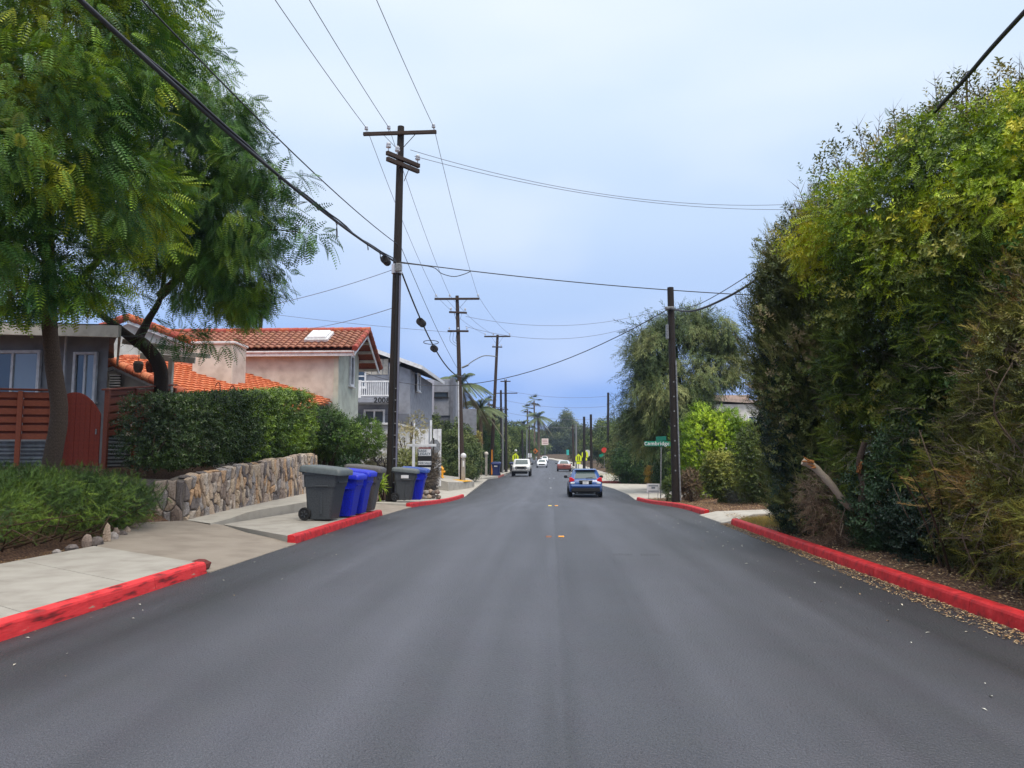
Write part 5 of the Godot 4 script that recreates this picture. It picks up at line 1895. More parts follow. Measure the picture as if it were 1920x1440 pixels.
# ---------------------------------------------------------------- the hedge side
func make_right_bank() -> void:
	var cy := leaf_mat("cypress_leaf", 0.6, 0.2, 0.3)
	var br := leaf_mat("broad_leaf", 0.42, 0.45, 0.45)
	var grey := [Color(0.065, 0.08, 0.026), Color(0.125, 0.15, 0.042), Color(0.22, 0.24, 0.07), Color(0.32, 0.31, 0.12)]
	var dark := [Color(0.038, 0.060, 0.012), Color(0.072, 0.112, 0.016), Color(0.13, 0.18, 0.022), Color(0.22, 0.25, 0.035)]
	var lime := [Color(0.07, 0.13, 0.012), Color(0.18, 0.29, 0.012), Color(0.31, 0.42, 0.014), Color(0.43, 0.50, 0.018), Color(0.54, 0.50, 0.03)]
	var brown := [Color(0.062, 0.062, 0.016), Color(0.11, 0.115, 0.022), Color(0.18, 0.185, 0.028), Color(0.23, 0.20, 0.04), Color(0.29, 0.18, 0.06)]
	# grey green conifer at the far end of the wild hedge
	var a := thing("conifer", "grey green shaggy conifer at the far end of the tall wild hedge", "tree", V(5.3, 0.1, 15.4))
	leaves(a, "crown", "cypress", cy, [[5.1, 1.7, 15.6, 0.8, 1.9, 1.2], [5.1, 3.6, 15.3, 1.1, 1.7, 1.3], [5.3, 5.1, 15.0, 1.1, 1.25, 1.3], [4.75, 4.6, 15.6, 0.55, 1.1, 0.8], [4.4, 3.0, 15.6, 0.3, 0.5, 0.5]], 15500, 0.18, 0.36, grey, {"jitter": 0.4, "rise": 0.75, "inner": 0.5, "bump": 0.65, "nf": 0.9, "thr": -0.36, "seed": 31})
	leaves(a, "side_leaves", "round", br, [[5.1, 1.7, 15.5, 0.82, 1.9, 1.2], [5.0, 3.6, 15.2, 1.18, 1.7, 1.3], [5.2, 5.1, 14.9, 1.18, 1.25, 1.3], [4.7, 4.6, 15.5, 0.57, 1.1, 0.8]], 5200, 0.13, 0.26, [Color(0.05, 0.07, 0.02), Color(0.10, 0.13, 0.03), Color(0.19, 0.21, 0.05), Color(0.26, 0.2, 0.09)], {"inner": 0.75, "bump": 0.4, "nf": 1.1, "thr": -0.1, "seed": 61, "rise": 0.4})
	tree_wood(a, "trunk", mats["bark_dark"], [V(5.3, 0.0, 15.4), V(5.2, 2.5, 15.4), V(5.3, 5.2, 15.2)], 0.16, 0.05)
	# ivy climbing its foot
	var iv := thing("ivy", "dark green ivy column climbing the end of the wild hedge", "ivy", V(4.75, 0.1, 15.0))
	leaves(iv, "foliage", "round", br, [[4.72, 1.0, 15.2, 0.42, 1.2, 0.5], [4.62, 2.3, 15.3, 0.48, 1.1, 0.55], [4.55, 3.35, 15.5, 0.45, 0.8, 0.5]], 2600, 0.14, 0.24, [Color(0.012, 0.03, 0.014), Color(0.022, 0.05, 0.022), Color(0.04, 0.085, 0.03)], {"inner": 0.7, "seed": 32, "thr": -0.6})
	# dark cypress in the middle
	var c := thing("cypress_hedge", "overgrown dark green cypress in the middle of the wild hedge", "hedge", V(6.2, 0.1, 12.4))
	leaves(c, "crown", "cypress", cy, [[5.75, 1.6, 13.4, 0.95, 1.7, 1.1], [5.65, 3.3, 12.9, 1.15, 1.5, 1.2], [5.9, 4.4, 12.3, 1.3, 1.2, 1.2], [6.2, 1.9, 11.6, 1.1, 1.9, 1.2], [6.3, 3.5, 10.9, 1.2, 1.5, 1.2], [6.9, 5.2, 12.2, 1.2, 1.2, 1.5]], 17000, 0.2, 0.4, dark, {"jitter": 0.4, "rise": 0.3, "inner": 0.45, "bump": 0.45, "nf": 0.9, "thr": -0.3, "seed": 33, "droop": 0.2})
	leaves(c, "side_leaves", "sprig", br, [[5.7, 1.8, 13.2, 0.98, 1.6, 1.1], [5.6, 3.4, 12.7, 1.18, 1.5, 1.2], [5.8, 4.3, 12.2, 1.32, 1.2, 1.2], [6.1, 2.1, 11.5, 1.12, 1.8, 1.2], [6.2, 3.6, 10.8, 1.22, 1.4, 1.2]], 5600, 0.13, 0.26, [Color(0.04, 0.07, 0.014), Color(0.09, 0.13, 0.02), Color(0.17, 0.21, 0.03), Color(0.28, 0.27, 0.04)], {"inner": 0.75, "bump": 0.45, "nf": 0.9, "thr": -0.12, "seed": 62, "droop": 0.3})
	leaves(c, "dry_twigs", "twig", leaf_mat("twig_bark", 0.9, 0.0), [[5.6, 2.2, 13.0, 0.95, 1.8, 1.3], [6.1, 2.2, 11.4, 1.1, 1.8, 1.2]], 900, 0.2, 0.45, [Color(0.10, 0.08, 0.06), Color(0.2, 0.17, 0.13)], {"inner": 0.8, "seed": 34})
	tree_wood(c, "trunk", mats["bark_dark"], [V(6.2, 0.0, 12.6), V(6.1, 2.5, 12.5), V(6.3, 5.0, 12.3)], 0.2, 0.06)
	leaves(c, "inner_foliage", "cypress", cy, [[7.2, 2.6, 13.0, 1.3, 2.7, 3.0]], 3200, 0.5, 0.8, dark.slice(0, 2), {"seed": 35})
	# ivy and low green at its foot
	var lo := thing("ground_ivy", "dark glossy ground ivy spilling from the foot of the cypress", "ivy", V(5.3, 0.1, 11.8))
	leaves(lo, "foliage", "round", br, [[5.3, 0.75, 12.6, 0.55, 0.75, 1.0], [5.35, 0.6, 11.4, 0.5, 0.6, 0.9], [5.5, 1.5, 11.8, 0.5, 0.7, 0.8]], 3000, 0.14, 0.26, [Color(0.015, 0.036, 0.018), Color(0.03, 0.065, 0.026), Color(0.055, 0.11, 0.035)], {"inner": 0.6, "seed": 36})
	# lime green tree over the top
	var d := thing("lime_tree_crown", "bright yellow green leafy tree leaning over the wild hedge", "tree", V(7.0, 0.1, 11.5))
	leaves(d, "crown", "sprig", br, [[5.3, 5.35, 12.6, 1.1, 0.8, 1.1], [4.85, 5.1, 13.4, 0.6, 0.5, 0.8], [6.1, 5.9, 11.9, 1.25, 0.95, 1.1], [6.5, 5.0, 10.8, 1.15, 0.95, 1.1], [7.2, 6.0, 11.0, 1.2, 0.95, 1.1], [6.9, 4.3, 10.2, 0.9, 0.8, 0.9], [5.6, 4.6, 11.9, 1.0, 0.8, 0.9], [6.3, 3.9, 11.0, 0.9, 0.9, 0.9]], 9500, 0.13, 0.25, lime, {"inner": 0.35, "bump": 0.75, "nf": 0.9, "thr": -0.25, "seed": 37, "droop": 0.25, "lean": Vector3(-0.4, 0, 0.2)})
	leaves(d, "outer_sprays", "frond", br, [[5.2, 5.4, 12.6, 1.2, 0.85, 1.1], [4.8, 5.1, 13.4, 0.65, 0.5, 0.8], [6.1, 5.95, 11.9, 1.3, 1.0, 1.1], [6.5, 5.0, 10.8, 1.2, 1.0, 1.1], [7.2, 6.05, 11.0, 1.25, 1.0, 1.1], [6.9, 4.3, 10.2, 0.95, 0.9, 0.9], [5.7, 4.4, 11.8, 1.1, 0.9, 0.9]], 3800, 0.15, 0.28, lime, {"single": 80, "inner": 0.6, "bump": 0.3, "nf": 0.9, "thr": -0.15, "seed": 64, "droop": 0.4, "lean": Vector3(-0.3, 0, 0.2)})
	for q in [[V(7.4, 0.0, 12.2), V(7.3, 3.0, 12.0), V(6.9, 4.8, 11.6), V(5.8, 5.7, 12.0)], [V(7.2, 3.4, 11.9), V(7.4, 5.0, 11.2), V(7.2, 6.6, 10.9)], [V(6.9, 4.8, 11.6), V(6.2, 5.0, 11.2), V(5.0, 5.2, 12.6), V(4.2, 5.2, 13.3)]]:
		tree_wood(d, "branch", mats["bark_brown"], q, 0.1, 0.015, 7)
	# straggly top growth
	var e := thing("straggly_shrub", "straggly grey green top growth with bare upright twigs against the sky", "shrub", V(6.8, 0.1, 13.2))
	var eb := [[5.15, 5.8, 14.0, 0.7, 0.7, 0.9], [5.85, 6.5, 13.4, 0.8, 0.7, 0.9], [6.7, 6.8, 13.0, 0.95, 0.75, 1.0], [7.7, 6.95, 12.6, 1.1, 0.8, 1.0], [8.4, 6.5, 11.8, 1.0, 1.1, 1.0], [7.6, 6.4, 11.4, 0.9, 0.7, 0.8]]
	leaves(e, "foliage", "sprig", br, eb, 2900, 0.17, 0.3, [Color(0.05, 0.07, 0.03), Color(0.10, 0.13, 0.045), Color(0.22, 0.24, 0.07), Color(0.3, 0.26, 0.10)], {"rise": 0.8, "inner": 0.3, "bump": 0.9, "seed": 38, "thr": -0.16})
	leaves(e, "bare_twigs", "twig", leaf_mat("twig_bark", 0.9, 0.0), eb, 300, 0.35, 0.75, [Color(0.12, 0.09, 0.08), Color(0.2, 0.16, 0.14)], {"rise": 2.0, "inner": 0.6, "seed": 39})
	for q in [[V(6.8, 3.5, 13.2), V(6.2, 5.5, 13.2), V(5.6, 7.2, 13.3)], [V(6.9, 3.8, 13.2), V(7.0, 6.0, 13.0), V(7.1, 8.1, 12.9)]]:
		tree_wood(e, "branch", mats["bark_brown"], q, 0.05, 0.01, 6)
	# brown scrub nearest the camera
	var f := thing("brown_scrub", "rusty brown and olive scrub with dead twigs closest on the hedge side", "shrub", V(5.6, 0.1, 8.8))
	var fb := [[5.55, 1.15, 9.9, 0.75, 1.1, 0.9], [5.35, 0.95, 8.6, 0.72, 0.95, 0.9], [5.15, 0.75, 7.5, 0.6, 0.75, 0.8], [5.9, 2.3, 9.4, 0.9, 1.1, 1.0], [5.8, 2.0, 8.2, 0.9, 1.1, 0.9], [6.3, 3.2, 9.6, 0.9, 0.9, 1.0]]
	leaves(f, "foliage", "cypress", cy, fb, 15000, 0.14, 0.3, brown, {"jitter": 0.4, "inner": 0.45, "bump": 0.5, "nf": 1.2, "thr": -0.3, "seed": 40, "rnd": 1.0, "floor": 0.12, "rise": 0.2})
	leaves(f, "side_leaves", "round", br, fb, 3600, 0.1, 0.2, [Color(0.06, 0.08, 0.018), Color(0.14, 0.15, 0.03), Color(0.24, 0.2, 0.045)], {"inner": 0.75, "bump": 0.5, "nf": 1.2, "thr": -0.1, "seed": 63, "floor": 0.12})
	leaves(f, "dry_twigs", "twig", leaf_mat("twig_bark", 0.9, 0.0), fb, 1500, 0.2, 0.45, [Color(0.10, 0.07, 0.05), Color(0.2, 0.15, 0.10), Color(0.28, 0.22, 0.16)], {"inner": 0.7, "seed": 41, "rnd": 1.3})
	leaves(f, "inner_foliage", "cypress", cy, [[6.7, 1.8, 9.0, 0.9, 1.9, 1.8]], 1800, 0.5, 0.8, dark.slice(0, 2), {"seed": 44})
	var fs := Shape.new()
	rng.seed = 19
	for i in 24:
		var p := V(rng.randf_range(4.9, 5.9), 0.0, rng.randf_range(7.4, 10.6))
		var k := Vector3(rng.randf_range(-0.3, 0.3), 0.8, rng.randf_range(-0.4, 0.4))
		fs.tube(curve([p, p + k * 0.6, p + k * 1.3 + Vector3(-0.1, 0, 0.1), p + k * 1.9 + Vector3(-0.25, -0.1, 0.2)], 3), taper(0.022, 0.005, 10), 5)
	put("stem", fs, mats["bark_brown"], f).set_meta("kind", "stuff")
	for q in [[V(5.0, 0.1, 9.0), V(4.7, 0.3, 8.9), V(4.55, 0.7, 8.9), V(4.62, 1.0, 8.8)], [V(4.9, 1.6, 8.3), V(4.6, 1.95, 8.2), V(4.5, 2.2, 8.0), V(4.62, 2.5, 7.9)], [V(5.1, 2.2, 9.0), V(4.8, 2.5, 8.7), V(4.75, 2.45, 8.4)], [V(4.95, 0.12, 10.6), V(4.7, 0.16, 10.4), V(4.5, 0.14, 10.3)], [V(5.2, 0.4, 11.2), V(4.9, 0.75, 11.0), V(4.75, 1.2, 11.1)], [V(5.0, 1.1, 9.9), V(4.72, 1.4, 9.8), V(4.6, 1.9, 9.9)]]:
		tree_wood(f, "bare_branch", mats["bark_pale"], q, 0.012, 0.005, 6, 0.15)
	# fresh green vine over the brown scrub
	var g := thing("vine", "fresh green climbing vine between the brown scrub and the cypress", "vine", V(6.4, 2.0, 10.6))
	leaves(g, "foliage", "sprig", br, [[6.05, 2.7, 10.4, 0.6, 1.0, 0.7], [6.6, 3.9, 10.0, 0.8, 0.8, 0.8], [5.95, 3.5, 11.2, 0.6, 0.6, 0.6]], 1700, 0.18, 0.3, [Color(0.03, 0.08, 0.015), Color(0.06, 0.15, 0.02), Color(0.12, 0.22, 0.025)], {"inner": 0.5, "seed": 42, "droop": 0.5})
	bush("wild_hedge", "olive green hedge running on past the brown scrub towards the camera", "cypress", cy, [[6.2, 1.4, 6.2, 0.9, 1.5, 1.0], [6.3, 1.6, 4.6, 0.9, 1.7, 1.0], [6.4, 1.5, 3.0, 0.9, 1.6, 1.0], [7.2, 3.2, 6.5, 1.0, 1.2, 1.2], [7.4, 3.0, 4.4, 1.0, 1.2, 1.2], [8.6, 3.5, 9.5, 1.2, 3.2, 2.0]], 7000, 0.25, 0.5, dark, V(6.4, 0.1, 4.8), 0.05)
	# broken limb
	var h := thing("broken_branch", "snapped tree limb with pale splintered wood sticking out of the hedge", "branch", V(4.9, 0.5, 13.0))
	tree_wood(h, "limb", mats["limb_pale"], [V(4.92, 0.72, 12.8), V(4.72, 0.80, 12.7), V(4.45, 1.12, 12.6), V(4.22, 1.38, 12.6), V(4.02, 1.5, 12.6)], 0.05, 0.06, 9, 0.16)
	tree_wood(h, "stump", mats["bark_grey"], [V(4.93, 0.45, 12.5), V(4.88, 0.8, 12.5), V(4.90, 1.15, 12.45), V(4.84, 1.45, 12.45), V(4.92, 1.8, 12.4)], 0.075, 0.045, 9, 0.16)
	var wood := mat("torn_wood", rgb(196, 132, 74), 0.8, mats["stone_0"].albedo_texture, 0.2)
	var hs := Shape.new()
	rng.seed = 4
	for i in 9:
		var p := V(4.08, 1.46, 12.58) + Vector3(rng.randf_range(-0.06, 0.1), rng.randf_range(-0.07, 0.05), rng.randf_range(0.0, 0.08))
		hs.tube([p, p + Vector3(rng.randf_range(-0.16, -0.04), rng.randf_range(-0.02, 0.09), 0.03)], [0.022, 0.003], 5)
		var p2 := V(4.82, 1.4, 12.38) + Vector3(rng.randf_range(-0.04, 0.04), rng.randf_range(-0.12, 0.12), 0.0)
		hs.tube([p2, p2 + Vector3(rng.randf_range(-0.07, 0.0), rng.randf_range(-0.12, 0.12), 0.05)], [0.025, 0.004], 5)
	put("splinters", hs, wood, h)
	leaves(h, "dead_twigs", "twig", leaf_mat("twig_bark", 0.9, 0.0), [[4.62, 0.7, 13.2, 0.42, 0.55, 0.35], [4.42, 1.0, 13.25, 0.3, 0.35, 0.25]], 650, 0.16, 0.36, [Color(0.13, 0.075, 0.045), Color(0.22, 0.14, 0.085), Color(0.3, 0.22, 0.15)], {"droop": 0.5, "rnd": 1.2, "seed": 43, "inner": 0.3})
	for q in [[V(4.75, 0.8, 12.8), V(4.6, 0.35, 12.7), V(4.95, 0.16, 12.6)], [V(4.65, 0.5, 12.7), V(4.55, 0.3, 12.6)]]:
		tree_wood(h, "twig", mats["bark_pale"], q, 0.014, 0.008, 5)

	# beyond the cross path
	var lm := leaf_mat("bush_leaf")
	bush("hedge_bright", "clipped bright lime green hedge behind the slender pole", "round", lm, [[6.7, 1.9, 33.0, 1.45, 1.75, 1.2], [7.9, 1.6, 33.5, 0.9, 1.6, 1.0]], 7500, 0.2, 0.34, [Color(0.09, 0.18, 0.012), Color(0.21, 0.34, 0.012), Color(0.38, 0.52, 0.014)], V(6.9, 0.0, 33.0), 0.08, {"square": 3.0, "inner": 0.6})
	bush("olive_shrub", "upright olive green shrub beside the ivy column", "sprig", lm, [[6.5, 1.35, 24.6, 0.78, 1.3, 0.8], [7.3, 1.2, 24.9, 0.6, 1.2, 0.7]], 3400, 0.16, 0.28, [Color(0.045, 0.075, 0.015), Color(0.11, 0.15, 0.025), Color(0.20, 0.22, 0.04)], V(6.6, 0.05, 24.6), 0.05)
	bush("yellow_shrub", "yellowing spiky leaved shrub between the pole and the olive shrub", "sprig", lm, [[5.85, 1.0, 27.2, 0.55, 0.75, 0.5], [6.1, 0.6, 26.8, 0.6, 0.55, 0.5]], 1500, 0.18, 0.34, [Color(0.06, 0.09, 0.02), Color(0.15, 0.18, 0.03), Color(0.30, 0.30, 0.05)], V(5.9, 0.0, 27.2), 0.04)
	bush("dead_shrub", "dry brown shrub directly behind the slender pole", "round", leaf_mat("pale_leaf"), [[5.2, 0.55, 29.6, 0.42, 0.6, 0.4]], 900, 0.12, 0.22, [Color(0.09, 0.06, 0.035), Color(0.18, 0.125, 0.075)], V(5.2, -0.1, 29.6), 0.03)
	bush("grey_shrub", "small grey leaved shrub under the yellowing shrub", "needle", lm, [[6.3, 0.4, 25.8, 0.45, 0.4, 0.4]], 600, 0.2, 0.34, [Color(0.06, 0.065, 0.05), Color(0.12, 0.12, 0.09)], V(6.3, 0.0, 25.8), 0.03)
	bush("green_shrub", "narrow green shrub in front of the slender pole", "sprig", lm, [[4.75, 0.35, 31.5, 0.22, 0.5, 0.3]], 300, 0.14, 0.22, [Color(0.06, 0.1, 0.02), Color(0.14, 0.19, 0.03)], V(4.75, -0.2, 31.5), 0.02)
	# weeping tree
	var t := thing("weeping_tree", "large grey green weeping tree behind the slender pole", "tree", V(8.0, 0.0, 46.0))
	var wl := leaf_mat("weeping_leaf", 0.55, 0.35)
	leaves(t, "crown", "droop", wl, [[7.4, 9.2, 45.5, 1.6, 1.3, 1.5], [9.9, 8.9, 45.5, 1.3, 1.2, 1.3], [8.6, 9.9, 46.0, 1.0, 0.8, 1.0], [5.7, 8.0, 45.0, 1.3, 1.5, 1.4], [6.2, 5.6, 44.6, 1.9, 2.2, 1.7], [8.2, 6.3, 45.2, 1.8, 2.0, 1.7], [7.0, 3.4, 44.8, 2.0, 1.8, 1.6], [10.4, 7.2, 45.5, 0.9, 1.3, 1.2], [5.4, 4.2, 46.0, 1.3, 2.0, 1.5]], 11500, 0.45, 0.95, [Color(0.05, 0.08, 0.026), Color(0.10, 0.15, 0.05), Color(0.18, 0.23, 0.08), Color(0.30, 0.32, 0.12)], {"droop": 1.1, "out": 0.6, "rnd": 1.0, "inner": 0.35, "bump": 0.6, "nf": 0.6, "thr": -0.14, "seed": 50})
	for q in [[V(8.0, -0.2, 46.0), V(7.9, 3.0, 46.0), V(7.6, 5.5, 45.8), V(7.4, 8.2, 45.6)], [V(7.9, 3.4, 46.0), V(8.8, 6.0, 45.8), V(9.8, 8.4, 45.5)], [V(7.8, 4.2, 45.9), V(6.6, 6.4, 45.4), V(5.8, 8.0, 45.2)], [V(8.8, 6.0, 45.8), V(10.0, 7.2, 45.6), V(10.6, 7.6, 45.5)]]:
		tree_wood(t, "branch", mats["bark_dark"], q, 0.22, 0.05, 8)
	bush("dark_hedge", "dark shaded hedge below the weeping tree", "clump", lm, [[6.4, 1.2, 60.0, 1.8, 1.9, 1.6], [9.0, 1.6, 60.0, 1.8, 2.2, 1.6], [7.6, 0.9, 47.5, 1.3, 1.2, 1.0]], 2400, 0.4, 0.7, GREEN_DARK, V(7.4, -0.2, 60.0), 0.1)
	bush("golden_bush", "golden orange leaved bush at the corner below the weeping tree", "clump", lm, [[6.4, 0.45, 50.0, 0.45, 0.7, 0.5], [6.75, 0.2, 50.0, 0.4, 0.45, 0.4]], 420, 0.2, 0.36, [Color(0.22, 0.14, 0.02), Color(0.42, 0.26, 0.03)], V(6.5, -0.4, 50.0), 0.04, {"bump": 0.7})
	bush("corner_shrub", "small dark green corner shrub next to the golden bush", "clump", lm, [[7.4, 0.3, 49.0, 0.9, 0.7, 0.6]], 700, 0.22, 0.4, GREEN_DARK, V(7.4, -0.4, 49.0), 0.04, {"bump": 0.6})


# ---------------------------------------------------------------- far growth
func far_tree(called: String, label: String, x: float, top: float, d: float, w: float, pal: Array, kind := "clump", n := 700) -> void:
	var base := ry(d) - 0.1
	var t := thing(called, label, "tree", V(x, base, d), 0.0, "trees at the end of the street")
	var h := top - base
	var r := RandomNumberGenerator.new()
	r.seed = hash(label)
	var blobs := []
	for i in 5:
		var f := i / 4.0
		blobs.append([x + w * 0.45 * r.randf_range(-1, 1) * (1.1 - f), base + h * (0.22 + 0.60 * f), d + w * 0.3 * r.randf_range(-1, 1), w * (0.62 - 0.25 * f), h * 0.24, w * 0.5])
	var far := leaf_mat("far_leaf", 0.7, 0.3)
	leaves(t, "crown", kind, far, blobs, n, w * 0.16, w * 0.34, pal, {"nf": 2.2 / w, "thr": -0.28, "bump": 0.45, "inner": 0.35, "seed": r.randi() & 0xffff})
	tree_wood(t, "trunk", mats["bark_brown"], [V(x, base - 0.2, d), V(x + 0.03 * w, base + h * 0.4, d), V(x - 0.04 * w, base + h * 0.75, d)], w * 0.06, w * 0.015, 6)


func palm(called: String, label: String, base: Vector3, height: float, frond: float, n: int, fan: bool, r0: float) -> void:
	var t := thing(called, label, "palm", base)
	var s := Shape.new()
	s.tube(curve([base, base + Vector3(0.1, height * 0.5, 0), base + Vector3(0.0, height, 0)], 6), taper(r0, r0 * 0.7, 13), 8, 0.05)
	put("trunk", s, mats["bark_pale"], t)
	var top := base + Vector3(0, height, 0)
	var r := RandomNumberGenerator.new()
	r.seed = hash(label)
	var lf := mat("palm_leaf", lin(0.11, 0.15, 0.06), 0.6)
	var lf2 := mat("palm_leaf_dry", lin(0.22, 0.2, 0.11), 0.7)
	for i in n:
		var an := TAU * i / n * 2.0 + r.randf_range(-0.3, 0.3)
		var el := lerpf(1.3, -0.7, float(i) / n)
		var o := Vector3(cos(an), 0, sin(an))
		var fs := Shape.new()
		if fan:
			var ctr := top + (o * cos(el) + Vector3.UP * sin(el)) * frond * 0.45
			var ax := (o * cos(el) + Vector3.UP * sin(el)).normalized()
			var sd := ax.cross(Vector3.UP).normalized()
			fs.tri(top - sd * 0.02, top + sd * 0.02, ctr)
			for k in 9:
				var q := (k - 4) * 0.32
				var dirv := (ax * cos(q) + sd * sin(q))
				fs.tri(ctr - sd * 0.12, ctr + sd * 0.12 + Vector3(0, 0.08, 0), ctr + dirv * frond * 0.6 + Vector3.DOWN * 0.15 * frond)
		else:
			var last := top
			for k in 14:
				var f := (k + 1) / 14.0
				var p := top + o * frond * (f * cos(el) + 0.12 * f * f) + Vector3.UP * frond * (sin(el) * f - 0.62 * f * f)
				var sd := o.cross(Vector3.UP).normalized()
				fs.beam(last, p, 0.035, 0.035)
				var ll := frond * 0.24 * sin(PI * (0.12 + 0.8 * f))
				for g in [-1.0, 1.0]:
					for j in 2:
						var b := last.lerp(p, 0.5 * j)
						var tip: Vector3 = b + sd * g * ll * 0.7 + (p - last).normalized() * ll * 0.5 + Vector3.DOWN * ll * 0.55
						fs.tri(b, b + (p - last) * 0.45, tip)
				last = p
		put("frond", fs, lf2 if i > n * 0.8 else lf, t)


func make_far() -> void:
	var g1 := [Color(0.045, 0.075, 0.022), Color(0.10, 0.15, 0.04), Color(0.20, 0.25, 0.07)]
	var g2 := [Color(0.03, 0.048, 0.02), Color(0.065, 0.09, 0.035), Color(0.12, 0.145, 0.055)]
	var g3 := [Color(0.07, 0.095, 0.035), Color(0.15, 0.18, 0.06), Color(0.27, 0.28, 0.11)]
	palm("queen_palm", "drooping queen palm standing behind the second tall pole", V(-8.3, 0.0, 70.0), 8.3, 2.9, 34, false, 0.2)
	palm("queen_palm", "shorter queen palm on the far side of the second tall pole", V(-6.9, 0.0, 74.0), 6.4, 2.6, 32, false, 0.2)
	palm("fan_palm", "slim fan palm seen between the third pole and the queen palms", V(-18.2, 1.0, 222.0), 17.0, 2.6, 20, true, 0.3)
	palm("fan_palm", "tallest slim fan palm rising over the end of the street", V(-5.2, 1.0, 226.0), 17.5, 2.7, 22, true, 0.3)
	palm("fan_palm", "slim fan palm a little lower than the tallest one", V(-7.2, 1.0, 226.0), 15.0, 2.4, 20, true, 0.3)
	palm("date_palm", "bushy palm beneath the tallest slim fan palm", V(-3.6, 1.0, 205.0), 11.5, 4.4, 34, false, 0.45)
	palm("date_palm", "bushy palm beside the far street lamp", V(-7.6, 1.0, 205.0), 9.5, 3.8, 30, false, 0.45)
	far_tree("far_tree", "grey olive tree on the slope behind the third pole", -11.0, 9.5, 122.0, 5.0, g3)
	far_tree("far_tree", "dark tree between the third pole and the black poles", -10.0, 8.5, 142.0, 5.5, g2)
	far_tree("far_tree", "dusky tree crown behind the black poles", -12.5, 12.5, 170.0, 7.0, g2)
	far_tree("far_tree", "leafy green tree above the white oncoming cars", -6.6, 7.6, 135.0, 3.6, g1)
	far_tree("far_tree", "round green tree leaning over the road before the bend", -7.6, 9.5, 190.0, 5.0, g1)
	far_tree("far_tree", "tall olive tree with a rounded top over the end of the street", 6.5, 22.0, 345.0, 9.0, g3, "clump", 1100)
	far_tree("far_tree", "dark tree at the bend under the tall olive tree", 2.0, 16.0, 320.0, 10.0, g2, "clump", 1100)
	far_tree("far_tree", "dark wide tree at the bend beside the white billboard", 12.0, 15.0, 330.0, 11.0, g2, "clump", 1100)
	far_tree("far_tree", "green tree behind the orange warning sign", -8.5, 12.0, 300.0, 8.0, g1, "clump", 1000)
	far_tree("far_tree", "pale green tree at the bend left of the billboard", -3.5, 13.0, 330.0, 8.0, g3, "clump", 1000)
	far_tree("far_tree", "shaded tree row end by the teal street sign", 14.5, 11.0, 250.0, 8.0, g2, "clump", 1000)
	far_tree("far_tree", "broad green tree behind the school signs", 11.5, 9.5, 165.0, 6.5, g1, "clump", 1000)
	far_tree("far_tree", "leafy tree over the brown sedan", 9.6, 9.0, 205.0, 6.0, g2, "clump", 900)
	far_tree("far_tree", "mid green tree before the weeping tree", 9.8, 6.8, 112.0, 4.2, g1, "clump", 900)
	far_tree("far_tree", "dense green tree beside the weeping tree", 9.5, 7.2, 92.0, 3.8, g2, "clump", 900)
	far_tree("far_tree", "dark conifer shape beside the bare black pole", 13.0, 15.0, 160.0, 3.0, g2, "needle", 700)
	far_tree("far_tree", "low green tree behind the distant stop sign", 7.6, 5.0, 84.0, 2.4, g3, "clump", 800)
	far_tree("far_tree", "olive green street tree beside the left school sign", -7.4, 6.0, 106.0, 3.0, g3, "clump", 900)
	far_tree("far_tree", "dark street tree beyond the left school sign", -8.2, 7.0, 118.0, 3.4, g2, "clump", 900)
	far_tree("far_tree", "dusty tree beyond the balcony house", -16.0, 10.5, 95.0, 4.0, g3, "clump", 700)
	var hill := Shape.new()
	var prev := Vector3.ZERO
	for i in 41:
		var x := -700.0 + i * 35.0
		var p := Vector3(x, 22.0 + 5.0 * sin(i * 1.7) + 4.0 * sin(i * 0.6), -620.0 - 20.0 * sin(i * 0.9))
		if i > 0:
			hill.oquad(prev, p, Vector3(p.x, -2, p.z + 60.0), Vector3(prev.x, -2, prev.z + 60.0), Vector3(x, -500, -4000))
			hill.oquad(prev, p, Vector3(p.x, -2, p.z - 300.0), Vector3(prev.x, -2, prev.z - 300.0), Vector3(x, -500, 0))
		prev = p
	struct("hill", hill, mat("far_hill", lin(0.05, 0.065, 0.04), 0.95), "low wooded hill closing the end of the street")
	# wall and house glimpses
	var ch := thing("cottage", "grey cottage roof behind the hedge bank", "house", V(-11.5, 0.5, 100.0))
	var s := Shape.new()
	s.prism(PackedVector2Array([Vector2(-15.0, 0.3), Vector2(-7.6, 0.3), Vector2(-7.6, 4.6), Vector2(-11.0, 6.2), Vector2(-15.0, 4.6)]), 8.0, Transform3D(Basis(), V(0, 0, 104.0)))
	put("wall", s, mats["stucco_grey"], ch)
	s = Shape.new()
	for q in [V(-7.2, 4.4, 99.6), V(-15.4, 4.4, 99.6)]:
		s.oquad(V(-11.0, 6.4, 99.6), q, q + Vector3(0, 0, -8.6), V(-11.0, 6.4, 108.2), V(-11, -50, 104))
	put("roof", s, mats["shingle"], ch)
	window(ch, V(-9.3, 3.6, 99.97), 1.4, 1.1, 0.0, 2, "white_paint", "glass", false, 0.1)


# ---------------------------------------------------------------- poles and cables
func cable(label: String, pts: Array, r: float, m: String, group := "overhead cables") -> MeshInstance3D:
	var s := Shape.new()
	s.tube(pts, [r], 6)
	var o := put("cable", s, mats[m], self)
	o.set_meta("label", label)
	o.set_meta("category", "cable")
	o.set_meta("group", group)
	return o


func sagged(a: Vector3, b: Vector3, sag: float, n := 28) -> Array:
	var out := []
	for i in n + 1:
		var t := float(i) / n
		out.append(a.lerp(b, t) + Vector3.DOWN * sag * 4.0 * t * (1.0 - t))
	return out


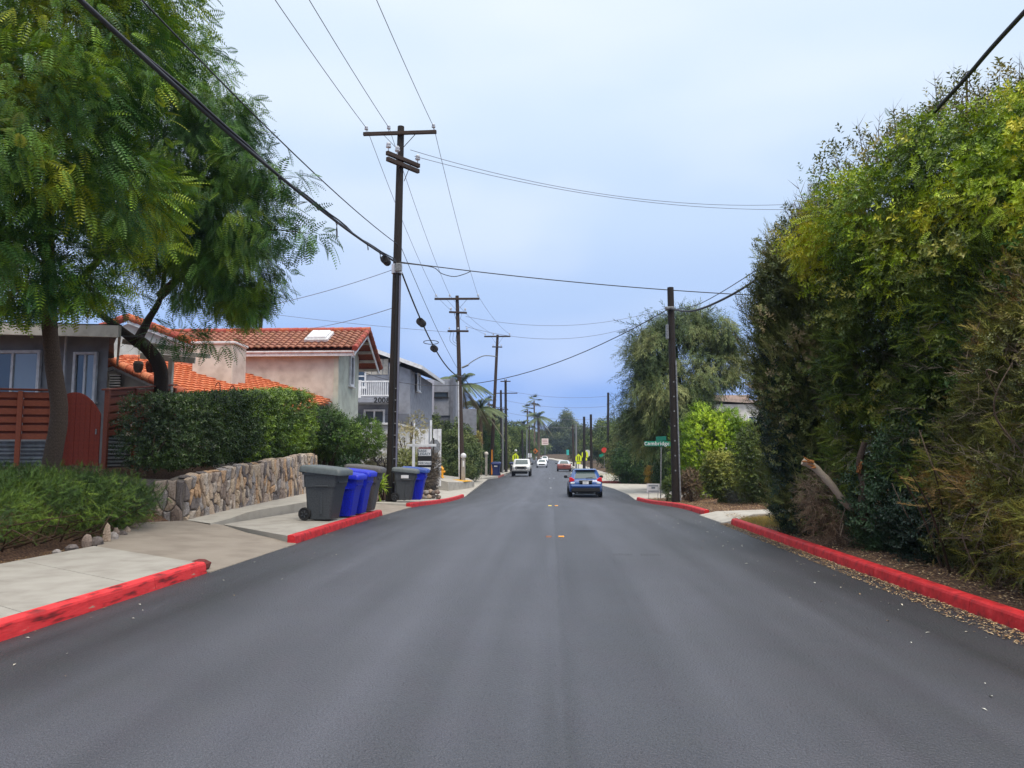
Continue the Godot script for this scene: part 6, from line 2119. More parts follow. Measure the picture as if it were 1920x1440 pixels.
func insulator(parent: Node3D, p: Vector3, k := 1.0, m := "porcelain") -> void:
	var s := Shape.new()
	s.lathe([Vector2(0.012, -0.08), Vector2(0.012, 0.0), Vector2(0.055, 0.01), Vector2(0.06, 0.04), Vector2(0.03, 0.06), Vector2(0.05, 0.075), Vector2(0.05, 0.1), Vector2(0.025, 0.125), Vector2(0.0, 0.135)], 10, Transform3D(Basis().scaled(Vector3.ONE * k), p))
	put("insulator", s, mats[m], parent)


func utility_pole(label: String, base: Vector3, top: Vector3, r0: float, r1: float, m: String, arms: Array) -> Node3D:
	var t := thing("utility_pole", label, "utility pole", base, 0.0, "utility poles along the street")
	var s := Shape.new()
	var pts := []
	for i in 9:
		pts.append((base - Vector3(0, 0.3, 0)).lerp(top, i / 8.0))
	s.tube(pts, taper(r0, r1, 9), 14)
	put("shaft", s, mats[m], t)
	for a in arms:
		# [height, half width, turn, insulator offsets, insulator scale, brace, thick]
		var c := base.lerp(top, (a[0] - base.y) / (top.y - base.y))
		var bs := Basis(Vector3.UP, a[2])
		var thick: float = a[6]
		c += bs * Vector3(0, 0, r1 + thick * 0.4)
		s = Shape.new()
		s.box(c, Vector3(a[1] * 2.0, thick * 1.15, thick), 0.008, bs)
		var arm := put("crossarm", s, mats["pole_wood_brown"], t)
		for k in a[3]:
			var p: Vector3 = c + bs * Vector3(k, thick * 0.55 + 0.08 * a[4], 0)
			s = Shape.new()
			insulator(t, p, a[4])
		if a[5] > 0.0:
			for sg in [-1.0, 1.0]:
				s = Shape.new()
				s.beam(c + bs * Vector3(sg * a[1] * 0.45, -thick * 0.4, 0.02), c + Vector3(0, -a[5], 0) + bs * Vector3(sg * r1 * 0.6, 0, -0.02), 0.035, 0.012)
				put("brace", s, mats["pole_wood_brown"], t)
	return t


func make_poles_and_cables() -> void:
	var p1 := utility_pole("tall dark wooden pole with crossarms and cable boxes next to the bins", V(-5.77, 0.08, 27.5), V(-5.6, 13.94, 27.5), 0.205, 0.125, "pole_wood", [[13.62, 1.38, -0.02, [-1.27, -0.42, 1.27], 1.25, 0.62, 0.11], [12.62, 0.82, 0.95, [-0.74, -0.3, 0.74], 1.7, 0.8, 0.13], [12.4, 0.8, 0.95, [], 1.7, 0.0, 0.13]])
	var s := Shape.new()
	s.tube([V(-5.58, 0.1, 27.36), V(-5.52, 8.2, 27.33)], [0.035], 8)
	put("conduit", s, mats["wire"], p1)
	s = Shape.new()
	s.tube([V(-5.70, 0.1, 27.29), V(-5.62, 8.3, 27.30)], [0.03], 8)
	put("conduit", s, mats["dark"], p1)
	s = Shape.new()
	s.tube([V(-5.67, 8.32, 27.5), V(-5.67, 8.66, 27.5)], [0.2], 14)
	put("band", s, mats["porcelain"], p1)
	s = Shape.new()
	s.box(V(-5.58, 8.5, 27.26), Vector3(0.26, 0.3, 0.1), 0.02)
	put("cable_box", s, mats["steel"], p1)
	for i in 9:
		s = Shape.new()
		s.box(V(-5.62, 0.7 + i * 0.42, 27.30), Vector3(0.07, 0.03, 0.03), 0.0)
		put("tag", s, mats["steel"], p1)
	s = Shape.new()
	s.box(V(-5.42, 0.2, 27.2), Vector3(0.22, 0.24, 0.2), 0.02)
	put("ground_box", s, mats["steel"], p1)
	var p2 := utility_pole("second tall brown pole with three crossarms near the hydrant", V(-6.05, 0.2, 52.0), V(-6.5, 12.75, 52.0), 0.19, 0.12, "pole_wood_brown", [[12.5, 1.55, 0.03, [-1.45, -0.5, 1.45], 1.3, 0.75, 0.12], [11.55, 0.62, 0.3, [-0.5, 0.5], 1.3, 0.7, 0.11], [10.25, 0.72, 0.1, [-0.6, 0.0, 0.6], 1.0, 0.0, 0.11]])
	s = Shape.new()
	s.tube([V(-6.25, 0.2, 51.8), V(-6.35, 6.8, 51.8)], [0.045], 8)
	put("conduit", s, mats["white_paint"], p2)
	for k in 4:
		s = Shape.new()
		s.tube(curve([V(-6.9 + 0.2 * k, 10.2, 51.9), V(-6.95 + 0.2 * k, 9.6, 51.9), V(-6.5, 9.2 + 0.2 * k, 51.9)], 5), [0.012], 5)
		put("jumper", s, mats["cable"], p2)
	var p3 := utility_pole("third brown pole carrying the street lamp arm", V(-5.95, -0.1, 75.0), V(-5.32, 13.73, 75.0), 0.2, 0.13, "pole_wood_brown", [[13.55, 1.3, 0.0, [-1.2, -0.4, 1.2], 1.3, 0.8, 0.12], [12.5, 0.5, 0.2, [-0.4, 0.4], 1.0, 0.0, 0.1]])
	s = Shape.new()
	s.tube(curve([V(-5.4, 11.55, 74.9), V(-6.6, 11.65, 74.9), V(-7.6, 11.2, 74.8), V(-8.3, 10.7, 74.8)], 6), [0.05], 7)
	put("lamp_arm", s, mats["steel"], p3)
	s = Shape.new()
	s.box(V(-8.5, 10.6, 74.8), Vector3(0.75, 0.16, 0.3), 0.05, Basis(Vector3(0, 0, 1), 0.4))
	put("lamp_head", s, mats["steel"], p3)
	s = Shape.new()
	s.box(V(-5.83, 1.2, 74.75), Vector3(0.11, 2.4, 0.06), 0.01)
	put("guard", s, mat("guard_orange", rgb(236, 150, 40), 0.6), p3)
	utility_pole("black pole with a short side arm between the third pole and its taller neighbour", V(-5.75, 0.0, 88.0), V(-5.85, 9.4, 88.0), 0.16, 0.12, "pole_black", [[7.2, 0.8, 0.0, [], 1.0, 0.0, 0.09]])
	utility_pole("taller black pole with a high arm beside the grey lamp post", V(-5.36, 0.0, 90.0), V(-5.43, 10.85, 90.0), 0.19, 0.14, "pole_black", [[10.6, 0.6, 0.0, [0.0], 1.0, 0.0, 0.1], [9.2, 1.4, 0.0, [], 1.0, 0.0, 0.09]])
	utility_pole("galvanised grey post left of the taller black pole", V(-5.5, 0.0, 86.0), V(-5.5, 7.0, 86.0), 0.11, 0.08, "steel", [])
	utility_pole("black pole at the kerb behind the white oncoming car", V(-5.0, 0.0, 134.0), V(-5.2, 6.5, 134.0), 0.2, 0.16, "pole_black", [])
	utility_pole("distant grey lamp post beyond the black kerb pole", V(-5.2, 0.2, 160.0), V(-5.2, 7.6, 160.0), 0.14, 0.1, "steel", [])
	utility_pole("farthest brown pole before the bend", V(-5.4, 0.4, 185.0), V(-5.4, 9.5, 185.0), 0.2, 0.14, "pole_wood_brown", [[9.0, 0.9, 0.0, [], 1.0, 0.0, 0.14]])
	utility_pole("grey wooden pole right behind the blue hatchback by the school signs", V(3.55, -0.1, 86.0), V(3.6, 6.2, 86.0), 0.17, 0.13, "pole_black", [])
	utility_pole("slim pale post beside the brown sedan", V(3.5, -0.1, 112.0), V(3.5, 6.6, 112.0), 0.14, 0.1, "steel", [])
	utility_pole("brown pole behind the brown sedan", V(3.9, 0.0, 140.0), V(3.8, 7.6, 140.0), 0.2, 0.15, "pole_wood_brown", [])
	utility_pole("dark pole beside the yellow school signs, nearest of the row", V(3.95, -0.2, 78.0), V(3.95, 6.0, 78.0), 0.15, 0.12, "pole_wood", [])
	utility_pole("bare black pole standing clear against the sky in front of the conifer", V(6.6, -0.2, 92.0), V(6.75, 9.4, 92.0), 0.17, 0.13, "pole_black", [])
	utility_pole("dark distant pole rising behind the ridge of the tiled house", V(-23.4, 1.0, 60.0), V(-23.4, 13.3, 60.0), 0.2, 0.15, "pole_black", [])
	var pr := utility_pole("slender grey wooden pole without crossarms in the verge by the hedge", V(4.58, -0.12, 29.0), V(4.53, 8.02, 29.0), 0.155, 0.12, "pole_wood", [])
	s = Shape.new()
	s.tube([V(4.72, 0.0, 28.85), V(4.66, 5.2, 28.85)], [0.03], 7)
	put("conduit", s, mats["steel"], pr)
	s = Shape.new()
	s.box(V(4.36, 6.3, 28.9), Vector3(0.10, 0.55, 0.14), 0.02)
	put("cable_box", s, mats["steel"], pr)
	s = Shape.new()
	s.box(V(4.45, 7.2, 28.85), Vector3(0.34, 0.10, 0.16), 0.02)
	put("bracket", s, mats["steel"], pr)
	for i in 7:
		s = Shape.new()
		s.box(V(4.56, 1.1 + i * 0.55, 28.855 + 0.004 * i), Vector3(0.05, 0.05, 0.03), 0.005)
		put("tag", s, mats["steel"], pr)

	# high thin wires
	for i in 3:
		var nm: String = ["outer", "middle", "road side"][i]
		var xa: float = [-6.88, -6.03, -4.35][i]
		var xb: float = [-7.93, -6.98, -5.05][i]
		var xc: float = [-6.5, -5.7, -4.1][i]
		cable("thin %s wire from the tall dark pole overhead towards the camera" % nm, sagged(V(xa, 13.86, 27.4), V(xa + 0.1, 13.6, -24.0), 1.4), 0.011, "wire")
		cable("thin %s wire between the tall dark pole and the second pole" % nm, sagged(V(xa, 13.86, 27.5), V(xb, 12.75, 52.0), 0.35), 0.011, "wire")
		cable("thin %s wire between the second pole and the third pole" % nm, sagged(V(xb, 12.75, 52.0), V(xc, 13.8, 75.0), 0.35), 0.011, "wire")
	# thick bundle over the house side
	var bundle := sagged(V(-5.68, 8.72, 27.4), V(-5.75, 8.95, -24.0), 1.84, 60)
	cable("thick black cable bundle sagging from the tall dark pole past the feathery trees", bundle, 0.036, "cable")
	var twin := []
	for i in bundle.size():
		twin.append(bundle[i] + Vector3(0.045 * sin(i * 0.8), 0.05 + 0.02 * sin(i * 1.7), 0))
	cable("lashed second strand riding on the thick black bundle", twin, 0.022, "cable")
	for i in 4:
		var p: Vector3 = bundle[[3, 5, 9, 14][i]]
		var lp := []
		for k in 13:
			var an := TAU * k / 12.0
			lp.append(p + Vector3(0.04 * cos(an * 0.5), -0.34 * [0.6, 0.5, 1.3, 0.4][i] * (1.0 - cos(an)) * 0.5, 0.14 * sin(an)))
		cable(["small spare loop hanging on the thick bundle nearest the pole", "small spare loop beside the cable box", "long spare loop hanging from the bundle in open sky", "short spare loop on the bundle in front of the tree"][i], lp, 0.012, "cable")
	for q in [[bundle[2], "grey splice case hanging on the thick bundle beside the tall dark pole"]]:
		var sc := thing("splice_case", q[1], "splice case", q[0], 0.0)
		var ss := Shape.new()
		ss.tube([(q[0] as Vector3) + Vector3(-0.02, -0.16, 0.24), (q[0] as Vector3) + Vector3(0, -0.16, -0.24)], [0.13], 12)
		put("case", ss, mats["pole_black"], sc)
	cable("thin cable above the thick bundle on the house side", sagged(V(-5.62, 9.38, 27.4), V(-5.7, 9.65, -24.0), 1.78, 40), 0.014, "cable")
	# crossing lines
	cable("cable crossing the street from the tall dark pole into the wild hedge", sagged(V(-5.55, 8.72, 27.35), V(8.4, 8.1, 31.0), 0.15), 0.02, "cable")
	cable("slack loop under the crossing cable beside the tall dark pole", curve([V(-5.5, 8.68, 27.35), V(-4.4, 8.58, 27.6), V(-4.05, 8.36, 27.7), V(-3.6, 8.26, 27.8), V(-3.2, 8.38, 27.9), V(-3.0, 8.5, 28.0)], 6), 0.016, "cable")
	cable("upper thin wire from the lower crossarm over the street to the wild hedge", sagged(V(-5.2, 12.95, 27.3), V(11.0, 12.55, 33.0), 0.75), 0.011, "wire")
	cable("lower thin wire from the lower crossarm over the street to the wild hedge", sagged(V(-5.0, 12.62, 27.1), V(11.0, 12.3, 33.0), 0.6), 0.011, "wire")
	var blk := sagged(V(-5.6, 8.62, 27.6), V(-6.05, 7.1, 52.0), 1.05, 40)
	cable("black cable with coils dropping from the tall dark pole to the second pole", blk, 0.034, "cable")
	for i in 2:
		var p: Vector3 = blk[[9, 16][i]]
		var sc := thing("splice_case", ["black drum shaped case hanging on the coiled black cable", "round coil case lower on the coiled black cable"][i], "splice case", p)
		s = Shape.new()
		s.tube([p + Vector3(-0.02, -0.05, 0.3 - 0.12 * i), p + Vector3(0.0, -0.05, -0.3 + 0.12 * i)], [0.17], 14)
		put("case", s, mats["pole_black"], sc)
	var hoop := []
	for k in 17:
		hoop.append((blk[14] as Vector3) + Vector3(0.36 * cos(TAU * k / 16.0), 0.05 * sin(TAU * k / 16.0) - 0.05, 0.3 * sin(TAU * k / 16.0)))
	cable("spare ring of cable lashed to the coiled black cable", hoop, 0.018, "cable")
	cable("thin line from the tall dark pole down to the second pole", sagged(V(-5.55, 9.35, 27.6), V(-6.2, 7.3, 52.0), 0.3), 0.012, "cable")
	cable("thin wire from the tall dark pole to the tiled house ridge", sagged(V(-5.75, 8.5, 27.5), V(-15.0, 7.7, 32.0), 0.25), 0.012, "wire")
	cable("lower thin wire from the tall dark pole over the tiled roof", sagged(V(-5.78, 7.05, 27.5), V(-13.6, 7.6, 36.0), 0.2), 0.012, "wire")
	cable("long thin wire from the second pole out past the tiled roof", sagged(V(-6.8, 10.2, 52.0), V(-30.0, 13.0, 50.0), 0.3), 0.014, "wire")
	cable("dark cable strung low across the street from the slender pole to the balcony house", sagged(V(4.45, 7.2, 29.0), V(-12.4, 7.2, 46.0), 2.0), 0.017, "cable")
	cable("upper wire from the second pole over the street to the weeping tree", sagged(V(-5.9, 11.3, 52.0), V(9.0, 13.0, 58.0), 1.0), 0.014, "wire")
	cable("lower wire from the second pole over the street to the weeping tree", sagged(V(-5.9, 10.6, 52.0), V(9.0, 12.6, 58.0), 1.4), 0.014, "wire")
	cable("thick cable curving from the slender pole through the wild hedge overhead", curve([V(4.48, 7.2, 28.9), V(4.75, 6.62, 26.5), V(5.08, 6.37, 24.0), V(5.6, 6.42, 21.0), V(5.95, 6.6, 16.0), V(6.03, 7.0, 11.5), V(6.05, 7.2, 9.8), V(6.1, 7.6, 5.0), V(6.1, 9.0, -14.0)], 8), 0.035, "cable")
	cable("thin cable from the slender pole into the conifer", curve([V(4.5, 7.15, 29.0), V(4.9, 6.6, 25.0), V(5.2, 6.2, 18.0), V(5.3, 6.1, 14.0)], 6), 0.012, "cable")
	for i in 4:
		var y: float = [6.0, 7.0, 8.4, 9.6][i]
		cable(["lowest", "second lowest", "second highest", "highest"][i] + " distant wire across the end of the street", sagged(V(-5.6, y, 90.0), V(6.8, y - 0.6, 92.0), 0.5), 0.016, "wire")
	cable("thin line along the house side kerb beyond the second pole", sagged(V(-6.1, 7.2, 52.0), V(-5.5, 7.6, 90.0), 0.8), 0.03, "cable")


# ---------------------------------------------------------------- vehicles
func ring8(x: float, z0: float, z1: float, y: float, cut: float) -> Array:
	return [Vector3(-x + cut, y, z1), Vector3(x - cut, y, z1), Vector3(x, y, z1 - cut), Vector3(x, y, z0 + cut), Vector3(x - cut, y, z0), Vector3(-x + cut, y, z0), Vector3(-x, y, z0 + cut), Vector3(-x, y, z1 - cut)]


func car(called: String, label: String, category: String, at: Vector3, turn: float, sp: Dictionary) -> Node3D:
	var t := thing(called, label, category, at, turn)
	var L: float = sp.L
	var W: float = sp.W * 0.5
	var belt: float = sp.belt
	var clear: float = sp.clear
	var hood: float = sp.hood
	var deck: float = sp.get("deck", belt)
	var paint: Material = mats[sp.paint]
	var h := L * 0.5
	var st := [[h, 0.84, clear + 0.16, deck - 0.22], [h - 0.04, 0.93, clear + 0.08, deck - 0.08], [h - 0.16, 0.975, clear + 0.03, deck], [h - 0.7, 1.0, clear, lerpf(deck, belt, 0.7)], [h - 1.4, 1.0, clear, belt], [0.0, 1.0, clear, belt], [-h + 1.5, 1.0, clear, belt - 0.02], [-h + 1.15, 0.99, clear, lerpf(hood, belt, 0.5)], [-h + 0.4, 0.96, clear + 0.02, hood], [-h + 0.12, 0.90, clear + 0.06, hood - 0.06], [-h, 0.80, clear + 0.14, hood - 0.2]]
	var rings := []
	for q in st:
		var w: float = W * q[1]
		var yb: float = q[2]
		var yt: float = q[3]
		var half := [Vector2(0.80, yb), Vector2(0.96, yb + 0.07), Vector2(1.0, lerpf(yb, yt, 0.45)), Vector2(0.985, lerpf(yb, yt, 0.8)), Vector2(0.94, yt - 0.02), Vector2(0.84, yt + 0.005), Vector2(0.4, yt + 0.03)]
		var ring := []
		for p in half:
			ring.append(Vector3(p.x * w, p.y, q[0]))
		for i in half.size():
			var p: Vector2 = half[half.size() - 1 - i]
			ring.append(Vector3(-p.x * w, p.y, q[0]))
		rings.append(ring)
	var s := Shape.new()
	s.loft(rings)
	put("body", s, paint, t, true)
	# cabin
	var cab: Array = sp.cab
	var H: float = sp.H
	var low := ring8(W * 0.93, cab[3], cab[0], belt - 0.06, 0.16)
	var mid := ring8(lerpf(W * 0.93, W * sp.roof_w, 0.55), lerpf(cab[3], cab[2], 0.55), lerpf(cab[0], cab[1], 0.55), lerpf(belt, H - 0.05, 0.55), 0.15)
	var up := ring8(W * sp.roof_w, cab[2], cab[1], H - 0.07, 0.14)
	var top := ring8(W * sp.roof_w - 0.09, cab[2] + 0.12, cab[1] - 0.12, H - 0.015, 0.12)
	s = Shape.new()
	s.loft([low, mid, up, top], true, false)
	put("cabin", s, mats[sp.get("roof", sp.paint)], t, true)
	# windows sit on the cabin's faces
	for f in [[0, 1, "rear_window", 0.05, 0.95], [4, 5, "windscreen", 0.03, 0.97], [2, 3, "side_window", 0.05, 0.47], [2, 3, "side_window", 0.53, 0.94], [6, 7, "side_window", 0.06, 0.47], [6, 7, "side_window", 0.53, 0.95]]:
		s = Shape.new()
		for part in [[low, mid, 0.30, 1.0], [mid, up, 0.0, 0.86]]:
			var a: Vector3 = part[0][f[0]]
			var b: Vector3 = part[0][f[1]]
			var c: Vector3 = part[1][f[1]]
			var d: Vector3 = part[1][f[0]]
			var n := (b - a).cross(d - a).normalized()
			var mc := (a + b + c + d) * 0.25
			if n.dot(Vector3(mc.x, 0, mc.z)) < 0:
				n = -n
			n *= 0.009
			var q := []
			for uv in [[f[3], part[2]], [f[4], part[2]], [f[4], part[3]], [f[3], part[3]]]:
				q.append(a.lerp(b, uv[0]).lerp(d.lerp(c, uv[0]), uv[1]) + n)
			s.oquad(q[0], q[1], q[2], q[3], Vector3(0, 0.8, 0))
		put(f[2], s, mats["car_glass"], t, true)
	# wheels
	for sx in [-1.0, 1.0]:
		for z in [h * 0.62, -h * 0.60]:
			var r: float = sp.tyre
			var xf := Transform3D(Basis(Vector3(0, 0, 1), -sx * PI / 2), Vector3(sx * (W - 0.11), r, z))
			s = Shape.new()
			s.lathe([Vector2(0, -0.09), Vector2(r * 0.8, -0.1), Vector2(r * 0.97, -0.07), Vector2(r, 0.0), Vector2(r * 0.97, 0.08), Vector2(r * 0.7, 0.105), Vector2(r * 0.62, 0.07)], 20, xf)
			var w := put("wheel", s, mats["rubber"], t, true)
			s = Shape.new()
			s.lathe([Vector2(r * 0.63, 0.075), Vector2(r * 0.5, 0.085), Vector2(r * 0.15, 0.1), Vector2(0, 0.1)], 10, xf, true)
			put("rim", s, mats["steel"], w, true)
			s = Shape.new()
			s.lathe([Vector2(0.0, 0.0), Vector2(r * 1.2, 0.0), Vector2(r * 1.2, 0.012), Vector2(0.0, 0.012)], 20, Transform3D(xf.basis, Vector3(sx * (W - 0.006), r + 0.02, z)))
			put("wheel_arch", s, mats["dark"], t, true)
	# mirrors
	for sx in [-1.0, 1.0]:
		s = Shape.new()
		s.box(Vector3(sx * (W + 0.1), belt + 0.08, cab[3] + 0.55), Vector3(0.2, 0.15, 0.1), 0.04)
		s.beam(Vector3(sx * (W - 0.08), belt + 0.02, cab[3] + 0.52), Vector3(sx * (W + 0.06), belt + 0.05, cab[3] + 0.54), 0.05, 0.04)
		put("mirror", s, mats["dark"], t, true)
	return t


func make_vehicles() -> void:
	for q in [["car_blue", rgb(46, 84, 146)], ["car_white", rgb(232, 234, 238)], ["car_cream", rgb(232, 230, 224)], ["car_brown", rgb(128, 66, 60)], ["car_silver", rgb(190, 200, 216)]]:
		var m := mat(q[0], q[1], 0.35)
		m.clearcoat_enabled = true
		m.clearcoat = 0.8
		m.clearcoat_roughness = 0.08
	mat("car_glass", rgb(70, 84, 84), 0.04, null, 1.0, null, 0.0, 0.9)
	mat("lamp_red", rgb(206, 26, 40), 0.2)
	mat("lamp_clear", rgb(225, 228, 230), 0.15)
	var s: Shape
	# blue hatchback driving away
	var b := car("hatchback_car", "blue hatchback driving away in the lane by the wild hedge", "car", V(1.72, ry(40.0) + 0.03, 42.1), 0.0, {"L": 4.4, "W": 1.75, "H": 1.47, "belt": 0.93, "hood": 0.88, "clear": 0.22, "deck": 0.94, "paint": "car_blue", "roof": "car_blue", "roof_w": 0.70, "cab": [2.08, 1.55, -0.35, -1.25], "tyre": 0.32})
	for sx in [-1.0, 1.0]:
		s = Shape.new()
		s.prism(PackedVector2Array([Vector2(sx * 0.84, 0.80), Vector2(sx * 0.84, 1.02), Vector2(sx * 0.72, 1.04), Vector2(sx * 0.56, 0.92), Vector2(sx * 0.58, 0.82)]), 0.34, Transform3D(Basis(), Vector3(0, 0, 2.0)), 0.03)
		put("tail_light", s, mats["lamp_red"], b, true)
		s = Shape.new()
		s.box(Vector3(sx * 0.66, 0.74, 2.17), Vector3(0.24, 0.10, 0.06), 0.03)
		put("reverse_light", s, mats["lamp_clear"], b, true)
		s = Shape.new()
		s.lathe([Vector2(0.0, 0.0), Vector2(0.045, 0.0), Vector2(0.05, -0.12)], 10, Transform3D(Basis(Vector3.RIGHT, PI / 2), Vector3(sx * 0.45, 0.27, 2.16)))
		put("exhaust", s, mats["steel"], b, true)
	s = Shape.new()
	s.box(Vector3(0, 0.40, 2.13), Vector3(1.5, 0.26, 0.2), 0.06)
	s.box(Vector3(0, 0.26, 2.05), Vector3(1.2, 0.14, 0.2), 0.04)
	put("lower_bumper", s, mats["dark"], b, true)
	s = Shape.new()
	s.box(Vector3(0, 0.59, 2.14), Vector3(1.56, 0.2, 0.22), 0.07)
	put("bumper", s, mats["car_blue"], b, true)
	s = Shape.new()
	s.box(Vector3(0, 0.76, 2.185), Vector3(0.66, 0.19, 0.03), 0.01)
	var well := put("plate_recess", s, mats["dark"], b, true)
	s = Shape.new()
	s.box(Vector3(0, 0.76, 2.205), Vector3(0.31, 0.15, 0.012), 0.004)
	put("number_plate", s, mats["white_paint"], b, true)
	s = Shape.new()
	s.box(Vector3(0, 0.875, 2.2), Vector3(0.7, 0.035, 0.03), 0.01)
	put("trim", s, mats["steel"], b, true)
	s = Shape.new()
	s.box(Vector3(0, 1.435, 1.62), Vector3(1.14, 0.04, 0.26), 0.015, Basis(Vector3.RIGHT, 0.12))
	put("spoiler", s, mats["car_blue"], b, true)
	s = Shape.new()
	s.beam(Vector3(0.02, 1.0, 2.12), Vector3(0.36, 1.03, 2.08), 0.03, 0.03)
	put("wiper", s, mats["dark"], b, true)
	# old white off-roader coming on
	var j := car("offroad_car", "old white boxy off-road wagon coming on with a dark grille", "car", V(-3.05, ry(76.0) + 0.03, 78.0), PI, {"L": 4.7, "W": 1.86, "H": 1.72, "belt": 1.12, "hood": 1.08, "clear": 0.5, "deck": 1.12, "paint": "car_cream", "roof": "car_white", "roof_w": 0.82, "cab": [2.25, 2.05, -0.35, -0.8], "tyre": 0.4})
	s = Shape.new()
	s.box(Vector3(0, 0.86, -2.36), Vector3(1.1, 0.26, 0.06), 0.02)
	put("grille", s, mats["dark"], j, true)
	for sx in [-1.0, 1.0]:
		s = Shape.new()
		s.lathe([Vector2(0, 0.03), Vector2(0.10, 0.02), Vector2(0.12, 0.0)], 14, Transform3D(Basis(Vector3.RIGHT, -PI / 2), Vector3(sx * 0.68, 0.88, -2.37)))
		put("headlight", s, mats["lamp_clear"], j, true)
		s = Shape.new()
		s.tube([Vector3(sx * 0.42, 0.5, -2.5), Vector3(sx * 0.42, 1.0, -2.46)], [0.035], 7)
		put("bull_bar", s, mats["steel"], j, true)
	s = Shape.new()
	s.box(Vector3(0, 0.58, -2.45), Vector3(1.82, 0.16, 0.16), 0.03)
	put("bumper", s, mats["steel"], j, true)
	s = Shape.new()
	s.box(Vector3(0, 0.38, -2.2), Vector3(1.3, 0.24, 0.3), 0.05)
	put("axle", s, mats["dark"], j, true)
	s = Shape.new()
	s.box(Vector3(0, 0.6, -2.54), Vector3(0.32, 0.14, 0.02))
	put("number_plate", s, mats["steel"], j, true)
	# the rest of the traffic
	var sedan := {"L": 4.6, "W": 1.82, "H": 1.44, "belt": 0.92, "hood": 0.86, "clear": 0.2, "deck": 0.98, "paint": "car_brown", "roof": "car_silver", "roof_w": 0.68, "cab": [1.75, 1.0, -0.5, -1.3], "tyre": 0.32}
	var br := car("sedan_car", "reddish brown sedan with a shiny roof driving away ahead of the hatchback", "car", V(1.55, ry(100.0) + 0.03, 102.0), 0.0, sedan)
	sedan.paint = "car_white"
	sedan.roof = "car_white"
	var w1 := car("sedan_car", "white sedan coming on right behind the old off-road wagon", "car", V(-1.75, ry(132.0) + 0.03, 134.0), PI, sedan)
	sedan.H = 1.7
	sedan.belt = 1.05
	sedan.hood = 0.98
	sedan.cab = [2.15, 1.8, -0.4, -1.2]
	var w2 := car("suv_car", "farthest white car coming over the crest before the bend", "car", V(-1.9, ry(200.0) + 0.03, 202.0), PI, sedan)
	for c in [br, w1, w2]:
		for sx in [-1.0, 1.0]:
			s = Shape.new()
			s.box(Vector3(sx * 0.68, 0.82, 2.2), Vector3(0.34, 0.16, 0.14), 0.03)
			put("tail_light", s, mats["lamp_red"], c, true)
			s = Shape.new()
			s.box(Vector3(sx * 0.66, 0.68, -2.2), Vector3(0.34, 0.14, 0.14), 0.03)
			put("headlight", s, mats["lamp_clear"], c, true)
		s = Shape.new()
		s.box(Vector3(0, 0.56, -2.28), Vector3(1.1, 0.26, 0.05), 0.02)
		put("grille", s, mats["dark"], c, true)
		s = Shape.new()
		s.box(Vector3(0, 0.36, 2.22), Vector3(1.4, 0.2, 0.1), 0.03)
		put("bumper", s, mats["dark"], c, true)
		s = Shape.new()
		s.box(Vector3(0, 0.72, 2.29), Vector3(0.32, 0.15, 0.02))
		put("number_plate", s, mats["white_paint"], c, true)


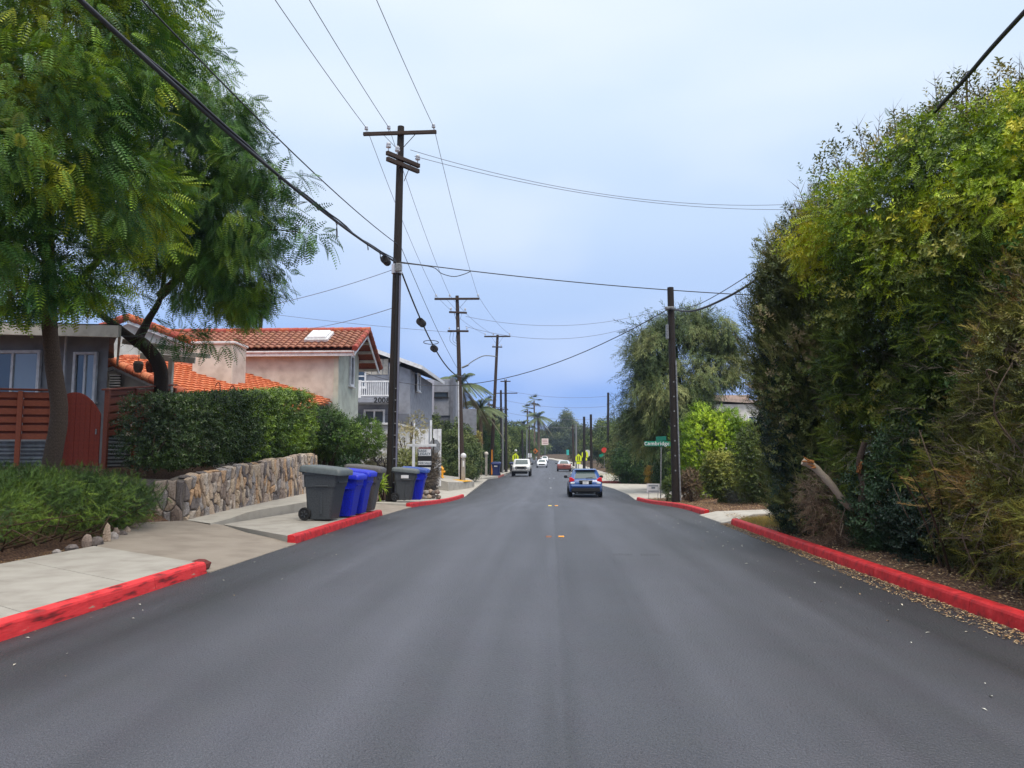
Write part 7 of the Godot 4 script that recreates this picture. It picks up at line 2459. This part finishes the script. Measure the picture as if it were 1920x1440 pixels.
# ---------------------------------------------------------------- bins, signs, small things
func wheelie_bin(label: String, at: Vector3, turn: float, k: float, body: String, lid: String, group: String) -> Node3D:
	var t := thing("wheeled_bin", label, "bin", at, turn, group)
	var rr := func(x0: float, x1: float, z: float, y: float, c: float) -> Array:
		var out := []
		for q in [[x1 - c, z - c, 0.0], [x0 + c, z - c, 0.25], [x0 + c, -z + c, 0.5], [x1 - c, -z + c, 0.75]]:
			for i in 5:
				var an: float = TAU * (q[2] + 0.25 * i / 4.0)
				out.append(Vector3(q[0] + c * cos(an), y, q[1] + c * sin(an)) * k)
		return out
	var s := Shape.new()
	s.loft([rr.call(-0.29, 0.20, 0.25, 0.03, 0.05), rr.call(-0.30, 0.22, 0.26, 0.06, 0.06), rr.call(-0.33, 0.30, 0.295, 0.55, 0.06), rr.call(-0.34, 0.33, 0.31, 0.70, 0.06)])
	s.loft([rr.call(-0.36, 0.345, 0.325, 0.70, 0.06), rr.call(-0.375, 0.40, 0.345, 0.98, 0.06)])
	s.loft([rr.call(-0.40, 0.425, 0.365, 0.955, 0.06), rr.call(-0.40, 0.425, 0.365, 1.0, 0.06)])
	for z in [-0.17, 0.17]:
		s.box(Vector3(0.02, 0.38, z * 1.0) * k + Vector3(0, 0, signf(z) * 0.115 * k), Vector3(0.05, 0.5, 0.03) * k, 0.012)
	s.box(Vector3(0.365, 0.80, 0) * k, Vector3(0.05, 0.05, 0.5) * k, 0.012)
	s.box(Vector3(0.05, 0.72, 0.325) * k, Vector3(0.28, 0.035, 0.05) * k, 0.012)
	put("body", s, mats[body], t, true)
	s = Shape.new()
	var tilt := Basis(Vector3(0, 0, 1), -0.10)
	var lo: Array = rr.call(-0.46, 0.47, 0.385, -0.055, 0.08)
	var la: Array = rr.call(-0.46, 0.47, 0.385, 0.045, 0.08)
	var lb: Array = rr.call(-0.40, 0.40, 0.33, 0.085, 0.09)
	var lc: Array = rr.call(-0.25, 0.25, 0.2, 0.10, 0.09)
	var rg := []
	for ring in [lo, la, lb, lc]:
		var o := []
		for p in ring:
			o.append(tilt * (p as Vector3) + Vector3(0.0, 1.035 * k, 0))
		rg.append(o)
	s.loft(rg)
	put("lid", s, mats[lid], t, true)
	s = Shape.new()
	s.tube([Vector3(-0.46, 1.03, -0.3) * k, Vector3(-0.46, 1.03, 0.3) * k], [0.02 * k], 8)
	for z in [-0.28, 0.0, 0.28]:
		s.beam(Vector3(-0.36, 0.99, z) * k, Vector3(-0.46, 1.03, z) * k, 0.04 * k, 0.03 * k)
	put("handle", s, mats[body], t, true)
	for z in [-1.0, 1.0]:
		s = Shape.new()
		var xf := Transform3D(Basis(Vector3.RIGHT, z * PI / 2), Vector3(-0.33, 0.145, z * 0.29) * k)
		s.lathe([Vector2(0.0, -0.04), Vector2(0.13, -0.045), Vector2(0.145, -0.02), Vector2(0.145, 0.03), Vector2(0.125, 0.05), Vector2(0.09, 0.035), Vector2(0.04, 0.05), Vector2(0, 0.05)], 20, xf)
		var w := put("wheel", s, mats["rubber"], t, true)
		s = Shape.new()
		for i in 5:
			var an := TAU * i / 5.0
			s.box(xf * Vector3(0.055 * cos(an), 0.048, 0.055 * sin(an)), Vector3(0.05, 0.02, 0.016), 0.0, xf.basis * Basis(Vector3.UP, -an))
		put("spoke", s, mats["bin_grey"], w, true)
	return t


func sign_post(parent: Node3D, a: Vector3, b: Vector3, r := 0.03, m := "steel") -> void:
	var s := Shape.new()
	s.tube([a, b], [r], 8)
	put("post", s, mats[m], parent)


func make_street_things() -> void:
	var row := "row of four bins on the pavement"
	var s: Shape
	wheelie_bin("charcoal wheeled bin with a pale lid at the near end of the row of four", V(-5.16, 0.15, 17.45), -0.12, 1.08, "bin_grey", "bin_grey_lid", row)
	wheelie_bin("shorter bright blue bin directly behind the near charcoal bin", V(-4.98, 0.15, 18.45), -0.05, 0.95, "bin_blue", "bin_blue", row)
	wheelie_bin("taller bright blue bin third in the row of four", V(-4.96, 0.15, 19.35), -0.02, 1.0, "bin_blue", "bin_blue", row)
	wheelie_bin("brownish grey bin at the far end of the row of four", V(-4.98, 0.15, 20.4), 0.03, 1.08, "bin_brown_grey", "bin_brown_grey", row)
	var b5 := wheelie_bin("charcoal bin with a white label beside the tall dark pole", V(-5.1, 0.09, 26.75), 0.1, 1.0, "bin_grey", "bin_grey_lid", "pair of bins beside the tall dark pole")
	s = Shape.new()
	s.box(Vector3(0.0, 0.83, 0.345), Vector3(0.26, 0.11, 0.02), 0.004)
	put("label_sticker", s, mats["white_paint"], b5, true)
	wheelie_bin("bright blue bin with a dull blue lid behind the labelled charcoal bin", V(-4.93, 0.05, 27.7), 0.05, 1.05, "bin_blue", "bin_blue_dull", "pair of bins beside the tall dark pole")
	var nb := wheelie_bin("navy blue bin alone on the far pavement corner", V(-5.25, ry(72.0) + 0.17, 72.4), -PI / 2, 1.15, "bin_navy", "bin_navy", "")
	s = Shape.new()
	s.box(Vector3(0.44, 0.92, 0.0), Vector3(0.02, 0.12, 0.3), 0.0)
	put("label_sticker", s, mats["white_paint"], nb, true)
	var db := wheelie_bin("dark bin with a white label under the school crossing sign", V(-4.75, ry(93.0) + 0.15, 93.0), -PI / 2, 1.0, "bin_grey", "bin_navy", "")
	s = Shape.new()
	s.box(Vector3(0.40, 0.8, 0.05), Vector3(0.02, 0.12, 0.26), 0.0)
	put("label_sticker", s, mats["white_paint"], db, true)

	# sale sign
	var sl := thing("sale_sign", "white estate sign post with black and white hanging boards reading for sale", "sign", V(-5.42, 0.1, 30.0))
	s = Shape.new()
	s.box(V(-5.42, 1.2, 30.0), Vector3(0.1, 2.2, 0.1), 0.008)
	put("post", s, mats["white_paint"], sl)
	s = Shape.new()
	s.box(V(-5.1, 2.06, 29.99), Vector3(1.15, 0.1, 0.08), 0.008)
	put("arm", s, mats["white_paint"], sl)
	s = Shape.new()
	s.box(V(-4.98, 1.52, 30.0), Vector3(0.56, 0.82, 0.02), 0.003)
	put("board", s, mats["dark"], sl)
	s = Shape.new()
	s.box(V(-4.98, 1.96, 29.99), Vector3(0.5, 0.05, 0.02))
	put("red_strip", s, mats["faded_red"], sl)
	for q in [[1.78, 0.27, 0.50], [1.37, 0.15, 0.52], [1.15, 0.10, 0.48]]:
		s = Shape.new()
		s.box(V(-4.98, q[0], 29.985), Vector3(q[2], q[1], 0.014), 0.002)
		put("panel", s, mats["white_paint"], sl)
	var ink := mat("ink_grey", rgb(110, 120, 128), 0.7)
	lettering(sl, "lettering", "SAGE", V(-5.06, 1.845, 29.973), 0.10, ink)
	lettering(sl, "lettering", "LEGACY", V(-4.99, 1.725, 29.973), 0.10, ink)
	lettering(sl, "lettering", "FOR SALE", V(-4.98, 1.37, 29.973), 0.085, ink)

	# stop sign seen from behind
	var st := thing("stop_sign", "grey back of an octagonal stop sign by the rock pile", "sign", V(-6.1, -0.3, 39.5))
	sign_post(st, V(-6.1, -0.4, 39.5), V(-6.1, 2.6, 39.5), 0.035, "pole_black")
	s = Shape.new()
	var oc := PackedVector2Array()
	for i in 8:
		oc.append(Vector2(cos(TAU * (i + 0.5) / 8.0), sin(TAU * (i + 0.5) / 8.0)) * 0.40)
	s.prism(oc, 0.012, Transform3D(Basis(Vector3.UP, 0.75), V(-6.06, 2.15, 39.55)))
	put("plate", s, mats["steel"], st)

	# hydrant
	var hy := thing("fire_hydrant", "yellow fire hydrant on the raised concrete corner", "hydrant", V(-7.0, 0.32, 48.8))
	s = Shape.new()
	s.lathe([Vector2(0.0, 0.0), Vector2(0.17, 0.0), Vector2(0.17, 0.06), Vector2(0.11, 0.08), Vector2(0.11, 0.5), Vector2(0.15, 0.52), Vector2(0.15, 0.57), Vector2(0.12, 0.62), Vector2(0.07, 0.70), Vector2(0.03, 0.72), Vector2(0.03, 0.78), Vector2(0, 0.78)], 16, Transform3D(Basis(), V(-7.0, 0.32, 48.8)))
	var hy_m := mat("hydrant_yellow", rgb(238, 166, 32), 0.5)
	put("barrel", s, hy_m, hy)
	for q in [[Vector3(1, 0, 0), 0.22], [Vector3(-1, 0, 0), 0.2], [Vector3(0, 0, 1), 0.2]]:
		s = Shape.new()
		s.tube([V(-7.0, 0.72, 48.8), V(-7.0, 0.72, 48.8) + (q[0] as Vector3) * q[1]], [0.065], 10)
		put("outlet_cap", s, hy_m, hy)
	var sp := thing("marker_post", "grey concrete marker post with a round white cap by the yellow pad", "post", V(-5.9, 0.1, 51.2))
	s = Shape.new()
	s.box(V(-5.9, 0.75, 51.2), Vector3(0.26, 1.5, 0.2), 0.02)
	put("shaft", s, mats["concrete"], sp)
	s = Shape.new()
	s.ball(V(-5.9, 1.72, 51.2), Vector3(0.2, 0.2, 0.18), 14)
	put("cap", s, mats["white_paint"], sp)
	s = Shape.new()
	s.box(V(-5.88, 1.2, 51.08), Vector3(0.1, 0.4, 0.02))
	put("number_strip", s, mats["white_paint"], sp)
	var sp2 := thing("marker_post", "short pale post with a rounded cap beside the navy blue bin", "post", V(-6.2, -0.1, 72.0))
	s = Shape.new()
	s.box(V(-6.15, 0.9, 72.0), Vector3(0.22, 2.0, 0.2), 0.02)
	put("shaft", s, mats["concrete"], sp2)
	s = Shape.new()
	s.ball(V(-6.15, 2.0, 72.0), Vector3(0.2, 0.2, 0.2), 12)
	put("cap", s, mats["cream_paint"], sp2)

	# school crossing signs
	var yel := mat("sign_yellow", rgb(226, 240, 40), 0.5)
	for i in 3:
		var q: Vector3 = [V(-4.5, 1.75, 95.0), V(3.25, 1.65, 95.0), V(3.95, 2.1, 93.0)][i]
		var sg := thing("school_sign", ["yellow green school crossing sign on the bin side of the road", "lower yellow school sign facing the hatchback", "higher yellow school sign in front of the pale round sign"][i], "sign", Vector3(q.x, ry(-q.z), q.z), 0.0, "yellow green school signs")
		sign_post(sg, Vector3(q.x, ry(-q.z), q.z - 0.03), q + Vector3(0, 0.9, -0.03), 0.035, "pole_black")
		s = Shape.new()
		s.prism(PackedVector2Array([Vector2(-0.38, -0.4), Vector2(0.38, -0.4), Vector2(0.38, 0.12), Vector2(0, 0.5), Vector2(-0.38, 0.12)]), 0.014, Transform3D(Basis(), q))
		put("plate", s, yel, sg)
		s = Shape.new()
		for k in [-0.1, 0.1]:
			s.box(q + Vector3(k, -0.05, 0.012), Vector3(0.1, 0.3, 0.008))
			s.box(q + Vector3(k, 0.16, 0.012), Vector3(0.09, 0.09, 0.008), 0.002)
			s.box(q + Vector3(k, -0.27, 0.012), Vector3(0.07, 0.18, 0.008))
		put("walkers", s, mats["dark"], sg)
		s = Shape.new()
		s.box(q + Vector3(0, -0.62, 0), Vector3(0.5, 0.3, 0.014))
		put("plaque", s, yel, sg)
		if i == 0:
			s = Shape.new()
			s.ball(q + Vector3(0.05, 0.78, 0), Vector3(0.17, 0.14, 0.1), 10)
			put("beacon", s, mats["white_paint"], sg)
	var rd := thing("round_sign", "pale round backed sign next to the higher yellow school sign", "sign", V(4.25, ry(93.0), 93.5))
	sign_post(rd, V(4.25, ry(93.0), 93.5), V(4.25, 2.5, 93.5), 0.03)
	s = Shape.new()
	s.lathe([Vector2(0, -0.006), Vector2(0.42, -0.006), Vector2(0.42, 0.006), Vector2(0, 0.006)], 20, Transform3D(Basis(Vector3.RIGHT, PI / 2), V(4.25, 2.2, 93.44)))
	put("plate", s, mats["porcelain"], rd)
	# orange warning sign and small plates
	var ow := thing("warning_sign", "orange diamond warning sign before the bend", "sign", V(-4.1, ry(190.0), 190.0))
	sign_post(ow, V(-4.1, ry(190.0), 190.0), V(-4.1, 3.6, 190.0), 0.05)
	s = Shape.new()
	s.box(V(-4.1, 3.4, 189.9), Vector3(1.0, 1.0, 0.02), 0.0, Basis(Vector3(0, 0, 1), PI / 4))
	put("plate", s, mat("sign_orange", rgb(236, 122, 24), 0.5), ow)
	s = Shape.new()
	s.box(V(-4.1, 3.3, 189.87), Vector3(0.34, 0.34, 0.02), 0.0, Basis(Vector3(0, 0, 1), PI / 4))
	put("symbol", s, mats["dark"], ow)
	for i in 2:
		var ps := thing("parking_sign", ["small white plate sign at the kerb, nearer of two", "small white plate sign at the kerb, farther of two"][i], "sign", V(-5.0 + 0.35 * i, ry(168.0), 166.0 + i * 5.0), 0.0, "small white plate signs")
		sign_post(ps, ps.position, ps.position + Vector3(0, 2.6, 0), 0.03)
		s = Shape.new()
		s.box(ps.position + Vector3(0, 2.0, 0.05), Vector3(0.34, 0.9, 0.02))
		put("plate", s, mats["white_paint"], ps)
	var bb := thing("billboard", "pale billboard with red stripes above the bend", "billboard", V(-2.4, ry(268.0), 268.0))
	sign_post(bb, V(-2.4, 1.8, 268.0), V(-2.4, 6.5, 268.0), 0.12)
	s = Shape.new()
	s.box(V(-2.4, 7.4, 267.8), Vector3(2.3, 2.2, 0.15))
	put("panel", s, mat("billboard_pale", rgb(236, 214, 204), 0.7), bb)
	for k in 3:
		s = Shape.new()
		s.box(V(-2.5 + 0.1 * k, 7.95 - k * 0.55, 267.7), Vector3(1.7, 0.16, 0.02))
		put("stripe", s, mats["faded_red"], bb)
	# teal sign and street name signs
	var teal := mat("sign_green", rgb(0, 132, 104), 0.5)
	var te := thing("street_sign", "teal street sign on a dark post above the brown sedan", "sign", V(3.1, ry(150.0), 150.0))
	sign_post(te, V(3.1, ry(150.0), 150.0), V(3.1, 3.2, 150.0), 0.05, "pole_black")
	s = Shape.new()
	s.box(V(3.05, 2.75, 149.9), Vector3(0.5, 1.0, 0.03))
	put("plate", s, mat("sign_teal", rgb(60, 176, 168), 0.5), te)
	var rs := thing("stop_sign", "small red stop sign with a green street name plate beside the weeping tree", "sign", V(7.4, ry(110.0), 110.0))
	sign_post(rs, V(7.4, ry(110.0), 110.0), V(7.4, 3.1, 110.0), 0.03)
	s = Shape.new()
	s.prism(oc, 0.012, Transform3D(Basis(), V(7.4, 2.75, 109.95)))
	put("plate", s, mat("sign_red", rgb(214, 60, 44), 0.5), rs)
	s = Shape.new()
	s.box(V(7.0, 2.0, 109.95), Vector3(0.6, 0.4, 0.02), 0.0, Basis(Vector3(0, 0, 1), 0.3))
	put("name_plate", s, teal, rs)
	var sn := thing("street_sign", "green street name sign on a thin post beside the slender pole", "sign", V(5.1, -0.35, 36.5))
	sign_post(sn, V(5.05, -0.4, 36.5), V(5.12, 2.1, 36.5), 0.03)
	s = Shape.new()
	s.box(V(4.95, 2.24, 36.45), Vector3(1.22, 0.24, 0.012), 0.003)
	put("blade", s, teal, sn)
	lettering(sn, "lettering", "Cambridge", V(4.92, 2.24, 36.435), 0.17, mats["white_paint"])
	s = Shape.new()
	s.box(V(5.12, 2.48, 36.5), Vector3(0.012, 0.2, 1.0), 0.003, Basis(Vector3.UP, 0.35))
	put("cross_blade", s, teal, sn)
	var ys := thing("yard_sign", "small white yard sign with grey print in the verge by the side street", "sign", V(4.42, -0.3, 34.2))
	for x in [4.22, 4.62]:
		s = Shape.new()
		s.tube([V(x, -0.5, 34.2), V(x, 0.25, 34.2)], [0.012], 6)
		put("stake", s, mats["steel"], ys)
	s = Shape.new()
	s.box(V(4.42, 0.26, 34.18), Vector3(0.56, 0.38, 0.012), 0.003)
	put("panel", s, mats["white_paint"], ys)
	for q in [[0.36, 0.42, 0.04], [0.27, 0.16, 0.07], [0.13, 0.44, 0.035]]:
		s = Shape.new()
		s.box(V(4.42, q[0], 34.17), Vector3(q[1], q[2], 0.008))
		put("print_line", s, mats["ink_grey"], ys)
	var wp := thing("wooden_post", "dark brown wooden post at the far corner of the hedge side street", "post", V(5.75, -0.5, 61.0))
	s = Shape.new()
	s.box(V(5.75, 0.1, 61.0), Vector3(0.42, 1.3, 0.4), 0.03)
	put("shaft", s, mats["bark_dark"], wp)
	s = Shape.new()
	s.box(V(5.75, 0.78, 61.0), Vector3(0.6, 0.1, 0.56), 0.02)
	put("cap", s, mats["cream_paint"], wp)

	# raised road markers
	var mk := [[-0.07, 15.05, "marker_dull", "dull brown"], [0.17, 15.05, "marker_yellow", "bright amber"], [-0.08, 26.6, "marker_pale", "pale yellow"], [0.14, 26.6, "marker_yellow", "amber"], [-0.1, 52.0, "white_paint", "white"], [-0.22, 70.0, "white_paint", "white"], [0.16, 70.0, "white_paint", "white"]]
	mat("marker_dull", rgb(120, 70, 40), 0.5)
	mat("marker_yellow", rgb(240, 160, 20), 0.4)
	mat("marker_pale", rgb(240, 215, 90), 0.4)
	var where := ["nearest pair, on the house side", "nearest pair, on the hedge side", "second pair, on the house side", "second pair, on the hedge side", "single one behind the second pair", "far pair, on the house side", "far pair, on the hedge side"]
	for i in mk.size():
		var q = mk[i]
		var y: float = ry(q[1]) + 0.035
		var m := thing("road_marker", "%s raised marker by the centre seam, %s" % [q[3], where[i]], "road marker", V(q[0], y, q[1]), 0.0, "raised markers along the centre seam")
		s = Shape.new()
		s.prism(PackedVector2Array([Vector2(-0.05, 0.0), Vector2(0.05, 0.0), Vector2(0.03, 0.024), Vector2(-0.03, 0.024)]), 0.11, Transform3D(Basis(Vector3.UP, PI / 2), V(q[0], y, q[1])), 0.004)
		put("housing", s, mats[q[2]], m)
		if q[2] != "marker_dull":
			s = Shape.new()
			s.box(V(q[0], y + 0.012, q[1] - 0.043), Vector3(0.09, 0.016, 0.006), 0.0, Basis(Vector3.RIGHT, -0.9))
			put("reflector", s, mats[q[2]], m)
